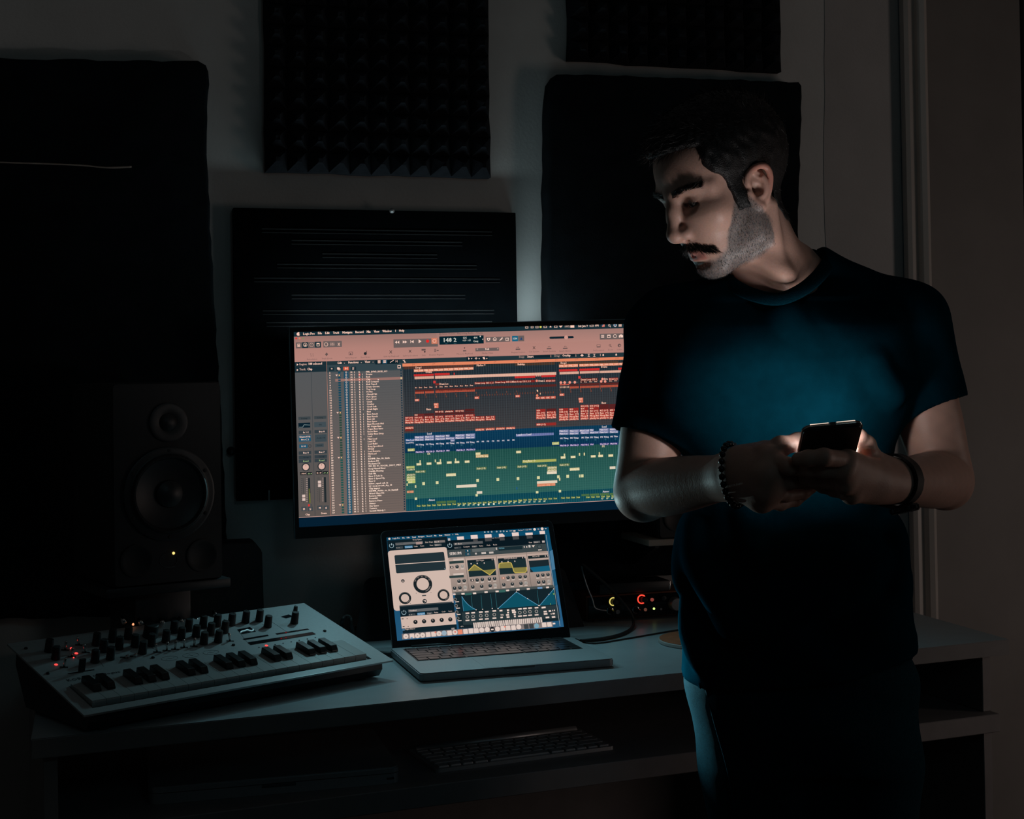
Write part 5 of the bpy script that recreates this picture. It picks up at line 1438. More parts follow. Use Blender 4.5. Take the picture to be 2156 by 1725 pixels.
for c_, x, y, col in ((cL, 908, 706, (26, 34, 38)), (cL, 1172, 875, (26, 34, 38)), (cR, 466, 846, (176, 120, 100))): S.rect(c_(x, y - 12), c_(x + 46, y + 14), col, 9); S.rect(c_(x + 16, y - 6), c_(x + 34, y + 8), LWt, 10)
# modulation field
S.rect_uv(uX0 + 0.004, vK, uX1 + 0.004, vE, (20, 36, 42), 6)
S.rect_uv(uX0 + 0.004, vK + 0.0012, uX1 + 0.003, vK - 0.0036, (70, 78, 78), 7)
for c_, x, y, w_ in ((cL, 948, 1058, 34), (cL, 1055, 1052, 44), (cL, 1205, 1045, 44), (cR, 245, 1030, 44), (cR, 388, 1020, 44), (cR, 525, 1008, 42), (cR, 658, 998, 44), (cR, 793, 988, 42), (cR, 932, 975, 66), (cR, 1044, 968, 40)): S.rect(c_(x, y - 8), c_(x + w_, y + 10), LWt if w_ < 60 else (110, 150, 190), 9)
S.rect(cL(1100, 1048), cL(1190, 1066), (52, 96, 90), 8); S.rect(cR(434, 1006), cR(520, 1030), (52, 96, 90), 8)
TLB = (14, 78, 96); EDG = (86, 150, 184)
S.quad([S.uv(*cL(*p)) for p in ((1060, 1085), (1095, 1140), (1140, 1190), (1190, 1230), (1245, 1258), (1085, 1280))], srgb(*TLB), 8)
for a, b in (((1060, 1085), (1095, 1140)), ((1095, 1140), (1140, 1190)), ((1140, 1190), (1190, 1230)), ((1190, 1230), (1245, 1258))): S.line(cL(*a), cL(*b), 0.0009, EDG, 9)
S.line(cL(1060, 1085), cL(1085, 1280), 0.0005, EDG, 9)
S.quad([S.uv(*cR(*p)) for p in ((422, 1245), (660, 1028), (948, 1204))], srgb(*TLB), 8); S.quad([S.uv(*cR(*p)) for p in ((962, 1204), (1145, 990), (1172, 1190))], srgb(*TLB), 8)
for a, b in (((422, 1245), (660, 1028)), ((660, 1028), (948, 1204)), ((962, 1204), (1145, 990))): S.line(cR(*a), cR(*b), 0.0009, EDG, 9)
for a, b in (((76, 1075), (90, 1250)), ((200, 1065), (216, 1250)), ((326, 1055), (345, 1245)), ((388, 1045), (410, 1240)), ((930, 1005), (952, 1200))): S.line(cR(*a), cR(*b), 0.0005, (50, 110, 120), 9)
for x, y in ((660, 1028), (422, 1245), (806, 1114), (948, 1204), (962, 1204), (1082, 1060), (1143, 988), (138, 1260), (222, 1254), (347, 1243)): S.disc(cR(x, y), 0.0009, LWt, 10)
S.disc(cR(1145, 1055), 0.0011, (150, 190, 70), 10); S.rect(cR(1098, 1175), cR(1106, 1195), (150, 190, 70), 10)
for x, y in ((975, 1125), (988, 1208), (995, 1290), (1008, 1370)): S.disc(cL(x, y), 0.0029, (120, 116, 112), 9, 12); S.disc(cL(x, y), 0.0017, (30, 40, 44), 10); S.rect(cL(x + 0, y + 28), cL(x + 50, y + 34), LWt, 9)
vq = S.uv(*cR(420, 1262))[1]
S.rect_uv(uX0 + 0.012, vq + 0.0006, uX1 + 0.005, vq - 0.022, (40, 54, 58), 7)
for c_, x, y in ((cL, 1133, 1352), (cL, 1208, 1346), (cR, 198, 1336), (cR, 275, 1332), (cR, 373, 1322), (cR, 705, 1296), (cR, 770, 1290), (cR, 836, 1284), (cR, 920, 1280)): S.disc(c_(x, y), 0.0030, (150, 144, 138), 9, 12); S.disc(c_(x, y), 0.0018, (40, 50, 54), 10); S.rect(c_(x - 24, y + 40), c_(x + 28, y + 52), LWt, 9); S.rect(c_(x - 24, y - 54), c_(x + 26, y - 40), LWt, 9)
for x, y, w_ in ((440, 1262, 40), (456, 1318, 14), (478, 1318, 14), (452, 1350, 34), (535, 1256, 32), (540, 1288, 26), (525, 1318, 42), (532, 1346, 40), (598, 1258, 48), (602, 1282, 54), (624, 1310, 28), (628, 1338, 26), (985, 1222, 56), (1012, 1275, 44), (1014, 1304, 50), (1078, 1268, 34), (1126, 1262, 12), (1146, 1258, 14), (1105, 1304, 12), (1126, 1300, 34), (1038, 1350, 50), (1118, 1345, 48), (1126, 1430, 40)): S.rect(cR(x, y), cR(x + w_, y + 17), LWt, 9)
# keyboard strip and dock
uK0 = S.uv(*cR(96, 1430))[0]; uK1 = S.uv(*cR(990, 1360))[0]; vk0 = S.uv(*cR(96, 1428))[1]; vk1 = S.uv(*cR(120, 1492))[1]
S.rect_uv(uK0 - 0.0008, vk0 + 0.0006, uK1 + 0.0006, vk1, (24, 36, 42), 9)
nk = 35
for q in range(nk):
    a = uK0 + (uK1 - uK0) * q / nk; w_ = (uK1 - uK0) / nk
    S.rect_uv(a + 0.0003, vk0, a + w_ * (0.82 if q % 7 not in (2, 6) else 0.95), vk1 - 0.0015, (214, 196, 186), 10)
bar(cR, 20, 1470, 50, 1490, (24, 34, 40), layer=9); bar(cL, 1040, 1462, 1180, 1482, (22, 34, 40), '4 0', layer=9)
S.rect_uv(S.uv(*cL(285, 1600))[0], S.uv(*cL(285, 1572))[1], S.uv(*cR(1130, 1430))[0], -H2 + 0.0016, (112, 104, 104), 11, (140, 126, 122))
dk = [(335, 1605, 'c'), (415, 1600, 's'), (485, 1596, 'c'), (553, 1590, 'c'), (625, 1582, 's'), (695, 1577, 's'), (765, 1570, 'c'), (832, 1562, 'b'), (903, 1560, 's'), (973, 1552, 'c'), (1040, 1548, 'o'), (1110, 1542, 's'), (1180, 1535, 's'), (1250, 1530, 's')]
for x, y, t in dk:
    col = {'c': (220, 200, 190), 's': (222, 200, 190), 'b': (150, 170, 184), 'o': (226, 132, 104)}[t]
    u, v = S.uv(*cL(x, y))
    if t in 'cb': S.disc(cL(x, y), 0.0043, col, 12, 18)
    else: rr(u - 0.0039, v + 0.0040, u + 0.0039, v - 0.0040, 0.0010, col, 12)
    if t == 'c': S.disc(cL(x + 2, y + 2), 0.0010, (150, 130, 122), 13)
for x, y, t in ((70, 1532, 's'), (138, 1528, 's'), (210, 1522, 'c'), (282, 1515, 'c'), (348, 1515, 'k'), (415, 1508, 'c'), (485, 1498, 's'), (552, 1495, 's'), (622, 1492, 's'), (690, 1482, 'c'), (788, 1478, 'k2'), (855, 1472, 'k2'), (922, 1468, 'b'), (1020, 1455, 's'), (1088, 1450, 's')):
    col = {'c': (222, 202, 192), 's': (222, 202, 192), 'b': (120, 160, 176), 'k': (26, 32, 36), 'k2': (60, 64, 66)}[t]
    u, v = S.uv(*cR(x, y))
    if t in 'cbk': S.disc(cR(x, y), 0.0043, col, 12, 18)
    else: rr(u - 0.0039, v + 0.0040, u + 0.0039, v - 0.0040, 0.0010, col, 12)
S.rect(cR(330, 1508), cR(366, 1522), LWt, 13); S.disc(cR(510, 1480), 0.0014, (230, 120, 96), 13); S.disc(cL(718, 1552), 0.0014, (230, 120, 96), 13); S.disc(cL(975, 1548), 0.0016, (226, 120, 110), 13)
S.rect(cL(395, 1615), cL(425, 1630), (110, 150, 180), 13)
# window edges over the wallpaper on the right
S.line(cR(1045, 290), cR(1225, 1470), 0.0006, (170, 176, 178), 13)
S.quad([S.uv(*cR(*p)) for p in ((1092, 500), (1130, 480), (1165, 730), (1125, 745))], srgb(70, 118, 150), 1)
S.quad([S.uv(*cR(*p)) for p in ((1160, 950), (1195, 935), (1270, 1480), (1230, 1480))], srgb(40, 92, 130), 1)
S.build('screen', lap, lb, 1.0, 'lit display with a white plug-in, yellow waveforms and blue envelopes')
# ================================================================== synthesizer
def c6(x, y): return x / 2.567, 1240 + y / 2.567


SP = np.array([-0.0159, 1.92, 0.812]); SM = rotm(0.4529, 0.2507, 0.0043)
SW, SD = 0.5, 0.2465
syn = thing('synthesizer', SP, 'small white keyboard synthesizer with black knobs at the left end of the desk', 'synthesizer')
syn.rotation_euler = mat4(SM, SP).to_euler()


def syn_uv(p, h=0.0):
    q = on_plane(p[0], p[1], SP + SM[:, 2] * h, SM[:, 2])
    r = SM.T @ (q - SP)
    return float(r[0]), float(r[1])


KH = 0.0065
a = syn_uv(c6(520, 605), KH); b = syn_uv(c6(2008, 348), KH); c = syn_uv(c6(358, 525), 0.001); d = syn_uv(c6(1825, 290), 0.001)
kx0, kx1 = (a[0] + c[0]) / 2, (b[0] + d[0]) / 2
ky0, ky1 = (a[1] + b[1]) / 2, (c[1] + d[1]) / 2
PT = 0.0025
# top plate: frame round the key bed
bm = bm_new()
hx0, hx1, hy0, hy1 = kx0 - 0.002, kx1 + 0.006, ky0 - 0.006, ky1 + 0.0015
outer = rounded_rect(SW, SD, 0.006, 3, SW / 2, SD / 2)
add_box(bm, 0.0, 0.0, -PT, SW, hy0, 0)
add_box(bm, 0.0, hy0, -PT, hx0, hy1, 0)
add_box(bm, hx1, hy0, -PT, SW, hy1, 0)
add_box(bm, 0.0, hy1, -PT, SW, SD, 0)
bmesh.ops.remove_doubles(bm, verts=bm.verts[:], dist=1e-5)
mesh_obj('top_plate', bm, M['panel'], syn)
bm = bm_new()
add_box(bm, 0.0, -0.0006, -PT, SW, 0.0001, 0.0001)
mesh_obj('front_edge', bm, M['panel_edge'], syn)
# body: wedge between the tilted plate and the desk
cb, sb = math.cos(0.2507), math.sin(0.2507)


def loc_yz(dep, zw): return dep * cb + zw * sb, -dep * sb + zw * cb


zb = ZD + 0.0055 - SP[2]
prof = [(0.012, -PT - 0.0001), (0.008, -0.016), loc_yz(0.020, zb), loc_yz(0.205, zb), (SD - 0.008, -0.030), (SD - 0.006, -PT - 0.0001)]
bm = bm_new()
T = Matrix(((0, 0, 1, 0), (1, 0, 0, 0), (0, 1, 0, 0), (0, 0, 0, 1)))
add_prism(bm, prof, 0.012, SW - 0.012, T)
# carve nothing: the key bed floor is a separate dark strip sunk into the body
mesh_obj('body', bm, M['plastic'], syn)
SMI = mat4(SM, SP).inverted()
for x in (0.04, SW - 0.04):
    for dep in (0.03, 0.195):
        y, z = loc_yz(dep, zb)
        q = SP + SM @ np.array((x, y, z))
        bm = bm_new()
        add_lathe(bm, [(0.008, 0.0003), (0.008, float(q[2]) - ZD + 0.0008)], 12, Matrix.Translation((q[0], q[1], ZD)))
        bmesh.ops.transform(bm, matrix=SMI, verts=bm.verts[:])
        mesh_obj('foot', bm, M['rubber'], syn)
# keys
nw = 22
ww = (kx1 - kx0) / nw
kl = ky1 - ky0


def white_key_mesh():
    bm = bm_new()
    g = 0.0006
    pr = [(0, -0.0025), (0, KH - 0.0022), (0.0015, KH), (kl, 0.0035), (kl, -0.0025)]
    add_prism(bm, pr, g / 2, ww - g / 2, T)
    add_box(bm, g / 2, 0.0018, -0.010, ww - g / 2, 0.004, -0.0020)
    bmesh.ops.recalc_face_normals(bm, faces=bm.faces[:])
    me = bpy.data.meshes.new('white_key')
    bm.to_mesh(me); bm.free(); me.materials.append(M['ivory'])
    return me


def black_key_mesh():
    bm = bm_new()
    w = ww * 0.56
    L = kl * 0.60
    pr = [(0, KH - 0.002), (0, KH + 0.001), (0.006, KH + 0.0075), (L, KH + 0.0060), (L, KH - 0.003)]
    add_prism(bm, pr, -w / 2, w / 2, T)
    bmesh.ops.recalc_face_normals(bm, faces=bm.faces[:])
    bmesh.ops.bevel(bm, geom=bm.edges[:], offset=0.0006, segments=1, affect='EDGES')
    me = bpy.data.meshes.new('black_key')
    bm.to_mesh(me); bm.free(); me.materials.append(M['ebony'])
    return me


wm, bmk = white_key_mesh(), black_key_mesh()
for i in range(nw):
    o = bpy.data.objects.new('white_key', wm); COL.objects.link(o); o.parent = syn
    o.location = (kx0 + i * ww, ky0, 0)
    o.rotation_euler = (0, 0, 0)
    if i % 7 in (0, 1, 3, 4, 5) and i < nw - 1:
        o = bpy.data.objects.new('black_key', bmk); COL.objects.link(o); o.parent = syn
        o.location = (kx0 + (i + 1) * ww, ky1 - kl * 0.60, 0)
bm = bm_new()
add_box(bm, hx0 + 0.0002, hy0 + 0.0002, -0.012, hx1 - 0.0002, hy1 - 0.0002, -0.0105)
mesh_obj('key_bed', bm, M['plastic'], syn)

# knobs
km = {}


def knob_mesh(r, h, nm='knob'):
    if (r, h) in km: return km[r, h]
    bm = bm_new()
    add_lathe(bm, [(r * 1.02, 0.0004), (r * 1.02, 0.002), (r * 0.97, 0.0028), (r * 0.90, h - 0.0012), (r * 0.80, h), (0, h + 0.0002)], 20)
    add_box(bm, -0.0005, r * 0.25, h - 0.0002, 0.0005, r * 0.88, h + 0.0005)
    me = bpy.data.meshes.new(nm)
    bm.to_mesh(me); bm.free(); me.materials.append(M['rubber'])
    me.polygons.foreach_set('use_smooth', [True] * len(me.polygons))
    try: me.set_sharp_from_angle(angle=math.radians(40))
    except Exception: pass
    km[r, h] = me
    return me


KN = [(263, 340), (300, 380), (519, 305), (605, 285), (690, 270), (557, 340), (642, 325), (728, 313), (512, 397), (595, 381), (769, 350), (817, 308), (895, 288), (938, 236), (1017, 226), (1096, 208), (1172, 201), (978, 273), (1058, 260), (1137, 247), (1213, 236), (1100, 298), (1178, 288), (1250, 196), (1326, 182), (1400, 174), (1446, 206), (1590, 186)]
for i, p in enumerate(KN):
    u = syn_uv(c6(*p))
    o = bpy.data.objects.new('knob', knob_mesh(0.0062, 0.0185)); COL.objects.link(o); o.parent = syn
    o.location = (u[0], u[1], 0); o.rotation_euler = (0, 0, (i * 0.9) % 4 - 2)
u = syn_uv(c6(819, 264))
o = bpy.data.objects.new('filter_knob', knob_mesh(0.0115, 0.019, 'filter_knob')); COL.objects.link(o); o.parent = syn; o.location = (u[0], u[1] + 0.004, 0)
u = syn_uv(c6(1596, 120))
o = bpy.data.objects.new('headphone_knob', knob_mesh(0.0035, 0.008, 'headphone_knob')); COL.objects.link(o); o.parent = syn; o.location = (u[0], u[1], 0)
# toggle levers with their slots
bm = bm_new(); add_box(bm, -0.0055, -0.0022, 0.0001, 0.0055, 0.0022, 0.0004)
slot_me = bpy.data.meshes.new('lever_slot'); bm.to_mesh(slot_me); bm.free(); slot_me.materials.append(M['rubber'])
bm = bm_new(); add_lathe(bm, [(0.0014, 0), (0.0017, 0.006), (0.0021, 0.0125), (0.0012, 0.0135), (0, 0.0136)], 10)
lev_me = bpy.data.meshes.new('toggle_lever'); bm.to_mesh(lev_me); bm.free(); lev_me.materials.append(M['chrome'])
lev_me.polygons.foreach_set('use_smooth', [True] * len(lev_me.polygons))
for i, (x, y, tilt) in enumerate([(352, 332, 0), (428, 305, -.35), (464, 345, -.35), (388, 368, 0), (345, 425, 0.1), (850, 343, -.3), (901, 335, 0), (946, 328, 0), (996, 318, -.2), (1048, 312, 0), (1244, 283, -.3), (672, 372, 1.0), (714, 366, 1.0)]):
    u = syn_uv(c6(x, y))
    o = bpy.data.objects.new('lever_slot', slot_me); COL.objects.link(o); o.parent = syn; o.location = (u[0], u[1], 0); o.rotation_euler = (0, 0, -0.5)
    o = bpy.data.objects.new('toggle_lever', lev_me); COL.objects.link(o); o.parent = syn; o.location = (u[0], u[1], 0.0002); o.rotation_euler = (tilt if tilt == 1.0 else 0, tilt if tilt < 1 else 0, 0)
# pitch slider
u0, u1 = syn_uv(c6(360, 453)), syn_uv(c6(517, 445)); u2 = syn_uv(c6(440, 449))
bm = bm_new(); add_box(bm, u0[0], u2[1] - 0.0014, 0.0001, u1[0], u2[1] + 0.0014, 0.0004); mesh_obj('slider_slot', bm, M['rubber'], syn)
bm = bm_new(); add_box(bm, u2[0] - 0.0045, u2[1] - 0.002, 0.0004, u2[0] + 0.0045, u2[1] + 0.002, 0.019, 0.0008); mesh_obj('slider_cap', bm, M['rubber'], syn)
# case screws
bm = bm_new(); add_lathe(bm, [(0.0026, 0.0001), (0.0026, 0.0014), (0.0018, 0.0022), (0, 0.0022)], 10)
sc_me = bpy.data.meshes.new('screw'); bm.to_mesh(sc_me); bm.free(); sc_me.materials.append(M['rubber'])
for p in ((140, 325), (259, 460), (827, 374), (1262, 306), (1755, 230)):
    u = syn_uv(c6(*p)); o = bpy.data.objects.new('screw', sc_me); COL.objects.link(o); o.parent = syn; o.location = (u[0], u[1], 0)


def flat(name, pts, z, mt, h=0.0003):
    bm = bm_new(); add_prism(bm, [syn_uv(c6(*p)) for p in pts], 0.00005, z)
    return mesh_obj(name, bm, mt, syn)


flat('display', [(1282, 222), (1350, 208), (1383, 232), (1308, 246)], 0.0005, M['plastic_gloss'])
bm = bm_new()
pp = [syn_uv(c6(x, y)) for x, y in ((1300, 238), (1308, 232), (1322, 229), (1336, 224), (1346, 227), (1358, 230), (1368, 228), (1368, 222))]
add_tube(bm, [(p[0], p[1], 0.0009) for p in pp], 0.0009, 6)
mesh_obj('waveform_trace', bm, emat('display_light', srgb(150, 205, 215), 0.55), syn)
flat('level_window', [(1518, 152), (1560, 140), (1588, 150), (1546, 161)], 0.0004, M['plastic_gloss'])
flat('button_strip', [(1490, 243), (1662, 217), (1670, 221), (1498, 249)], 0.0006, M['plastic_gloss'])
flat('button_strip', [(1313, 272), (1446, 250), (1452, 256), (1320, 278)], 0.0006, M['plastic_gloss'])
flat('button_strip', [(1340, 292), (1688, 236), (1706, 247), (1356, 304)], 0.0008, M['plastic_gloss'])
bm = bm_new()
for k in range(8):
    p = syn_uv(c6(1400 + k * 43.5, 318 - k * 7.6))
    if k == 1: continue
    add_lathe(bm, [(0.0011, 0.0001), (0.0011, 0.0007), (0, 0.0009)], 8, Matrix.Translation((p[0], p[1], 0)))
tag(mesh_obj('step_lights', bm, M['print'], syn), kind='stuff')
RLED = emat('red_led', srgb(255, 70, 66), 1.6)
DLED = emat('dim_red_led', srgb(150, 22, 30), 0.5)


def led(p, r, mt, z=0.0012):
    u = syn_uv(c6(*p)); bm = bm_new()
    add_lathe(bm, [(r, 0.0001), (r, z * .6), (r * .6, z), (0, z * 1.05)], 10, Matrix.Translation((u[0], u[1], 0)))
    return mesh_obj('indicator_led', bm, mt, syn, smooth=True)


for p in ((388, 323), (412, 350), (303, 411), (1440, 308)): led(p, 0.0024, RLED)
for p in ((398, 374),): led(p, 0.0009, RLED)
for p in ((1545, 239), (1545, 268), (1520, 272)): led(p, 0.0012, DLED, 0.0016)
# printing on the panel
def panel_text(s, p, x1p, capw, mt, name):
    u0 = syn_uv(c6(*p)); u1 = syn_uv(c6(*x1p))
    v, f = text_geo(s)
    d = np.array(u1) - np.array(u0); Lw = np.linalg.norm(d); e = np.array([1.0, 0.0])
    sx = (u1[0] - u0[0]) / v[:, 0].max(); sy = capw / 0.70
    V, Fq = [], []
    for dx in (-0.0004, 0.0004):
        k = len(V)
        V += [(u0[0] + q[0] * sx + dx, u0[1] + q[1] * sy, 0.00012 + dx * .05) for q in v]
        Fq += [tuple(i + k for i in t) for t in f]
    return mesh_obj(name, (V, Fq), mt, syn)


panel_text('KORG', (366, 503), (477, 487), 0.0075, M['print'], 'maker_lettering')
panel_text('minilogue', (506, 476), (657, 456), 0.0062, M['print'], 'model_lettering')
bm = bm_new()
for p in ((917, 377), (1031, 360), (1140, 344)):
    u = syn_uv(c6(*p))
    add_tube(bm, [(u[0] + 0.0125 * math.cos(t), u[1] + 0.0075 * math.sin(t), 0.0001) for t in [2 * PI * k / 28 for k in range(28)]], 0.00022, 4, True)
    add_tube(bm, [(u[0] - 0.007, u[1] - 0.002, 0.0001), (u[0] - 0.002, u[1] + 0.002, 0.0001), (u[0] + 0.002, u[1] - 0.002, 0.0001), (u[0] + 0.007, u[1] + 0.001, 0.0001)], 0.0002, 4)
for i, p in enumerate(KN):
    u = syn_uv(c6(*p))
    add_box(bm, u[0] - 0.004, u[1] + 0.0098, 0.00005, u[0] + 0.004, u[1] + 0.0106, 0.00015)
for a_, b_ in (((490, 330), (560, 420)), ((1285, 225), (1345, 300)), ((1455, 170), (1560, 240)), ((790, 300), (840, 330))):
    u0 = syn_uv(c6(*a_)); u1 = syn_uv(c6(*b_))
    add_tube(bm, [(u0[0], u0[1], 0.0001), (u1[0], u1[1], 0.0001)], 0.00018, 4)
tag(mesh_obj('panel_marks', bm, M['print'], syn), kind='stuff')
# plugs standing out of the back
bm = bm_new(); add_lathe(bm, [(0.0036, 0), (0.0036, 0.008), (0.0026, 0.0085), (0.0026, 0.012), (0, 0.012)], 12)
jk = bpy.data.meshes.new('rear_plug'); bm.to_mesh(jk); bm.free(); jk.materials.append(M['chrome'])
jk.polygons.foreach_set('use_smooth', [True] * len(jk.polygons))
for i, (x, y) in enumerate(((254, 1300), (290, 1303), (335, 1303), (375, 1301), (408, 1299), (447, 1288))):
    q = on_plane(x, y, SP + SM[:, 1] * (SD + 0.006), SM[:, 1]); r = SM.T @ (q - SP)
    o = bpy.data.objects.new('rear_plug', jk); COL.objects.link(o); o.parent = syn
    o.location = (r[0], SD - 0.007, r[2] - 0.004); o.rotation_euler = (-PI / 2 + 0.5, 0, 0)
q = on_plane(280, 1315, SP + SM[:, 1] * (SD - 0.003), SM[:, 1]); r = SM.T @ (q - SP)
bm = bm_new(); add_lathe(bm, [(0.0016, 0), (0.0016, 0.002), (0, 0.0034)], 10, Matrix.Translation((r[0], SD - 0.0035, r[2] - 0.001)))
mesh_obj('power_led', bm, emat('orange_led', srgb(255, 160, 110), 1.3), syn, smooth=True)


# ================================================================== loudspeakers
def speaker(name, W, H, D, label, loc, rz, led_on=True):
    e = thing(name, loc, label, 'speaker', rz)
    box('cabinet', -W / 2, 0.004, 0, W / 2, D, H, M['speaker'], e, bevel=0.004)
    bm = bm_new()
    T = Matrix.Rotation(PI / 2, 4, 'X')
    add_prism(bm, rounded_rect(W - 0.004, H - 0.004, 0.006, 3, 0, H / 2), -0.006, 0.0, T)
    mesh_obj('baffle', bm, M['speaker_face'], e)
    zc = H * 0.445
    R_ = W * 0.415
    def ring(nm, prof, x, z, mt, parent=e):
        bm = bm_new()
        add_lathe(bm, prof, 40, Matrix.Translation((x, -0.0, z)) @ Matrix.Rotation(PI / 2, 4, 'X'), cap=False)
        return mesh_obj(nm, bm, mt, parent, smooth=True, angle=45)
    w = ring('woofer', [(R_, 0.0), (R_, 0.004), (R_ * .95, 0.005), (R_ * .88, 0.004), (R_ * .84, 0.0052), (R_ * .79, 0.0065), (R_ * .73, 0.004), (R_ * .30, -0.0045 + 0.0055), (R_ * .28, 0.0052), (R_ * .15, 0.0095), (0, 0.011)], 0, zc, M['cone'])
    ring('surround', [(R_ * 0.845, 0.0050), (R_ * 0.82, 0.0082), (R_ * 0.79, 0.0090), (R_ * 0.76, 0.0075), (R_ * 0.735, 0.004)], 0, zc, M['rubber'], w)
    bm = bm_new()
    for k in range(6):
        t = 2 * PI * (k + .5) / 6
        add_lathe(bm, [(0.0028, 0.004), (0.0028, 0.0058), (0, 0.006)], 8, Matrix.Translation((R_ * .92 * math.cos(t), 0, zc + R_ * .92 * math.sin(t))) @ Matrix.Rotation(PI / 2, 4, 'X'))
    mesh_obj('woofer_screws', bm, M['rubber'], w)
    ring('tweeter', [(R_ * .42, 0.0), (R_ * .42, 0.003), (R_ * .38, 0.004), (R_ * .20, 0.0008), (R_ * .15, 0.004), (0, 0.007)], 0, H * .80, M['plastic'])
    for s in (-1, 1):
        ring('bass_port', [(W * .145, 0.0002), (W * .145, 0.0022), (W * .12, 0.0026), (W * .105, 0.0008), (0, 0.0006)], s * W * .30, H * .125, M['rubber'])
    bm = bm_new()
    add_tube(bm, [(0.014 * math.cos(t) - 0.002, -0.0006, H * .115 + 0.011 * math.sin(t)) for t in [2 * PI * k / 24 for k in range(24)]], 0.0005, 4, True)
    add_box(bm, -0.006, -0.0008, H * .078, 0.008, -0.0001, H * .083)
    mesh_obj('badge', bm, M['plastic_mid'], e)
    if led_on:
        bm = bm_new()
        add_lathe(bm, [(0.0021, 0.0), (0.0021, 0.001), (0, 0.0022)], 10, Matrix.Translation((0.006, -0.0002, H * .148)) @ Matrix.Rotation(PI / 2, 4, 'X'))
        mesh_obj('power_led', bm, emat('speaker_led', srgb(240, 205, 120), 1.5), e, smooth=True)
    return e


ys = 2.20
bl = on_axis(240, 1240, 1, ys)
br_dir = None
rzs = 0.30
Wsp = 0.172
ce = math.cos(rzs); se = math.sin(rzs)
cen = np.array([bl[0] + ce * Wsp / 2, bl[1] + se * Wsp / 2, bl[2]])
sp1 = speaker('studio_speaker', Wsp, 0.305, 0.20, 'black studio speaker with one glowing yellow light, behind the synthesizer', cen, rzs)
st = thing('speaker_stand', (cen[0], cen[1], ZD), 'dark desktop speaker stand under the speaker behind the synthesizer', 'stand', rzs)
hs = bl[2] - ZD - 0.0004
box('top_board', -Wsp / 2 - 0.012, 0.0, hs - 0.014, Wsp / 2 + 0.012, 0.20, hs, M['plastic'], st, bevel=0.002)
box('column', -0.045, 0.03, 0.010, 0.045, 0.15, hs - 0.0142, M['plastic'], st, bevel=0.004)
box('foot_board', -Wsp / 2 - 0.012, 0.004, 0.0003, Wsp / 2 + 0.012, 0.20, 0.0098, M['plastic'], st, bevel=0.002)
# chamfered dark box against the wall
yb2 = 2.47
pA = on_axis(470, 1143, 1, yb2); pB = on_axis(537, 1142, 1, yb2); pC = on_axis(552, 1161, 1, yb2); pD = on_axis(557, 1330, 1, yb2)
hb = pB[2] - ZD
db = thing('storage_box', (pA[0] - 0.06, yb2, ZD), 'plain dark box with one chamfered corner, against the wall behind the synthesizer', 'box')
bm = bm_new()
x1_ = pC[0] - (pA[0] - 0.06)
add_prism(bm, [(-0.02, 0.0003), (x1_ + 0.003, 0.0003), (x1_, pC[2] - ZD), (pB[0] - (pA[0] - 0.06), hb), (-0.02, hb)], -0.068, 0.0, Matrix.Rotation(PI / 2, 4, 'X'))
bmesh.ops.recalc_face_normals(bm, faces=bm.faces[:])
bmesh.ops.bevel(bm, geom=bm.edges[:], offset=0.002, segments=2, affect='EDGES')
mesh_obj('shell', bm, M['speaker'], db, smooth=True, angle=35)
bm = bm_new()
add_box(bm, 0.0, -0.0008, hb * .55, 0.05, -0.0002, hb * .56)
mesh_obj('lid_seam', bm, M['rubber'], db)

# ================================================================== audio interface, drive and cables
yi = float(on_axis(1300, 1309, 2, ZD)[1])
i0 = on_axis(1236, 1300, 1, yi); i1 = on_axis(1600, 1290, 1, yi); it = on_axis(1300, 1252, 1, yi)
hi = it[2] - ZD
rzi = 0.0
ai = thing('audio_interface', (i0[0], yi, ZD), 'audio interface with lit ring knobs and a reddish wooden case', 'audio interface')
wi = i1[0] - i0[0]
box('case', 0, 0.004, 0.004, wi, 0.085, hi, M['wood'], ai, bevel=0.003)
box('front_plate', 0.003, 0.0, 0.006, wi - 0.003, 0.006, hi - 0.003, M['plastic_gloss'], ai, bevel=0.0012)
for x in (0.02, wi - 0.02):
    for y in (0.02, 0.07):
        bm = bm_new(); add_lathe(bm, [(0.006, 0.0002), (0.006, 0.0042)], 10, Matrix.Translation((x, y, 0)))
        mesh_obj('foot', bm, M['rubber'], ai)


def at_front(px, py):
    p = on_axis(px, py, 1, yi - 0.0005)
    return p[0] - i0[0], p[2] - ZD


def face_part(nm, prof, px, py, mt, n=20, smooth=True):
    x, z = at_front(px, py); bm = bm_new()
    add_lathe(bm, prof, n, Matrix.Translation((x, 0.0002, z)) @ Matrix.Rotation(PI / 2, 4, 'X'))
    return mesh_obj(nm, bm, mt, ai, smooth=smooth, angle=45)


def arc(nm, px, py, r, a0, a1, col, st_):
    x, z = at_front(px, py); bm = bm_new()
    pts = [(x + r * math.cos(math.radians(a0 + (a1 - a0) * k / 16)), -0.0012, z + r * math.sin(math.radians(a0 + (a1 - a0) * k / 16))) for k in range(17)]
    add_tube(bm, pts, 0.0011, 6)
    return mesh_obj(nm, bm, emat(nm + '_light', col, st_), ai, smooth=True)


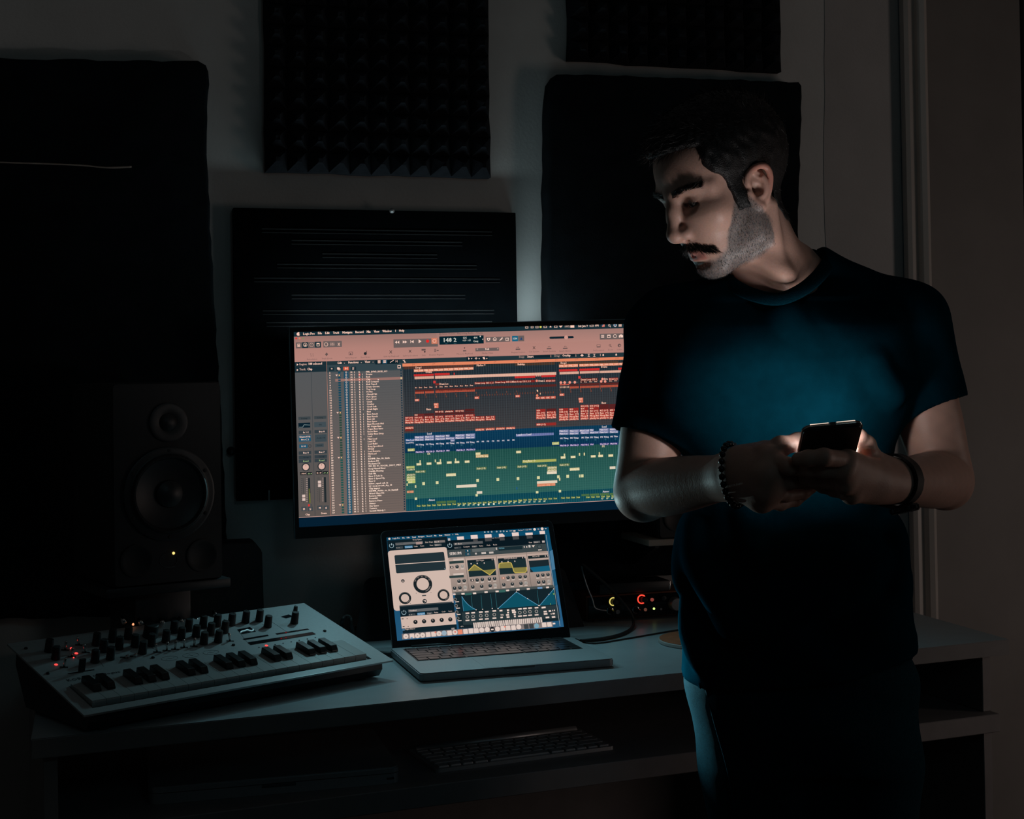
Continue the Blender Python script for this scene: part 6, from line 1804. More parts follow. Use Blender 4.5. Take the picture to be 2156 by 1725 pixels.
for px, py in ((1291, 1267), (1352, 1262)):
    face_part('ring_knob', [(0.0058, 0), (0.0055, 0.010), (0.0045, 0.0115), (0, 0.0118)], px + 2, py, M['plastic'])
arc('yellow_ring', 1291, 1267, 0.0071, 75, 275, srgb(226, 206, 110), 1.0)
arc('red_ring', 1351, 1262, 0.0078, 40, 300, srgb(255, 62, 46), 1.9)
face_part('level_knob', [(0.0128, 0), (0.0122, 0.012), (0.0108, 0.014), (0, 0.0143)], 1420, 1271, M['silver'], 28)
face_part('pad_button', [(0.0034, 0), (0.0032, 0.002), (0, 0.0026)], 1373, 1263, emat('button_glow', srgb(170, 80, 70), 0.55))
face_part('pad_button', [(0.003, 0), (0.0028, 0.002), (0, 0.0026)], 1359, 1284, emat('button_glow_dim', srgb(150, 92, 74), 0.35))
face_part('status_led', [(0.0022, 0), (0.0022, 0.001), (0, 0.002)], 1377, 1282, emat('green_led', srgb(200, 230, 130), 1.4))
face_part('small_knob', [(0.005, 0), (0.0048, 0.008), (0, 0.009)], 1395, 1259, M['plastic'])
face_part('small_jack', [(0.0022, 0), (0.0022, 0.001), (0, 0.0012)], 1392, 1283, M['silver'])
for px, py in ((1284, 1286), (1338, 1284)):
    face_part('jack_plug', [(0.0058, 0), (0.0058, 0.004), (0.0042, 0.0045), (0.0042, 0.016), (0.0030, 0.026), (0, 0.026)], px, py, M['plastic_gloss'])
    face_part('jack_nut', [(0.0068, 0), (0.0068, 0.0025), (0.0058, 0.003), (0, 0.003)], px, py, M['chrome'])
face_part('round_port', [(0.004, 0), (0.004, 0.0012), (0, 0.0012)], 1301, 1289, M['silver'])
# right speaker, partly behind the man, on a pale wall shelf
yr = 2.405; yk = YW - 0.0462
q0 = on_axis(1366, 1138, 1, yr); q1 = on_axis(1366, 1151, 1, yr); q2 = on_axis(1600, 1128, 1, yr)
zt_ = q0[2]
rs = thing('wall_shelf', (q0[0], yk, q1[2]), 'short pale wall shelf carrying the speaker behind the man', 'shelf')
wr = q2[0] - q0[0]
box('pale_board', 0, yr - yk, 0, wr, 0, zt_ - q1[2], M['palewood'], rs, bevel=0.0012)
for x in (0.02, wr - 0.03):
    bm = bm_new()
    add_prism(bm, [(0, 0), (yr - yk + .02, 0), (yr - yk + .02, -.006), (-.008, -.05), (0, -.05)], 0, 0.008, Matrix(((0, 0, 1, x), (1, 0, 0, -0.0003), (0, 1, 0, -0.0003), (0, 0, 0, 1))))
    mesh_obj('bracket', bm, M['plastic'], rs)
s0 = on_axis(1388, 1128, 1, yr + 0.006)
speaker('studio_speaker', 0.172, 0.30, 0.128, 'black studio speaker mostly hidden behind the man, on the pale shelf', (s0[0] + 0.086, yr + 0.006, zt_ + 0.0004), 0.0, False)

# small black drive lying on the interface
d0 = on_axis(1262, 1240, 1, yi + 0.004); d1 = on_axis(1410, 1232, 1, yi + 0.004)
hd = 0.020
dr = thing('hard_drive', (d0[0], yi + 0.003, ZD + hi + 0.0004), 'flat black drive lying on top of the audio interface', 'hard drive')
wd = d1[0] - d0[0]
box('shell', 0, 0, 0, wd, 0.062, hd, M['plastic'], dr, bevel=0.0025)
box('end_cap', wd - 0.0012, 0.001, 0.002, wd + 0.0016, 0.061, hd - 0.002, M['chrome'], dr, bevel=0.0006)
l = on_axis(1285, 1228, 1, yi + 0.0025)
bm = bm_new(); add_lathe(bm, [(0.0011, 0), (0.0011, 0.0006), (0, 0.001)], 8, Matrix.Translation((l[0] - d0[0], 0.0, 0.010)) @ Matrix.Rotation(PI / 2, 4, 'X'))
mesh_obj('activity_led', bm, emat('blue_led', srgb(150, 200, 255), 1.2), dr, smooth=True)


def ax(px, py, y): return on_axis(px, py, 1, y)
def dk_pt(px, py, h=0.0): return on_axis(px, py, 2, ZD + h)


def cable(name, pts, r, mt, label, cat='cable', group=None):
    o = tube(name, [tuple(p) for p in pts], r, mt, None, 8, 8)
    return tag(o, label, cat, group)


cable('thin_cable', [ax(1224, 1188, yi - 0.03), ax(1227, 1205, yi - 0.032), ax(1236, 1235, yi - 0.034), ax(1247, 1262, yi - 0.035), ax(1252, 1279, yi - 0.036), ax(1262, 1284, yi - 0.034), ax(1276, 1286, yi - 0.028)], 0.0013, M['silver'], 'thin pale cable looping down beside the laptop to the audio interface', group=None)
cable('black_cable', [ax(1224, 1188, yi - 0.034), ax(1240, 1200, yi - 0.04), ax(1285, 1240, yi - 0.05), ax(1320, 1280, yi - 0.06), dk_pt(1333, 1305, 0.012), dk_pt(1331, 1322, 0.0045), dk_pt(1308, 1336, 0.0036), dk_pt(1270, 1345, 0.0036), dk_pt(1222, 1350, 0.0036)], 0.0030, M['rubber'], 'thick black cable curling over the desk to the right of the laptop')
cable('flat_cable', [dk_pt(1212, 1346, 0.0016), dk_pt(1250, 1355, 0.0016), dk_pt(1320, 1345, 0.0016), dk_pt(1440, 1325, 0.0016), dk_pt(1520, 1318, 0.0016)], 0.0014, M['rubber'], 'thin dark cable lying straight on the desk between laptop and round pad')
cable('black_cable', [dk_pt(716, 1336, 0.004), ax(720, 1310, 2.40), ax(727, 1299, 2.40), ax(737, 1301, 2.40), ax(740, 1318, 2.40), dk_pt(741, 1350, 0.004), dk_pt(700, 1352, 0.004)], 0.0032, M['rubber'], 'black cable loop standing up between the synthesizer and the monitor stand')
cable('black_cable', [dk_pt(640, 1330, 0.005), dk_pt(700, 1345, 0.005), dk_pt(752, 1362, 0.005), dk_pt(800, 1376, 0.005), dk_pt(828, 1378, 0.005)], 0.0042, M['rubber'], 'black cable lying along the desk behind the right end of the synthesizer')
# round pad
pc = dk_pt(1478, 1352)
pr_ = abs(dk_pt(1379, 1352)[0] - pc[0])
pad = thing('round_pad', (pc[0], pc[1], ZD + 0.0003), 'round orange brown pad with a pale rim, lying on the desk beside the man', 'pad')
bm = bm_new(); add_lathe(bm, [(pr_ - 0.002, 0), (pr_, 0.001), (pr_, 0.0052), (pr_ - 0.001, 0.0062), (0, 0.0062)], 48)
mesh_obj('rim', bm, M['pad_edge'], pad, smooth=True, angle=40)
bm = bm_new(); add_lathe(bm, [(pr_ - 0.0022, 0.0062), (pr_ - 0.0022, 0.0070), (0, 0.0072)], 48)
mesh_obj('felt', bm, M['cork'], pad, smooth=True, angle=40)

# ================================================================== on the pull-out shelf
def sh_pt(px, py, h=0.0): return on_axis(px, py, 2, ZT + h)


def cQ(x, y): return x / 1.96, 1400 + y / 1.96
ca = sh_pt(*cQ(612, 515), 0.022); cbb = sh_pt(*cQ(1650, 425), 0.022)
dirx = (cbb - ca)[:2]; wcl = float(np.linalg.norm(dirx)); rzc = math.atan2(dirx[1], dirx[0])
cl = thing('closed_laptop', (ca[0], ca[1], ZT + 0.0003), 'closed silver laptop lying on the pull-out shelf', 'laptop', rzc)
dcl = wcl * 0.68
bm = bm_new()
add_prism(bm, rounded_rect(wcl, dcl, 0.014, 4, wcl / 2, dcl / 2), 0.0, 0.0142)
bmesh.ops.recalc_face_normals(bm, faces=bm.faces[:])
mesh_obj('base', bm, M['silver'], cl, smooth=True, angle=35)
bm = bm_new()
add_prism(bm, rounded_rect(wcl, dcl, 0.014, 4, wcl / 2, dcl / 2), 0.0152, 0.0232)
bmesh.ops.recalc_face_normals(bm, faces=bm.faces[:])
bmesh.ops.bevel(bm, geom=[e for e in bm.edges if e.verts[0].co.z > 0.02 and e.verts[1].co.z > 0.02], offset=0.002, segments=2, affect='EDGES')
mesh_obj('lid', bm, M['silver'], cl, smooth=True, angle=35)
box('gasket', 0.004, 0.004, 0.0141, wcl - 0.004, dcl - 0.004, 0.0153, M['rubber'], cl)
xn0 = (cQ(1068, 0)[0] - cQ(612, 0)[0]) / (cQ(1650, 0)[0] - cQ(612, 0)[0]) * wcl
xn1 = (cQ(1210, 0)[0] - cQ(612, 0)[0]) / (cQ(1650, 0)[0] - cQ(612, 0)[0]) * wcl
box('latch_notch', xn0, -0.0006, 0.0095, xn1, 0.003, 0.0143, M['plastic_mid'], cl, bevel=0.0008)
box('sensor_window', wcl * .945, -0.0006, 0.006, wcl * .975, 0.002, 0.009, M['plastic'], cl, bevel=0.0004)


def cK(x, y): return 1000 + x / 1.865, 1350 + y / 1.865
kfl = sh_pt(*cQ(1800, 432), 0.006); kfr = sh_pt(*cK(548, 412), 0.006); kbl = sh_pt(*cQ(1722, 318), 0.010)
dx_ = (kfr - kfl)[:2]; wkb = float(np.linalg.norm(dx_)); rzk = math.atan2(dx_[1], dx_[0])
dkb = min(0.125, float(np.linalg.norm((kbl - kfl)[:2])))
kb = thing('computer_keyboard', (kfl[0], kfl[1], ZT + 0.0003), 'flat aluminium computer keyboard on the pull-out shelf, beside the closed laptop', 'keyboard', rzk)
bm = bm_new(); add_prism(bm, rounded_rect(wkb, dkb, 0.006, 3, wkb / 2, dkb / 2), 0.0, 0.0055)
bmesh.ops.recalc_face_normals(bm, faces=bm.faces[:])
mesh_obj('tray', bm, M['silver'], kb, smooth=True, angle=35)
bm = bm_new(); add_tube(bm, [(0.01, dkb - 0.008, 0.006), (wkb - 0.01, dkb - 0.008, 0.006)], 0.006, 10)
mesh_obj('rear_tube', bm, M['silver'], kb, smooth=True)
key_mesh.clear()
M['white_key2'] = pmat('white_keycap', (0.33, 0.33, 0.34), 0.4, var=0.04)
keyboard(kb, 0.005, 0.005, wkb - 0.005, dkb - 0.017, 0.0055, M['white_key2'], rows, Matrix.Identity(4), 0.0022, 0.003)
# ================================================================== implicit surfaces for the figure
class Rcone:
    def __init__(s, a, b, ra, rb, k=0.02, sub=False):
        s.a = np.asarray(a, float); s.b = np.asarray(b, float); s.ra = ra; s.rb = rb; s.k = k; s.sub = sub
        s.c = (s.a + s.b) / 2; s.R = np.linalg.norm(s.b - s.a) / 2 + max(ra, rb)
    def d(s, p):
        ab = s.b - s.a
        t = np.clip(((p - s.a) @ ab) / max(ab @ ab, 1e-12), 0, 1)
        return np.linalg.norm(p - s.a - t[:, None] * ab, axis=1) - (s.ra + (s.rb - s.ra) * t)


class Ell:
    def __init__(s, c, r, k=0.02, sub=False, rot=None):
        s.c = np.asarray(c, float); s.r = np.asarray(r, float); s.k = k; s.sub = sub
        s.rot = rot; s.R = max(s.r)
    def d(s, p):
        q = p - s.c
        if s.rot is not None: q = q @ s.rot
        k0 = np.linalg.norm(q / s.r, axis=1); k1 = np.linalg.norm(q / (s.r * s.r), axis=1)
        return k0 * (k0 - 1.0) / np.maximum(k1, 1e-9)


class Loft:
    """stack of superellipse sections: rows of (z, cx, cy, half width, half depth)"""
    def __init__(s, rows, ax, k=0.03, n=2.4):
        r = np.array(sorted(rows, key=lambda q: q[0]))
        s.z, s.cx, s.cy, s.w, s.dp = r.T
        s.ax = ax; s.k = k; s.n = n; s.sub = False
        s.c = np.array([s.cx.mean(), s.cy.mean(), s.z.mean()]); s.R = (s.z[-1] - s.z[0]) / 2 + max(s.w.max(), s.dp.max()) + 0.1
    def d(s, p):
        z = p[:, 2]
        cx, cy, w, dp = (np.interp(z, s.z, v) for v in (s.cx, s.cy, s.w, s.dp))
        q = p[:, :2] - np.stack([cx, cy], 1)
        u = q @ s.ax; v = q @ np.array([-s.ax[1], s.ax[0]])
        g = (np.abs(u / w) ** s.n + np.abs(v / dp) ** s.n) ** (1.0 / s.n)
        d2 = (g - 1.0) * np.minimum(w, dp)
        dz = np.maximum(s.z[0] - z, z - s.z[-1])
        return np.where(dz > 0, np.sqrt(np.maximum(d2, 0) ** 2 + np.maximum(dz, 0) ** 2), np.maximum(d2, dz))


def smin(a, b, k):
    h = np.maximum(k - np.abs(a - b), 0.0) / k
    return np.minimum(a, b) - h * h * k * 0.25


def smax(a, b, k): return -smin(-a, -b, k)


def field(prims, p, extra=None, lo=None):
    """smooth union (and smooth cuts) of the primitives near the points p"""
    c = p.mean(0); R = np.linalg.norm(p - c, axis=1).max()
    out = np.full(len(p), 0.25)
    for q in prims:
        if np.linalg.norm(q.c - c) > q.R + R + q.k + 0.03: continue
        d = q.d(p)
        out = smax(out, -d, q.k) if q.sub else smin(out, d, q.k)
    return extra(p, out) if extra else out


def polygonise(fn, lo, hi, h):
    """naive surface nets on a sparse set of 8-cell blocks"""
    lo = np.asarray(lo, float); hi = np.asarray(hi, float)
    B = 8
    nb = np.maximum(1, np.ceil((hi - lo) / (h * B)).astype(int))
    n = nb * B + 1
    cc = np.stack(np.meshgrid(*[lo[i] + (np.arange(nb[i]) + .5) * h * B for i in range(3)], indexing='ij'), -1).reshape(-1, 3)
    cv = np.concatenate([fn(cc[i:i + 1]) for i in range(len(cc))]) if len(cc) < 1 else None
    vals = np.zeros(len(cc))
    # coarse values, in slabs so that far primitives are skipped
    for i in range(0, len(cc), 64):
        vals[i:i + 64] = fn(cc[i:i + 64])
    rad = h * B * 0.90
    act = np.where(np.abs(vals) < rad * 1.25 + 0.004)[0]
    f = np.repeat(np.repeat(np.repeat(np.sign(vals).reshape(nb), B, 0), B, 1), B, 2)
    f = np.pad(f, ((0, 1), (0, 1), (0, 1)), mode='edge').astype(np.float32)
    g = np.stack(np.meshgrid(*[np.arange(B + 1)] * 3, indexing='ij'), -1).reshape(-1, 3)
    for i in act:
        b = np.array(np.unravel_index(i, nb)) * B
        pts = lo + (b + g) * h
        f[b[0]:b[0] + B + 1, b[1]:b[1] + B + 1, b[2]:b[2] + B + 1] = fn(pts).reshape(B + 1, B + 1, B + 1)
    ins = f < 0
    cell = np.zeros(np.array(f.shape) - 1, np.int8)
    for dx in (0, 1):
        for dy in (0, 1):
            for dz in (0, 1):
                cell += ins[dx:f.shape[0] - 1 + dx, dy:f.shape[1] - 1 + dy, dz:f.shape[2] - 1 + dz]
    I = np.argwhere((cell > 0) & (cell < 8))
    idx = -np.ones(cell.shape, np.int32)
    idx[I[:, 0], I[:, 1], I[:, 2]] = np.arange(len(I))
    cor = [(a, b_, c_) for a in (0, 1) for b_ in (0, 1) for c_ in (0, 1)]
    acc = np.zeros((len(I), 3)); cnt = np.zeros(len(I))
    for a in cor:
        for ax_ in range(3):
            if a[ax_]: continue
            b_ = list(a); b_[ax_] = 1
            fa = f[I[:, 0] + a[0], I[:, 1] + a[1], I[:, 2] + a[2]]; fb = f[I[:, 0] + b_[0], I[:, 1] + b_[1], I[:, 2] + b_[2]]
            m_ = (fa < 0) != (fb < 0)
            t = np.where(m_, fa / np.where(m_, fa - fb, 1), 0)
            q = np.array(a, float)[None, :].repeat(len(I), 0); q[:, ax_] += t
            acc[m_] += q[m_]; cnt[m_] += 1
    V = lo + (I + acc / cnt[:, None]) * h
    F = []
    for ax_ in range(3):
        o = [1, 1, 1]; sl_a = [slice(None)] * 3; sl_b = [slice(None)] * 3
        sl_a[ax_] = slice(0, -1); sl_b[ax_] = slice(1, None)
        ia, ib = ins[tuple(sl_a)], ins[tuple(sl_b)]
        E_ = np.argwhere(ia != ib)
        u, v = [(1, 2), (2, 0), (0, 1)][ax_]
        ok = (E_[:, u] > 0) & (E_[:, v] > 0) & (E_[:, u] < f.shape[u] - 1) & (E_[:, v] < f.shape[v] - 1)
        E_ = E_[ok]
        flip = ia[E_[:, 0], E_[:, 1], E_[:, 2]]
        q = []
        for du, dv in ((-1, -1), (0, -1), (0, 0), (-1, 0)):
            e = E_.copy(); e[:, u] += du; e[:, v] += dv
            q.append(idx[e[:, 0], e[:, 1], e[:, 2]])
        q = np.stack(q, 1)
        q[~flip] = q[~flip][:, ::-1]
        F.append(q)
    F = np.concatenate(F)
    F = F[(F >= 0).all(1)]
    return V, F


def np_mesh(name, V, F, mt, parent, smooth=True, cols=None):
    me = bpy.data.meshes.new(name)
    F = np.asarray(F)
    me.vertices.add(len(V)); me.vertices.foreach_set('co', np.asarray(V, np.float32).ravel())
    k = F.shape[1]
    me.loops.add(F.size); me.loops.foreach_set('vertex_index', F.ravel().astype(np.int32))
    me.polygons.add(len(F)); me.polygons.foreach_set('loop_start', np.arange(0, F.size, k, dtype=np.int32))
    me.update(calc_edges=True)
    me.polygons.foreach_set('use_smooth', [smooth] * len(F))
    if cols is not None:
        at = me.color_attributes.new('Col', 'FLOAT_COLOR', 'POINT')
        c4_ = np.concatenate([cols, np.ones((len(cols), 1))], 1)
        at.data.foreach_set('color', c4_.astype(np.float32).ravel())
    me.materials.append(mt)
    me.validate()
    o = bpy.data.objects.new(name, me)
    COL.objects.link(o)
    if parent is not None: o.parent = parent
    return o


# ================================================================== the man
AX = np.array([CR[0], CR[1]]); AX = AX / np.linalg.norm(AX)      # picture-right on the floor plane
AWAY = np.array([-AX[1], AX[0]])
HYAW, HTILT, HROLL = math.radians(67), math.radians(23), math.radians(0)
HS = 0.905


def rz3(a): return np.array([[math.cos(a), -math.sin(a), 0], [math.sin(a), math.cos(a), 0], [0, 0, 1]])
def rx3(a): return np.array([[1, 0, 0], [0, math.cos(a), -math.sin(a)], [0, math.sin(a), math.cos(a)]])
def ry3(a): return np.array([[math.cos(a), 0, math.sin(a)], [0, 1, 0], [-math.sin(a), 0, math.cos(a)]])


HR = rz3(-YAW) @ rz3(-HYAW) @ rx3(HTILT) @ ry3(HROLL)


HEAD_P = np.array(P(1602, 392, 1.815)) - HR @ (np.array((.079, .016, .002)) * HS)


def h2w(p): return HEAD_P + HR @ (np.asarray(p, float) * HS)
def w2h(P_): return (np.asarray(P_) - HEAD_P) @ HR / HS


# ---- head, in its own frame: x to his left, y to the back, z up; face towards -y
def sstep(a, b, x):
    t = np.clip((x - a) / (b - a), 0, 1); return t * t * (3 - 2 * t)


HP = []
def both(f):
    for s in (-1, 1): HP.append(f(s))
E_ = lambda c, r, k=0.02, sub=False, rot=None: Ell(c, r, k, sub, rot)
R_c = lambda a, b, ra, rb, k=0.02, sub=False: Rcone(a, b, ra, rb, k, sub)
HP.append(E_((0, 0.016, 0.053), (0.0755, 0.105, 0.087), 0.02))
both(lambda s: E_((s * .021, -.080, -.022), (.014, .014, .020), .016))
HP.append(E_((0, -0.040, 0.050), (0.062, 0.056, 0.062), 0.03))
HP.append(E_((0, -0.038, -0.025), (0.056, 0.054, 0.070), 0.035))
both(lambda s: R_c((s * .060, .004, -.018), (s * .053, -.006, -.064), .014, .016, .03))
both(lambda s: R_c((s * .053, -.006, -.064), (s * .016, -.074, -.100), .017, .015, .03))
both(lambda s: E_((s * .046, -.060, -.016), (.022, .022, .018), .03))
HP.append(E_((0, -.070, -.062), (.034, .028, .034), .03))
HP.append(E_((0, -.078, -.101), (.023, .019, .017), .02))
both(lambda s: R_c((s * .008, -.088, .030), (s * .040, -.078, .034), .009, .009, .018))
both(lambda s: R_c((s * .040, -.078, .034), (s * .056, -.058, .024), .009, .008, .018))
both(lambda s: E_((s * .031, -.105, .010), (.0185, .021, .0105), .010, True))
both(lambda s: E_((s * .0315, -.0740, .0080), (.0155, .0152, .0138), .004))
both(lambda s: R_c((s * .0185, -.0855, .0135), (s * .046, -.0770, .0125), .0028, .0024, .006))
both(lambda s: R_c((s * .0200, -.0890, .0055), (s * .0445, -.0835, .0050), .0030, .0020, .002, True))
HP.append(R_c((0, -.0905, .024), (0, -.1045, .004), .0070, .0078, .016))
HP.append(R_c((0, -.1045, .004), (0, -.1200, -.026), .0078, .0098, .012))
HP.append(E_((0, -.1205, -.0300), (.0108, .0110, .0095), .010))
both(lambda s: E_((s * .0128, -.1030, -.0315), (.0088, .0135, .0090), .008))
HP.append(R_c((0, -.114, -.038), (0, -.098, -.042), .004, .005, .006))
both(lambda s: E_((s * .0070, -.1075, -.0410), (.0042, .0068, .0040), .003, True))
HP.append(R_c((0, -.098, -.044), (0, -.097, -.052), .006, .007, .010))
both(lambda s: R_c((s * .003, -.1010, -.0575), (s * .021, -.0900, -.0605), .0062, .0040, .007))
HP.append(R_c((-.014, -.0955, -.0700), (.014, -.0955, -.0700), .0062, .0062, .006))
both(lambda s: R_c((s * .006, -.0985, -.0698), (s * .019, -.0885, -.0668), .0050, .0036, .006))
both(lambda s: R_c((0, -.1050, -.0640), (s * .0215, -.0915, -.0632), .0016, .0008, .0025, True))
HP.append(R_c((-.014, -.100, -.0815), (.014, -.100, -.0815), .0050, .0050, .010, True))
NECK_A = (0, .026, -.035)
nb_h = w2h(P(1652, 655, 1.895))
HP.append(R_c(NECK_A, nb_h, .0530, .0600, .020))
notch = w2h(P(1640, 630, 1.845))
HP.append(R_c((.062, .028, -.030), notch, .012, .010, .018))
HP.append(R_c((-.060, .028, -.030), notch, .012, .010, .018))
HP.append(R_c((0, -.035, -.085), notch + np.array([0, .01, .02]), .022, .020, .030))
HP.append(R_c(w2h(P(1674, 566, 1.93)), w2h(P(1790, 668, 1.93)), .037, .030, .04))
HP.append(R_c(w2h(P(1620, 590, 1.93)), w2h(P(1500, 672, 1.93)), .034, .030, .04))


def ear(s):
    def q(u, v, w=0.0):
        return (s * (.0715 + 0.30 * u + w), .000 + u * 1.12 + 0.16 * v, -.002 + v * .92)
    L = []
    hel = [(.004, .003, .000), (-.0015, .012, .003), (.001, .024, .004), (.009, .0325, .004), (.019, .0335, .003), (.027, .0275, .001), (.0305, .016, -.001), (.0295, .003, -.003), (.025, -.010, -.004), (.018, -.020, -.003)]
    pl = smooth_path([np.array(q(*h)) for h in hel], 3)
    L.append(Ell(q(.013, .004, -.007), (.0065, .019, .030), .006, rot=rx3(-0.16) @ rz3(-s * 0.28)))
    for a, b in zip(pl[:-1], pl[1:]): L.append(Rcone(a, b, .0034, .0034, .0035))
    ah = smooth_path([np.array(q(*h)) for h in [(.012, .024, .0), (.019, .017, .001), (.0215, .006, .0005), (.0185, -.006, .0), (.0115, -.0135, .001)]], 3)
    for a, b in zip(ah[:-1], ah[1:]): L.append(Rcone(a, b, .0030, .0030, .004))
    L.append(Ell(q(.0085, -.0225, -.001), (.0048, .0085, .0085), .006))
    L.append(Rcone(q(.0015, -.016, .0), q(.0085, -.026, .0), .005, .006, .006))
    L.append(Ell(q(-.0005, -.005, .003), (.0040, .0045, .0065), .005))
    L.append(Ell(q(.0095, .0005, .002), (.0075, .0072, .0090), .003, True))
    L.append(Ell(q(.0065, -.0015, -.006), (.0050, .0040, .0045), .003, True))
    L.append(Ell(q(.0135, .0215, .004), (.0035, .0055, .0040), .003, True))
    return L


HP += ear(1) + ear(-1)
hb_lo, hb_hi = np.array((-.12, -.14, -.245)), np.array((.12, .16, .145))
cut_n = np.array([0, 0, 1.0])
zcut_w = float(P(1640, 690, 1.9)[2])


def warp(p):
    """a shorter, less forward lower face: this head's point -> the point of the regular head it comes from"""
    q = p.copy()
    w = sstep(.030, -.030, p[:, 1])
    q[:, 2] = p[:, 2] - w * np.maximum(-.032 - np.maximum(p[:, 2], -.13), 0) * 0.17
    q[:, 2] -= w * (.008 * sstep(-.065, -.035, p[:, 2]) * sstep(.050, .030, p[:, 2]) + np.maximum(-.072 - np.maximum(p[:, 2], -.13), 0) * .25)
    q[:, 1] = np.where(p[:, 1] < 0, p[:, 1] / .825, p[:, 1]) - w * np.clip((-.005 - p[:, 2]) / .095, 0, 1) * .013
    return q


def unwarp(q):
    """regular head -> this head"""
    q = np.atleast_2d(np.asarray(q, float)); p = q.copy()
    for _ in range(6): p = p + (q - warp(p))
    return p if len(p) > 1 else p[0]


def head_field(p):
    d = field(HP, warp(p))
    zw = HEAD_P[2] + (p * HS) @ HR[2]
    return np.maximum(d, zcut_w - zw)


vh, fh = polygonise(head_field, hb_lo, hb_hi, 0.0016)

SKIN = np.array([0.60, 0.365, 0.295]); LIP = np.array([0.46, 0.20, 0.17]); EARC = np.array([0.60, 0.27, 0.21]); STUB = np.array([0.135, 0.155, 0.162])


def jaw_mask(p):
    """where the beard grows, head frame"""
    x, y, z = np.abs(p[:, 0]), p[:, 1], p[:, 2]
    # upper edge of the beard runs from the sideburn down to the mouth corner and below the lip
    up = np.interp(y, [-.13, -.09, -.070, -.058, -.048, -.036, -.020, -.004, .006, .02], [-.080, -.078, -.068, -.048, -.028, -.015, -.004, -.012, -.030, -.050])
    m = sstep(0.006, -0.008, z - up)
    lowr = np.interp(y, [-.11, -.08, -.05, -.02, .005, .012], [-.122, -.118, -.108, -.096, -.078, -.050])
    m *= sstep(-0.012, 0.002, z - lowr)
    m *= sstep(.020, .006, y)
    m *= 1 - 0.55 * sstep(.028, .014, x) * sstep(-.060, -.085, y) * sstep(-.094, -.084, z)
    return m


def head_cols(p):
    x, y, z = np.abs(p[:, 0]), p[:, 1], p[:, 2]
    n_ = rng.random(len(p))
    c = np.repeat(SKIN[None], len(p), 0) * (0.94 + 0.08 * n_)[:, None]
    jm = jaw_mask(p) * (0.62 + 0.25 * n_)
    c = c * (1 - jm[:, None]) + STUB * jm[:, None]
    lip = sstep(.026, .020, x) * sstep(.011, .0075, np.abs(z + .0645)) * sstep(-.082, -.088, y)
    c = c * (1 - lip[:, None]) + LIP * lip[:, None]
    er = sstep(.0735, .080, x) * sstep(-.010, -.004, y) * sstep(.060, .050, y) * sstep(-.045, -.02, z) * sstep(.045, .038, z)
    er *= 0.25 + 0.75 * np.clip(sstep(.020, .028, z) + sstep(.026, .032, y), 0, 1)
    c = c * (1 - er[:, None]) + EARC * er[:, None]
    return c


ch = head_cols(warp(vh))
VH = HEAD_P + (vh * HS) @ HR.T

# ---- where the phone is held
pu = np.array(P(1818, 896, 1.60)) - np.array(P(1693, 908, 1.60)); pw = np.linalg.norm(pu); pu /= pw
pT = (np.array(P(1818, 896, 1.60)) + np.array(P(1693, 908, 1.60))) / 2
pB = np.array(P(1716, 1035, 1.712))
pv = pT - pB; pv -= pu * (pv @ pu); pl_ = np.linalg.norm(pv); pv /= pl_
pn = np.cross(pu, pv)
if pn[2] < 0: pn = -pn
pC = pT - pv * pl_ / 2 + pn * .004


def at_phone(px, py, n):
    """point seen at the given place of the photograph, n metres above (+) or behind (-) the phone's middle plane"""
    return np.array(on_plane(px, py, pC + pn * n, pn))


# ---- arms and hands, in the room's frame
RSh, REl, RWr = [np.array(q) for q in (P(1412, 705, 1.92), P(1352, 1034, 1.875), P(1556, 1000, 1.685))]
LSh, LEl, LWr = [np.array(q) for q in (P(1905, 690, 1.93), P(1990, 1010, 1.915), P(1886, 1014, 1.715))]
APR, APL = [], []


def limb(L, pts, rads, sub=5, k=.006):
    path = smooth_path(pts, sub); n = len(path) - 1
    rr_ = np.interp(np.linspace(0, len(pts) - 1, n + 1), range(len(pts)), rads)
    rr_ = np.convolve(np.pad(rr_, 2, mode='edge'), np.ones(5) / 5, 'valid')
    for i in range(n): L.append(Rcone(path[i], path[i + 1], rr_[i], rr_[i + 1], k))


def arm(L, sh, el, wr):
    up, fa = el - sh, wr - el
    limb(L, [sh, sh + up * .35, sh + up * .75], [.050, .045, .038], 5)
    limb(L, [sh + up * .55, sh + up * .85, el + up * .015, el + fa * .12, el + fa * .30, el + fa * .55, el + fa * .80, wr], [.0405, .037, .034, .0345, .0355, .0315, .0260, .0245], 5)


arm(APR, RSh, REl, RWr); arm(APL, LSh, LEl, LWr)


def chain(L, pts, rad, k=0.0016):
    pts = [np.asarray(q) for q in pts]
    for i in range(len(pts) - 1): L.append(Rcone(pts[i], pts[i + 1], rad[i], rad[i + 1], k))
    for i in range(1, len(pts) - 1): L.append(Ell(pts[i], (rad[i] * 1.07,) * 3, .003))


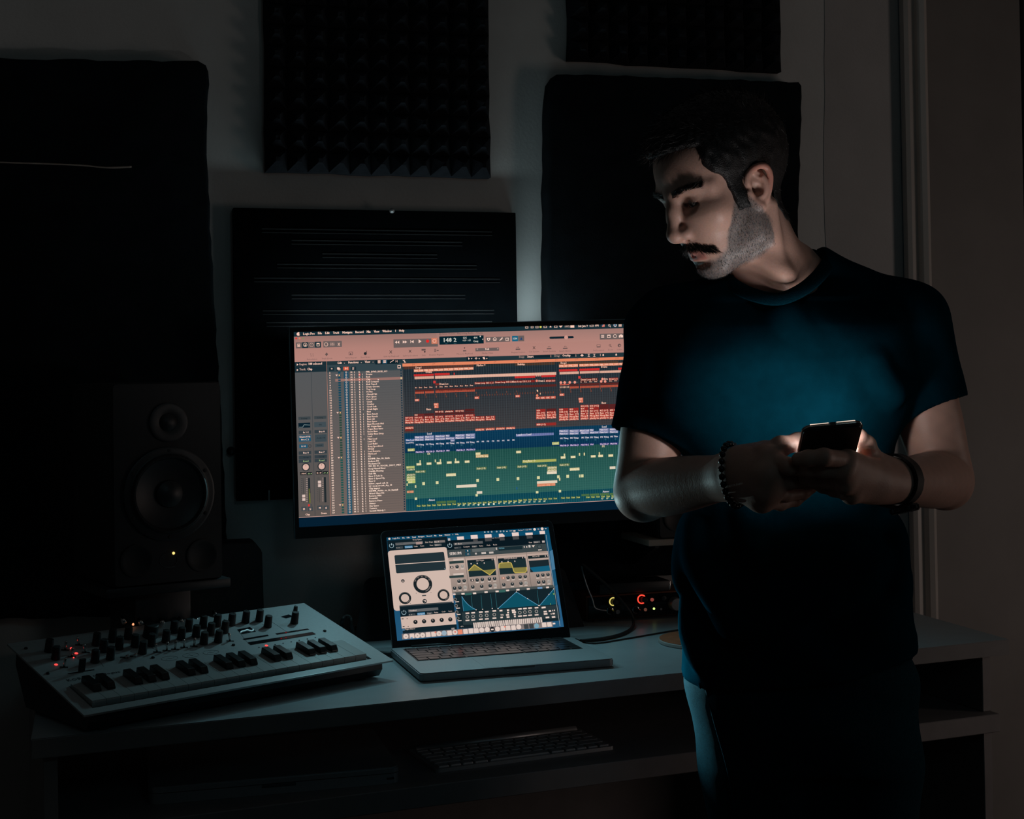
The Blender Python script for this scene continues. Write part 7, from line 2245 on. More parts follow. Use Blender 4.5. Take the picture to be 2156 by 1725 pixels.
# his right hand (picture left): back of the hand to the camera, fingers behind the phone
Rm = [np.array(q) for q in (P(1622, 966, 1.640), P(1616, 998, 1.630), P(1609, 1030, 1.640), P(1602, 1054, 1.655))]
for i, (q, r) in enumerate(zip(Rm, (.0140, .0145, .0140, .0130))):
    st_ = RWr * .4 + np.array(P(1562, 978 + i * 14, 1.672 - (0.010 if i in (1, 2) else 0))) * .6
    APR.append(Rcone(st_, q, .0165, r - .0012, .010))
    APR.append(Ell(q, (.0122,) * 3, .004))
APR.append(Rcone(P(1570, 1000, 1.69), P(1612, 1010, 1.655), .026, .024, .03))
for m_, (p1, p2, p3), rad in zip(Rm, (((1661, 982), (1697, 990), (1716, 985)), ((1660, 1013), (1698, 1014), (1718, 1006)), ((1653, 1040), (1690, 1036), (1708, 1027)), ((1643, 1060), (1674, 1053), (1690, 1044))),
                                 ([.0108, .0096, .0086, .0074], [.0112, .0100, .0089, .0076], [.0108, .0096, .0086, .0074], [.0096, .0084, .0075, .0066])):
    chain(APR, [m_, at_phone(*p1, -.026), at_phone(*p2, -.0175), at_phone(*p3, -.0135)], rad)
APR.append(Rcone(P(1578, 982, 1.675), P(1616, 955, 1.668), .021, .0145, .02))
chain(APR, [at_phone(1612, 957, .004), at_phone(1644, 940, .0095), at_phone(1680, 931, .0180), at_phone(1704, 921, .0165)], [.0135, .0112, .0104, .0082], .004)
# his left hand (picture right): fingers across the back of the phone
Lm = [np.array(q) for q in (P(1784, 970, 1.614), P(1776, 993, 1.612), P(1780, 1018, 1.622), P(1792, 1040, 1.640))]
for i, (q, r) in enumerate(zip(Lm, (.0140, .0145, .0140, .0130))):
    st_ = LWr * .4 + np.array(P(1872, 993 + i * 12, 1.695 - (0.010 if i in (1, 2) else 0))) * .6
    APL.append(Rcone(st_ + pn * (-.004), q, .0155, r - .0012, .010))
    APL.append(Ell(q, (.0120,) * 3, .004))
APL.append(Rcone(P(1868, 1010, 1.705), P(1838, 1012, 1.675), .022, .020, .02))
for m_, (p1, p2, p3), rad in zip(Lm, (((1735, 963), (1702, 965), (1681, 967)), ((1735, 988), (1704, 988), (1684, 990)), ((1740, 1012), (1712, 1010), (1694, 1008)), ((1756, 1030), (1733, 1024), (1716, 1018))),
                                 ([.0108, .0098, .0089, .0078], [.0112, .0101, .0091, .0080], [.0108, .0098, .0088, .0076], [.0096, .0086, .0077, .0066])):
    chain(APL, [m_, at_phone(*p1, -.034), at_phone(*p2, -.031), at_phone(*p3, -.0285)], rad)
APL.append(Rcone(P(1856, 1000, 1.70), P(1826, 962, 1.684), .020, .0145, .015))
chain(APL, [at_phone(1832, 962, .006), at_phone(1822, 938, .012), at_phone(1806, 922, .0165), at_phone(1782, 912, .0155)], [.0138, .0116, .0102, .0082], .004)

# ---- trunk and legs under the clothes
def row(z_px, xl, xr, d, depth):
    """a section of the trunk: picture height, left and right outline, distance, half depth"""
    a, b = np.array(P(xl, z_px, d)), np.array(P(xr, z_px, d))
    c = (a + b) / 2
    return (c[2], c[0], c[1], np.linalg.norm((b - a)[:2]) / 2, depth)


TB = 1.915
shirt_rows = [row(640, 1490, 1800, TB, .075), row(690, 1452, 1862, TB, .098), row(760, 1440, 1885, TB, .115), row(850, 1440, 1874, TB, .118), row(935, 1440, 1862, TB, .114),
              row(1010, 1446, 1866, TB, .110), row(1090, 1449, 1869, TB, .109), row(1150, 1443, 1892, TB, .111), row(1200, 1436, 1911, TB, .114), row(1255, 1433, 1908, TB, .117),
              row(1330, 1441, 1924, TB, .122), row(1440, 1446, 1912, TB, .124)]
ring_in = [(z, x, y, w - .026, d_ - .028) for z, x, y, w, d_ in shirt_rows]
BP = [Loft(ring_in, AX, 0.03)]
BP.append(Rcone(P(1640, 650, 1.92), RSh, .036, .040, .05)); BP.append(Rcone(P(1690, 645, 1.92), LSh, .036, .040, .05))
FLOOR = 0.0


def leg(hip, knee, ank, grow=0.0, upto=None):
    return [Rcone(hip, knee,   .066 + grow, .050 + grow, .05), Rcone(knee, ank, .048 + grow, .036 + grow * 1.6, .04)]


hipR, hipL = np.array(P(1575, 1440, 1.92)), np.array(P(1785, 1440, 1.92))
kneeR = np.array([hipR[0] + .022, hipR[1] - .01, 0.46]); kneeL = np.array([hipL[0] + .004, hipL[1] - .005, 0.46])
ankR = np.array([kneeR[0] + .004, kneeR[1] + .02, 0.075]); ankL = np.array([kneeL[0] + .01, kneeL[1] + .025, 0.075])
for h_, k_, a_ in ((hipR, kneeR, ankR), (hipL, kneeL, ankL)):
    BP += leg(h_, k_, a_)
    toe = a_ - np.append(AWAY, 0) * .16 + np.array([0, 0, -.045])
    BP.append(Rcone(a_ + np.array([0, 0, -.025]), toe, .036, .024, .03))

person = thing('person', (float((hipR + hipL)[0] / 2), float((hipR + hipL)[1] / 2), 0.0), 'man with short dark hair and moustache in a dark T-shirt, standing and holding a phone', 'person')
PO = np.array(person.location)

parts_V, parts_F, parts_C = [VH - PO], [fh], [ch]
nV = len(VH)


def add_part(fn, lo, hi, h, colfn):
    global nV
    v, f_ = polygonise(fn, lo, hi, h)
    parts_V.append(v - PO); parts_F.append(f_ + nV); parts_C.append(colfn(v)); nV += len(v)


def skin_cols(v):
    n_ = np.sin(v[:, 0] * 190 + np.sin(v[:, 2] * 170)) * np.sin(v[:, 2] * 210) * np.sin(v[:, 1] * 150)
    return np.repeat(SKIN[None], len(v), 0) * (0.92 + 0.06 * n_)[:, None]


for L, sh, el, wr, hand in ((APR, RSh, REl, RWr, [P(1722, 1000, 1.57), P(1690, 1066, 1.66), P(1712, 910, 1.66)]), (APL, LSh, LEl, LWr, [P(1670, 1000, 1.56), P(1790, 1060, 1.63), P(1776, 900, 1.65)])):
    a = np.array([sh, el, wr] + [np.array(q) for q in hand])
    lo, hi = a.min(0) - .062, a.max(0) + .062
    zc_ = el[2] * .25 + sh[2] * .75
    hi[2] = zc_ + .02
    # the arm enters the sleeve: this stretch runs on inside the cloth
    add_part(lambda p, L=L, zc_=zc_: np.maximum(field(L, p), p[:, 2] - zc_), lo, hi, 0.0019, skin_cols)
tl = np.array([q.c for q in BP])
add_part(lambda p: field(BP, p), np.array([PO[0] - .36, PO[1] - .36, -.01]), np.array([PO[0] + .36, PO[1] + .36, 1.40]), 0.008, skin_cols)


def skin_material():
    mt = bpy.data.materials.new('skin'); mt.use_nodes = True
    nt = mt.node_tree; b = nt.nodes['Principled BSDF']
    a = nt.nodes.new('ShaderNodeVertexColor'); a.layer_name = 'Col'
    nt.links.new(a.outputs['Color'], b.inputs['Base Color'])
    b.inputs['Roughness'].default_value = 0.48
    b.inputs['Specular IOR Level'].default_value = 0.4
    b.inputs['Subsurface Weight'].default_value = 0.25
    b.inputs['Subsurface Radius'].default_value = (0.010, 0.004, 0.002)
    b.inputs['Subsurface Scale'].default_value = 0.6
    tc = nt.nodes.new('ShaderNodeTexCoord')
    n2 = nt.nodes.new('ShaderNodeTexNoise'); n2.inputs['Scale'].default_value = 420; n2.inputs['Detail'].default_value = 3
    bp = nt.nodes.new('ShaderNodeBump'); bp.inputs['Strength'].default_value = 0.18; bp.inputs['Distance'].default_value = 0.0012
    nt.links.new(tc.outputs['Object'], n2.inputs['Vector']); nt.links.new(n2.outputs['Fac'], bp.inputs['Height']); nt.links.new(bp.outputs['Normal'], b.inputs['Normal'])
    return mt


M['skin'] = skin_material()
body = np_mesh('body', np.concatenate(parts_V), np.concatenate(parts_F), M['skin'], person, True, np.concatenate(parts_C))

# ---- eyes
M['eye'] = pmat('eye_white', (0.34, 0.31, 0.29), 0.2, var=0.05)
M['iris'] = pmat('dark_iris', (0.012, 0.010, 0.009), 0.08, var=0.2)
for s in (-1, 1):
    bm = bm_new()
    bmesh.ops.create_uvsphere(bm, u_segments=24, v_segments=16, radius=0.0115)
    c = h2w(unwarp((s * .0315, -.0745, .0075))) - PO
    bmesh.ops.transform(bm, matrix=mat4(HR, c), verts=bm.verts[:])
    e = mesh_obj('eye', bm, M['eye'], person, smooth=True)
    bm = bm_new()
    add_lathe(bm, [(0.0056, 0.0102), (0.0040, 0.0113), (0.0, 0.0119)], 16, mat4(HR @ rx3(PI / 2 + 0.35), c))
    mesh_obj('iris', bm, M['iris'], e, smooth=True)
# ------------------------------------------------------------------ hair
def vnormals(V, F):
    a, b, c, d = (V[F[:, i]] for i in range(4))
    n = np.cross(c - a, d - b)
    N = np.zeros_like(V)
    for i in range(4): np.add.at(N, F[:, i], n)
    return N / np.maximum(np.linalg.norm(N, axis=1, keepdims=True), 1e-12)


HAIR_POLY = np.array([(-.16, .090), (-.088, .093), (-.070, .092), (-.056, .088), (-.0595, .077), (-.0615, .0625), (-.052, .0465), (-.0366, .0288), (-.031, .004), (-.0285, -.026), (-.009, -.026), (-.0045, .009), (.002, .024), (.020, .034), (.036, .030), (.044, .010), (.047, -.02), (.056, -.060), (.080, -.078), (.22, -.078), (.22, .3), (-.16, .3)])


def poly_sd(y, z, P_):
    q = np.stack([y, z], 1); d = np.full(len(q), 9.0); s = np.ones(len(q)); n = len(P_)
    for i in range(n):
        a, b = P_[i], P_[(i + 1) % n]
        e = b - a; w = q - a
        t = np.clip((w @ e) / (e @ e), 0, 1)
        d = np.minimum(d, np.linalg.norm(w - t[:, None] * e, axis=1))
        c1 = (a[1] <= q[:, 1]) & (b[1] > q[:, 1]); c2 = (a[1] > q[:, 1]) & (b[1] <= q[:, 1])
        cr_ = e[0] * w[:, 1] - e[1] * w[:, 0]
        s = np.where((c1 & (cr_ > 0)) | (c2 & (cr_ < 0)), -s, s)
    return np.where(s < 0, -d, d)


SKULL = HP[:3]
nEar = len(ear(1)) * 2
HP_NOEAR = HP[:-nEar]


def hair_field(p):
    q = warp(p)
    x, y, z = q[:, 0], q[:, 1], q[:, 2]
    d = field(HP_NOEAR, q)
    T = .0045 + .0065 * sstep(.02, .11, z) + .0060 * sstep(.085, .12, z) * sstep(.0, -.09, y)
    T *= 1 - .55 * sstep(.0, -.05, z)
    tuft = np.sin(x * 260 + 2 * np.sin(y * 120)) * np.sin(y * 150 + 3 * np.sin(z * 90)) * .0014 * sstep(.0, .06, z)
    edge = poly_sd(y, z, HAIR_POLY) + np.sin(x * 500 + z * 300) * .0012
    return smax(d - T - tuft, edge * .9, .006)


hv, hf = polygonise(hair_field, (-.10, -.13, -.10), (.10, .155, .185), 0.0026)
M['hair'] = pmat('black_hair', (0.0055, 0.0055, 0.006), 0.45, var=0.4, scale=180, bump=0.5, bscale=700, spec=0.35)
HV = HEAD_P + (hv * HS) @ HR.T - PO
hair = np_mesh('hair', HV, hf, M['hair'], person)


def strands(name, roots, dirs, length, width, mt, parent, curl=0.25, droop=None):
    n = len(roots)
    side = np.cross(dirs, rng.normal(size=(n, 3))); side /= np.maximum(np.linalg.norm(side, axis=1, keepdims=True), 1e-9)
    L = (length * (0.55 + 0.6 * rng.random(n)))[:, None]; W = width * (0.7 + 0.6 * rng.random(n))[:, None]
    bend = rng.normal(size=(n, 3)) * curl
    mid = roots + dirs * L * .5 + bend * L * .12
    tip = roots + dirs * L + bend * L * .5 + (droop if droop is not None else 0) * L
    V = np.stack([roots - side * W * .5, roots + side * W * .5, mid + side * W * .38, mid - side * W * .38, tip], 1).reshape(-1, 3)
    b = np.arange(n)[:, None] * 5
    F4 = b + np.array([0, 1, 2, 3]); F3 = b + np.array([3, 2, 4])
    F = [tuple(r) for r in F4] + [tuple(r) for r in F3]
    me = bpy.data.meshes.new(name)
    me.from_pydata([tuple(q) for q in V], [], F)
    me.materials.append(mt)
    o = bpy.data.objects.new(name, me); COL.objects.link(o); o.parent = parent
    o['kind'] = 'stuff'
    return o


hn = vnormals(hv, hf)
pick = rng.choice(len(hv), 9000)
r_ = hv[pick]; n_ = hn[pick]
q_ = warp(r_)
top = sstep(.05, .11, q_[:, 2])[:, None]
flow = top * np.array([0, -1.0, .15]) + (1 - top) * np.array([0, .35, -1.0])
flow = flow - n_ * (flow * n_).sum(1, keepdims=True)
flow /= np.maximum(np.linalg.norm(flow, axis=1, keepdims=True), 1e-6)
front = sstep(-.06, -.095, q_[:, 1])[:, None] * top
dr = flow + n_ * (.30 + .45 * top - .1 * front) + rng.normal(size=r_.shape) * .16
dr /= np.linalg.norm(dr, axis=1, keepdims=True)
ln = .006 + .010 * top[:, 0] + .008 * front[:, 0]
o_ = strands('hair_strands', HEAD_P + ((r_ - n_ * .001) * HS) @ HR.T - PO, dr @ HR.T, ln, .00055, M['hair'], hair, .3)
# skin hairs
M['beard'] = pmat('beard_hair', (0.050, 0.054, 0.060), 0.55, var=0.4, scale=200, spec=0.5)
sn = vnormals(vh, fh)
cq = warp(vh)


def sub(mask, n):
    w = mask / mask.sum()
    return rng.choice(len(vh), n, p=w)


def grow(name, mask, n, dfun, length, width, lift, mt, jit=.2):
    i = sub(mask, n)
    p, nn = vh[i] + rng.normal(size=(n, 3)) * .0006, sn[i]
    d = dfun(cq[i]); d = d - nn * (d * nn).sum(1, keepdims=True)
    d /= np.maximum(np.linalg.norm(d, axis=1, keepdims=True), 1e-6)
    d = d + nn * lift + rng.normal(size=d.shape) * jit
    d /= np.linalg.norm(d, axis=1, keepdims=True)
    return strands(name, HEAD_P + (p * HS) @ HR.T - PO, d @ HR.T, np.full(n, length), width, mt, body, .2)


jm = jaw_mask(cq) * (vh[:, 0] > -.03)
grow('stubble', jm ** 1.3, 6500, lambda q: np.repeat(np.array([[0, -.35, -1.0]]), len(q), 0), 0.0027, .00026, .45, M['beard'], .25)
sx = np.abs(cq[:, 0]); yy = cq[:, 1]; zz = cq[:, 2]
mm = sstep(.040, .034, sx) * (yy < -.070) * sstep(.0062, .0035, np.abs(zz + .0510 + np.maximum(sx - .012, 0) * .42))
grow('moustache', mm, 2000, lambda q: np.stack([np.sign(q[:, 0]) * (.5 + 12 * np.abs(q[:, 0])), np.full(len(q), -.2), np.full(len(q), -.75)], 1), .0100, .00050, .35, M['hair'], .16)
bz = np.interp(sx, [.012, .03, .046, .060], [.028, .0335, .0355, .030])
bm_ = sstep(.0078, .0035, np.abs(zz - bz)) * (sx > .011) * (sx < .060) * (yy < -.05)
grow('eyebrows', bm_, 1700, lambda q: np.stack([np.sign(q[:, 0]) * 1.0, np.full(len(q), .25), np.full(len(q), .25)], 1), .0075, .00045, .22, M['hair'], .18)
lm = (np.abs(zz - .0078) < .0016) * (sx > .020) * (sx < .046) * (yy < -.07)
if lm.sum() > 10: grow('lashes', lm.astype(float), 160, lambda q: np.stack([np.sign(q[:, 0]) * .3, np.full(len(q), -1.0), np.full(len(q), -.5)], 1), .0070, .0004, .5, M['hair'], .15)

# ------------------------------------------------------------------ T-shirt
M['shirt'] = pmat('navy_cotton', (0.0006, 0.0165, 0.027), 1.0, var=0.12, scale=60, bump=0.25, bscale=1400, spec=0.0)
M['rib'] = pmat('navy_rib', (0.0006, 0.0155, 0.025), 1.0, var=0.15, scale=300, bump=0.5, bscale=900, spec=0.02)
M['denim'] = pmat('dark_denim', (0.004, 0.026, 0.038), 0.9, var=0.25, scale=260, bump=0.3, bscale=1500, spec=0.03)
neckL, neckR = np.array(P(1580, 625, 1.92)), np.array(P(1715, 590, 1.93))
SL_R_END, SL_L_END = np.array(P(1366, 955, 1.886)), np.array(P(1962, 905, 1.92))
rs_end = np.array(P(1362, 917, 1.93)); ls_end = np.array(P(1948, 861, 1.94))
axR = SL_R_END - RSh; axR /= np.linalg.norm(axR); axL = SL_L_END - LSh; axL /= np.linalg.norm(axL)
# the sleeve hems slope as in the photograph
pR = [np.array(q) for q in (P(1297, 900, 1.89), P(1426, 932, 1.89))]; pL = [np.array(q) for q in (P(1880, 882, 1.92), P(2014, 838, 1.92))]


def hem_normal(pp, ax_):
    t = pp[1] - pp[0]; t /= np.linalg.norm(t)
    a3 = np.array([AWAY[0], AWAY[1], -0.12]); a3 /= np.linalg.norm(a3)
    n = np.cross(t, a3); n /= np.linalg.norm(n)
    return n if n @ ax_ > 0 else -n


hnR, hnL = hem_normal(pR, axR), hem_normal(pL, axL)
oR = np.array(P(1330, 909, 1.89)); oL = np.array(P(1950, 861, 1.92))
TORSO = [Loft(shirt_rows, AX, .03)]
TORSO += [Rcone(neckL, RSh + np.array([0, 0, -.004]), .046, .056, .06), Rcone(neckR, LSh + np.array([0, 0, -.004]), .046, .056, .06)]
TORSO += [Ell(P(1500, 800, 1.85), (.085, .055, .080), .07), Ell(P(1775, 790, 1.85), (.085, .055, .080), .07)]
SLR = [Rcone(RSh, SL_R_END + axR * .06, .0585, .0505, .03)]
SLL = [Rcone(LSh, SL_L_END + axL * .06, .0590, .0535, .03)]
hemP = [np.array(q) for q in (P(1443, 1430, 1.90), P(1640, 1452, 1.80), P(1922, 1358, 1.90))]
hemN = np.cross(hemP[1] - hemP[0], hemP[2] - hemP[0]); hemN /= np.linalg.norm(hemN)
if hemN[2] > 0: hemN = -hemN


def folds(p):
    u = (p[:, :2] - PO[:2]) @ AX; w = (p[:, :2] - PO[:2]) @ AWAY; z = p[:, 2]
    a = .0030 * np.sin(38 * u + 26 * z + 2.0 * np.sin(9 * z + 4 * w)) * sstep(1.22, 1.05, z)
    b = .0026 * np.sin(24 * u - 34 * z + 1.7 * np.sin(11 * u + 3 * w) + 1.0)
    c = .0014 * np.sin(70 * z + 20 * u + 2 * np.sin(30 * u))
    return a + b + c


RID = []


def ridge(pts, r=.010, dep=0.004):
    """a cloth fold along the given picture points, laid on the front of the trunk"""
    out = []
    for (x, y) in pts:
        rr_ = ray(x, y)
        t = 1.60
        for _ in range(60):
            q = CO + rr_ * t
            dd = field(TORSO, q[None])[0]
            t += max(dd, .0005) if dd > 0 else 0
            if dd < .001: break
        out.append(CO + rr_ * (t + r - dep))
    out = smooth_path(out, 4)
    for a, b in zip(out[:-1], out[1:]): RID.append(Rcone(a, b, r, r, .022))


ridge([(1466, 1105), (1470, 1170), (1490, 1230), (1520, 1280), (1560, 1330)], .012, .006)
ridge([(1452, 1110), (1447, 1180), (1440, 1240)], .010, .005)
ridge([(1446, 1270), (1462, 1330), (1490, 1390)], .010, .005)
ridge([(1580, 1070), (1590, 1120), (1596, 1180)], .008, .004)
ridge([(1640, 655), (1660, 690), (1690, 720), (1730, 745)], .011, .004)
ridge([(1880, 830), (1850, 800), (1830, 770)], .012, .005)
ridge([(1868, 1090), (1885, 1150), (1880, 1220)], .012, .005)
ridge([(1850, 1180), (1790, 1240), (1700, 1290)], .012, .005)
ridge([(1460, 850), (1480, 810), (1500, 770)], .012, .005)


def shirt_field(p):
    fd = folds(p)
    t = field(TORSO + RID, p) + fd
    r_, l_ = field(SLR, p) + fd * .8, field(SLL, p) + fd * .8
    hmR, hmL = (p - oR) @ hnR, (p - oL) @ hnL
    sr, sl = np.maximum(r_, hmR), np.maximum(l_, hmL)
    d = smin(smin(t, sr, .030), sl, .030)
    hm = (p - hemP[0]) @ hemN
    d = np.maximum(d, hm)
    d = np.maximum(d, -np.maximum(t + .0085, -hm - .05))
    # hollow sleeve ends, well away from the trunk
    d = np.maximum(d, -np.maximum(np.maximum(r_ + .0065, -hmR - .035), .012 - t))
    d = np.maximum(d, -np.maximum(np.maximum(l_ + .0065, -hmL - .035), .012 - t))
    return smax(d, -NECKC.d(p), .006)


NECKC = Rcone(P(1640, 520, 1.895), P(1650, 700, 1.890), .0620, .0585, .01)
s_lo = np.array([PO[0] - .40, PO[1] - .40, hemP[1][2] - .03]); s_hi = np.array([PO[0] + .40, PO[1] + .34, 1.40])
# the opening only reaches down to the collar line
COLP = [np.array(q) for q in (P(1548, 596, 1.862), P(1590, 616, 1.826), P(1640, 624, 1.812), P(1690, 602, 1.826), P(1728, 566, 1.868), P(1738, 540, 1.915), P(1700, 528, 1.965), P(1640, 540, 1.985), P(1570, 560, 1.965), P(1540, 580, 1.915))]
cc_ = np.mean(COLP, 0)
_u, _s, _vt = np.linalg.svd(np.array(COLP) - cc_)
cn = _vt[2] if _vt[2][2] > 0 else -_vt[2]


_e1 = np.cross(cn, [0, 0, 1.0]); _e1 /= np.linalg.norm(_e1); _e2 = np.cross(cn, _e1)
_lp = np.array(smooth_path(COLP, 8, True)) - cc_
_th = np.arctan2(_lp @ _e2, _lp @ _e1); _rh = np.hypot(_lp @ _e1, _lp @ _e2); _hh = _lp @ cn
_o = np.argsort(_th); _th, _rh, _hh = _th[_o], _rh[_o], _hh[_o]


class NeckCut:
    """the column above the collar line"""
    def d(s, p):
        q = p - cc_
        a, b = q @ _e1, q @ _e2
        t = np.arctan2(b, a)
        r = np.interp(t, _th, _rh, period=2 * PI); h = np.interp(t, _th, _hh, period=2 * PI)
        return np.maximum(np.hypot(a, b) - r + .001, h - .020 - q @ cn)


NECKC = NeckCut()
sv, sf = polygonise(shirt_field, s_lo, s_hi, 0.0036)
shirt = np_mesh('t_shirt', sv - PO, sf, M['shirt'], person)
# collar band
loop = smooth_path(COLP, 8, True)
bm = bm_new()
rings = []
N_ = len(loop)
for i, q in enumerate(loop):
    t = loop[(i + 1) % N_] - loop[i - 1]; t /= np.linalg.norm(t)
    out = (q - cc_); out -= t * (out @ t); out /= np.linalg.norm(out)
    dn = out * .75 - cn * .66; dn /= np.linalg.norm(dn)
    nn = np.cross(t, dn)
    rings.append([bm.verts.new(Vector(q + dn * (.0095 * math.cos(a) + .004) + nn * .0030 * math.sin(a) - PO)) for a in [2 * PI * k / 10 for k in range(10)]])
for i in range(N_):
    A, B = rings[i], rings[(i + 1) % N_]
    for k in range(10): bm.faces.new((A[k], A[(k + 1) % 10], B[(k + 1) % 10], B[k]))
mesh_obj('collar', bm, M['rib'], shirt, smooth=True)

# ------------------------------------------------------------------ trousers and shoes
TR = []
TR.append(Loft([row(1380, 1458, 1902, 1.915, .108), row(1440, 1464, 1906, 1.915, .112), row(1520, 1488, 1908, 1.915, .112), row(1600, 1516, 1908, 1.915, .104)], AX, .04))
def edge_leg(pts, rads):
    pts = [np.array(q) for q in pts]
    for i in range(len(pts) - 1): TR.append(Rcone(pts[i], pts[i + 1], rads[i], rads[i + 1], .035))
edge_leg([P(1590, 1470, 1.925), P(1624, 1640, 1.925), P(1640, 1760, 1.925), kneeR, ankR + np.array([0, 0, .03])], [.088, .084, .078, .068, .060])
edge_leg([P(1790, 1470, 1.925), P(1790, 1640, 1.925), P(1790, 1760, 1.925), kneeL, ankL + np.array([0, 0, .03])], [.086, .084, .078, .068, .060])


def tr_field(p):
    d = field(TR, p)
    z = p[:, 2]; u = (p[:, :2] - PO[:2]) @ AX
    d = d + .0025 * np.sin(40 * z + 20 * u + 2 * np.sin(15 * z)) + .003 * np.sin(90 * z) * sstep(.25, .12, z)
    return np.maximum(np.maximum(d, .055 - z), z - (hemP[1][2] + .10))


tv, tf = polygonise(tr_field, np.array([PO[0] - .32, PO[1] - .30, .03]), np.array([PO[0] + .32, PO[1] + .30, hemP[1][2] + .12]), 0.0065)
trs = np_mesh('trousers', tv - PO, tf, M['denim'], person)
seam_pts = []
for (x, y) in ((1473, 1452), (1490, 1520), (1510, 1590), (1524, 1650), (1535, 1720)):
    rr_ = ray(x + 14, y); t = 1.6
    for _ in range(80):
        dd = tr_field((CO + rr_ * t)[None])[0]
        if dd < .0008: break
        t += max(dd * .8, .0005)
    seam_pts.append(CO + rr_ * t - PO)
bm = bm_new(); add_tube(bm, smooth_path(seam_pts, 6), .0014, 6)
mesh_obj('side_seam', bm, M['denim'], trs, smooth=True)
M['shoe'] = pmat('black_shoe', (0.012, 0.012, 0.013), 0.5, var=0.1)
for a_ in (ankR, ankL):
    fwd = -np.append(AWAY, 0)
    SP_ = [Rcone(a_ + np.array([0, 0, -.01]), a_ + np.array([0, 0, -.035]), .046, .043, .02), Rcone(a_ + np.array([0, 0, -.038]) - fwd * .03, a_ + fwd * .15 + np.array([0, 0, -.042]), .038, .034, .03)]
    fld = lambda p, SP_=SP_: np.maximum(field(SP_, p), .0012 - p[:, 2])
    v_, f_ = polygonise(fld, a_ + np.array([-.24, -.24, -.09]), a_ + np.array([.24, .24, .06]), .006)
    np_mesh('shoe', v_ - PO, f_, M['shoe'], person)

# ------------------------------------------------------------------ bracelet and watch
fa = RWr - REl; fa /= np.linalg.norm(fa); fa = fa * .45 + np.append(AX, -.10) * .55; fa /= np.linalg.norm(fa)
bc = np.array(P(1541, 1000, 1.690)); u_ = np.cross(fa, [0, 0, 1.0]); u_ /= np.linalg.norm(u_); w_ = np.cross(fa, u_)
ringp = []
for k in range(24):
    t = 2 * PI * k / 24
    dr_ = u_ * math.cos(t) + w_ * math.sin(t)
    r = .03
    for rr_ in np.arange(.018, .042, .0008):
        if field(APR, (bc + dr_ * rr_)[None])[0] > .0030: r = rr_; break
    ringp.append(bc + dr_ * r + fa * .003 * math.sin(t) - PO)
bm = bm_new(); add_tube(bm, ringp, .0011, 6, True)
br = mesh_obj('bracelet', bm, M['rubber'], person, smooth=True)
br['label'] = 'bracelet of dark beads'
bm = bm_new(); bmesh.ops.create_uvsphere(bm, u_segments=10, v_segments=8, radius=.0040)
bead = bpy.data.meshes.new('bead'); bm.to_mesh(bead); bm.free()
bead.materials.append(M['plastic_gloss']); bead.polygons.foreach_set('use_smooth', [True] * len(bead.polygons))
for q in ringp:
    o = bpy.data.objects.new('bead', bead); COL.objects.link(o); o.parent = br; o.location = tuple(q)
fa = LWr - LEl; fa /= np.linalg.norm(fa)
wc = np.array(P(1889, 1009, 1.712)); u_ = np.cross(fa, [0, 0, 1.0]); u_ /= np.linalg.norm(u_); w_ = np.cross(fa, u_)
bm = bm_new(); rings = []
for k in range(32):
    t = 2 * PI * k / 32
    dr_ = u_ * math.cos(t) + w_ * math.sin(t); r = .03
    for rr_ in np.arange(.018, .045, .0008):
        if field(APL, (wc + dr_ * rr_)[None])[0] > .0014: r = rr_; break
    rings.append([bm.verts.new(Vector(wc + dr_ * (r + dr2) + fa * a - PO)) for a, dr2 in ((-.0135, 0), (-.0135, .0030), (.0135, .0030), (.0135, 0))])
for k in range(32):
    A, B = rings[k], rings[(k + 1) % 32]
    for i in range(4): bm.faces.new((A[i], A[(i + 1) % 4], B[(i + 1) % 4], B[i]))
wt = mesh_obj('watch', bm, M['rubber'], person, smooth=True, angle=40)
wt['label'] = 'dark wrist watch'
cdir = np.append(-AWAY * .45, -.9); cdir -= fa * (cdir @ fa); cdir /= np.linalg.norm(cdir)
r = .03
for rr_ in np.arange(.018, .045, .0008):
    if field(APL, (wc + cdir * rr_)[None])[0] > .0030: r = rr_; break
ex = np.cross(fa, cdir)
bm = bm_new(); add_lathe(bm, [(.0165, 0), (.0180, .002), (.0180, .0065), (.0160, .0085), (.0150, .0080), (0, .0080)], 28, mat4(np.stack([fa, ex, cdir], 1), wc + cdir * r - PO))
mesh_obj('watch_case', bm, M['plastic_gloss'], wt, smooth=True, angle=35)

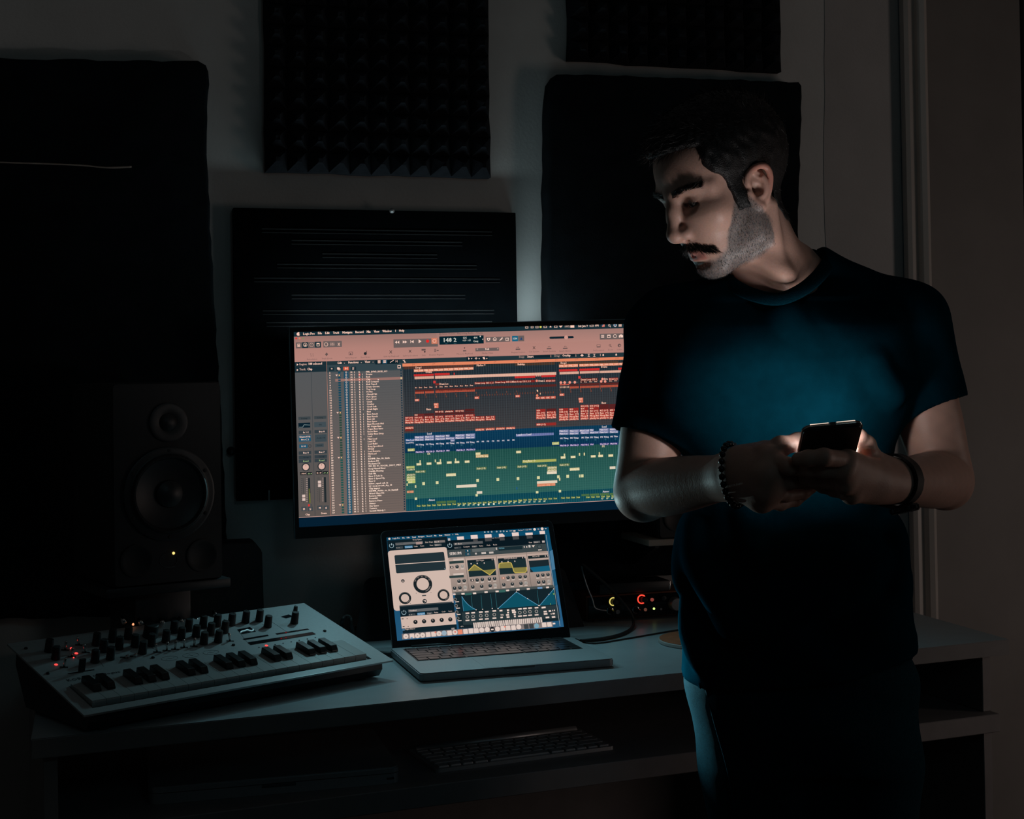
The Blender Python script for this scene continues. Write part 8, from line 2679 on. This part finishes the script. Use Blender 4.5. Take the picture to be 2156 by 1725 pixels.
# ------------------------------------------------------------------ the phone
ph = thing('phone', tuple(pC), 'black smartphone with a lit screen held in both hands', 'phone')
R3 = np.stack([pu, pv, pn], 1)
if np.linalg.det(R3) < 0: R3 = np.stack([-pu, pv, pn], 1)
ph.rotation_euler = mat4(R3, pT).to_euler()
bm = bm_new()
add_prism(bm, rounded_rect(pw, pl_, .0085, 5), -.0042, .0026)
bmesh.ops.recalc_face_normals(bm, faces=bm.faces[:])
bmesh.ops.bevel(bm, geom=[e for e in bm.edges if abs(e.verts[0].co.z - e.verts[1].co.z) < 1e-6], offset=.0016, segments=3, affect='EDGES')
mesh_obj('case', bm, M['plastic'], ph, smooth=True, angle=40)
bm = bm_new()
rr1 = rounded_rect(pw + .0006, pl_ + .0006, .0088, 6)
add_tube(bm, [(p[0], p[1], .0004) for p in rr1], .0012, 6, True)
add_tube(bm, [(p[0], p[1], .0026) for p in rr1], .0007, 6, True)
mesh_obj('metal_frame', bm, M['chrome'], ph, smooth=True)
bm = bm_new(); add_box(bm, -.003, pl_ / 2 - .0012, -.0012, .003, pl_ / 2 + .0018, .0032); mesh_obj('antenna_gap', bm, M['plastic_mid'], ph)
GL = emat('rim_highlight_glow', srgb(255, 226, 205), 1.0)  # glowing strips standing in for screen light caught along the top rim
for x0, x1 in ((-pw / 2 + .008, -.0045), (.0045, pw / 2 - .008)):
    bm = bm_new(); add_tube(bm, [(x0, pl_ / 2 + .0004, .0030), (x1, pl_ / 2 + .0004, .0030)], .0008, 6); mesh_obj('rim_highlight', bm, GL, ph)
bm = bm_new(); add_prism(bm, rounded_rect(pw - .001, pl_ - .001, .008, 5), .0026, .0034); mesh_obj('front_glass', bm, M['plastic_gloss'], ph)
def lit_panel(name, x0, y0, x1, y1, z, mt):
    bm = bm_new()
    bm.faces.new([bm.verts.new((x, y, z)) for x, y in ((x0, y0), (x1, y0), (x1, y1), (x0, y1))])
    return mesh_obj(name, (np.array([(x0, y0, z), (x1, y0, z), (x1, y1, z), (x0, y1, z)]), [(0, 1, 2, 3)]), mt, ph)


# the display: a dim page, plus an invented bright patch that shapes its light
sgn = 1.0 if np.linalg.det(np.stack([pu, pv, pn], 1)) > 0 else -1.0
lit_panel('lit_screen', -pw / 2 + .002, -pl_ / 2 + .005, pw / 2 - .002, pl_ / 2 - .005, .0035, emat('phone_page', (0.9, 0.95, 1.0, 1), 2.0))
xa_, xb_ = sorted((sgn * .001, sgn * .030))
lit_panel('added_bright_patch', xa_, -.030, xb_, pl_ / 2 - .010, .0037, emat('phone_light', (1.0, 0.95, 0.93, 1), 72.0))
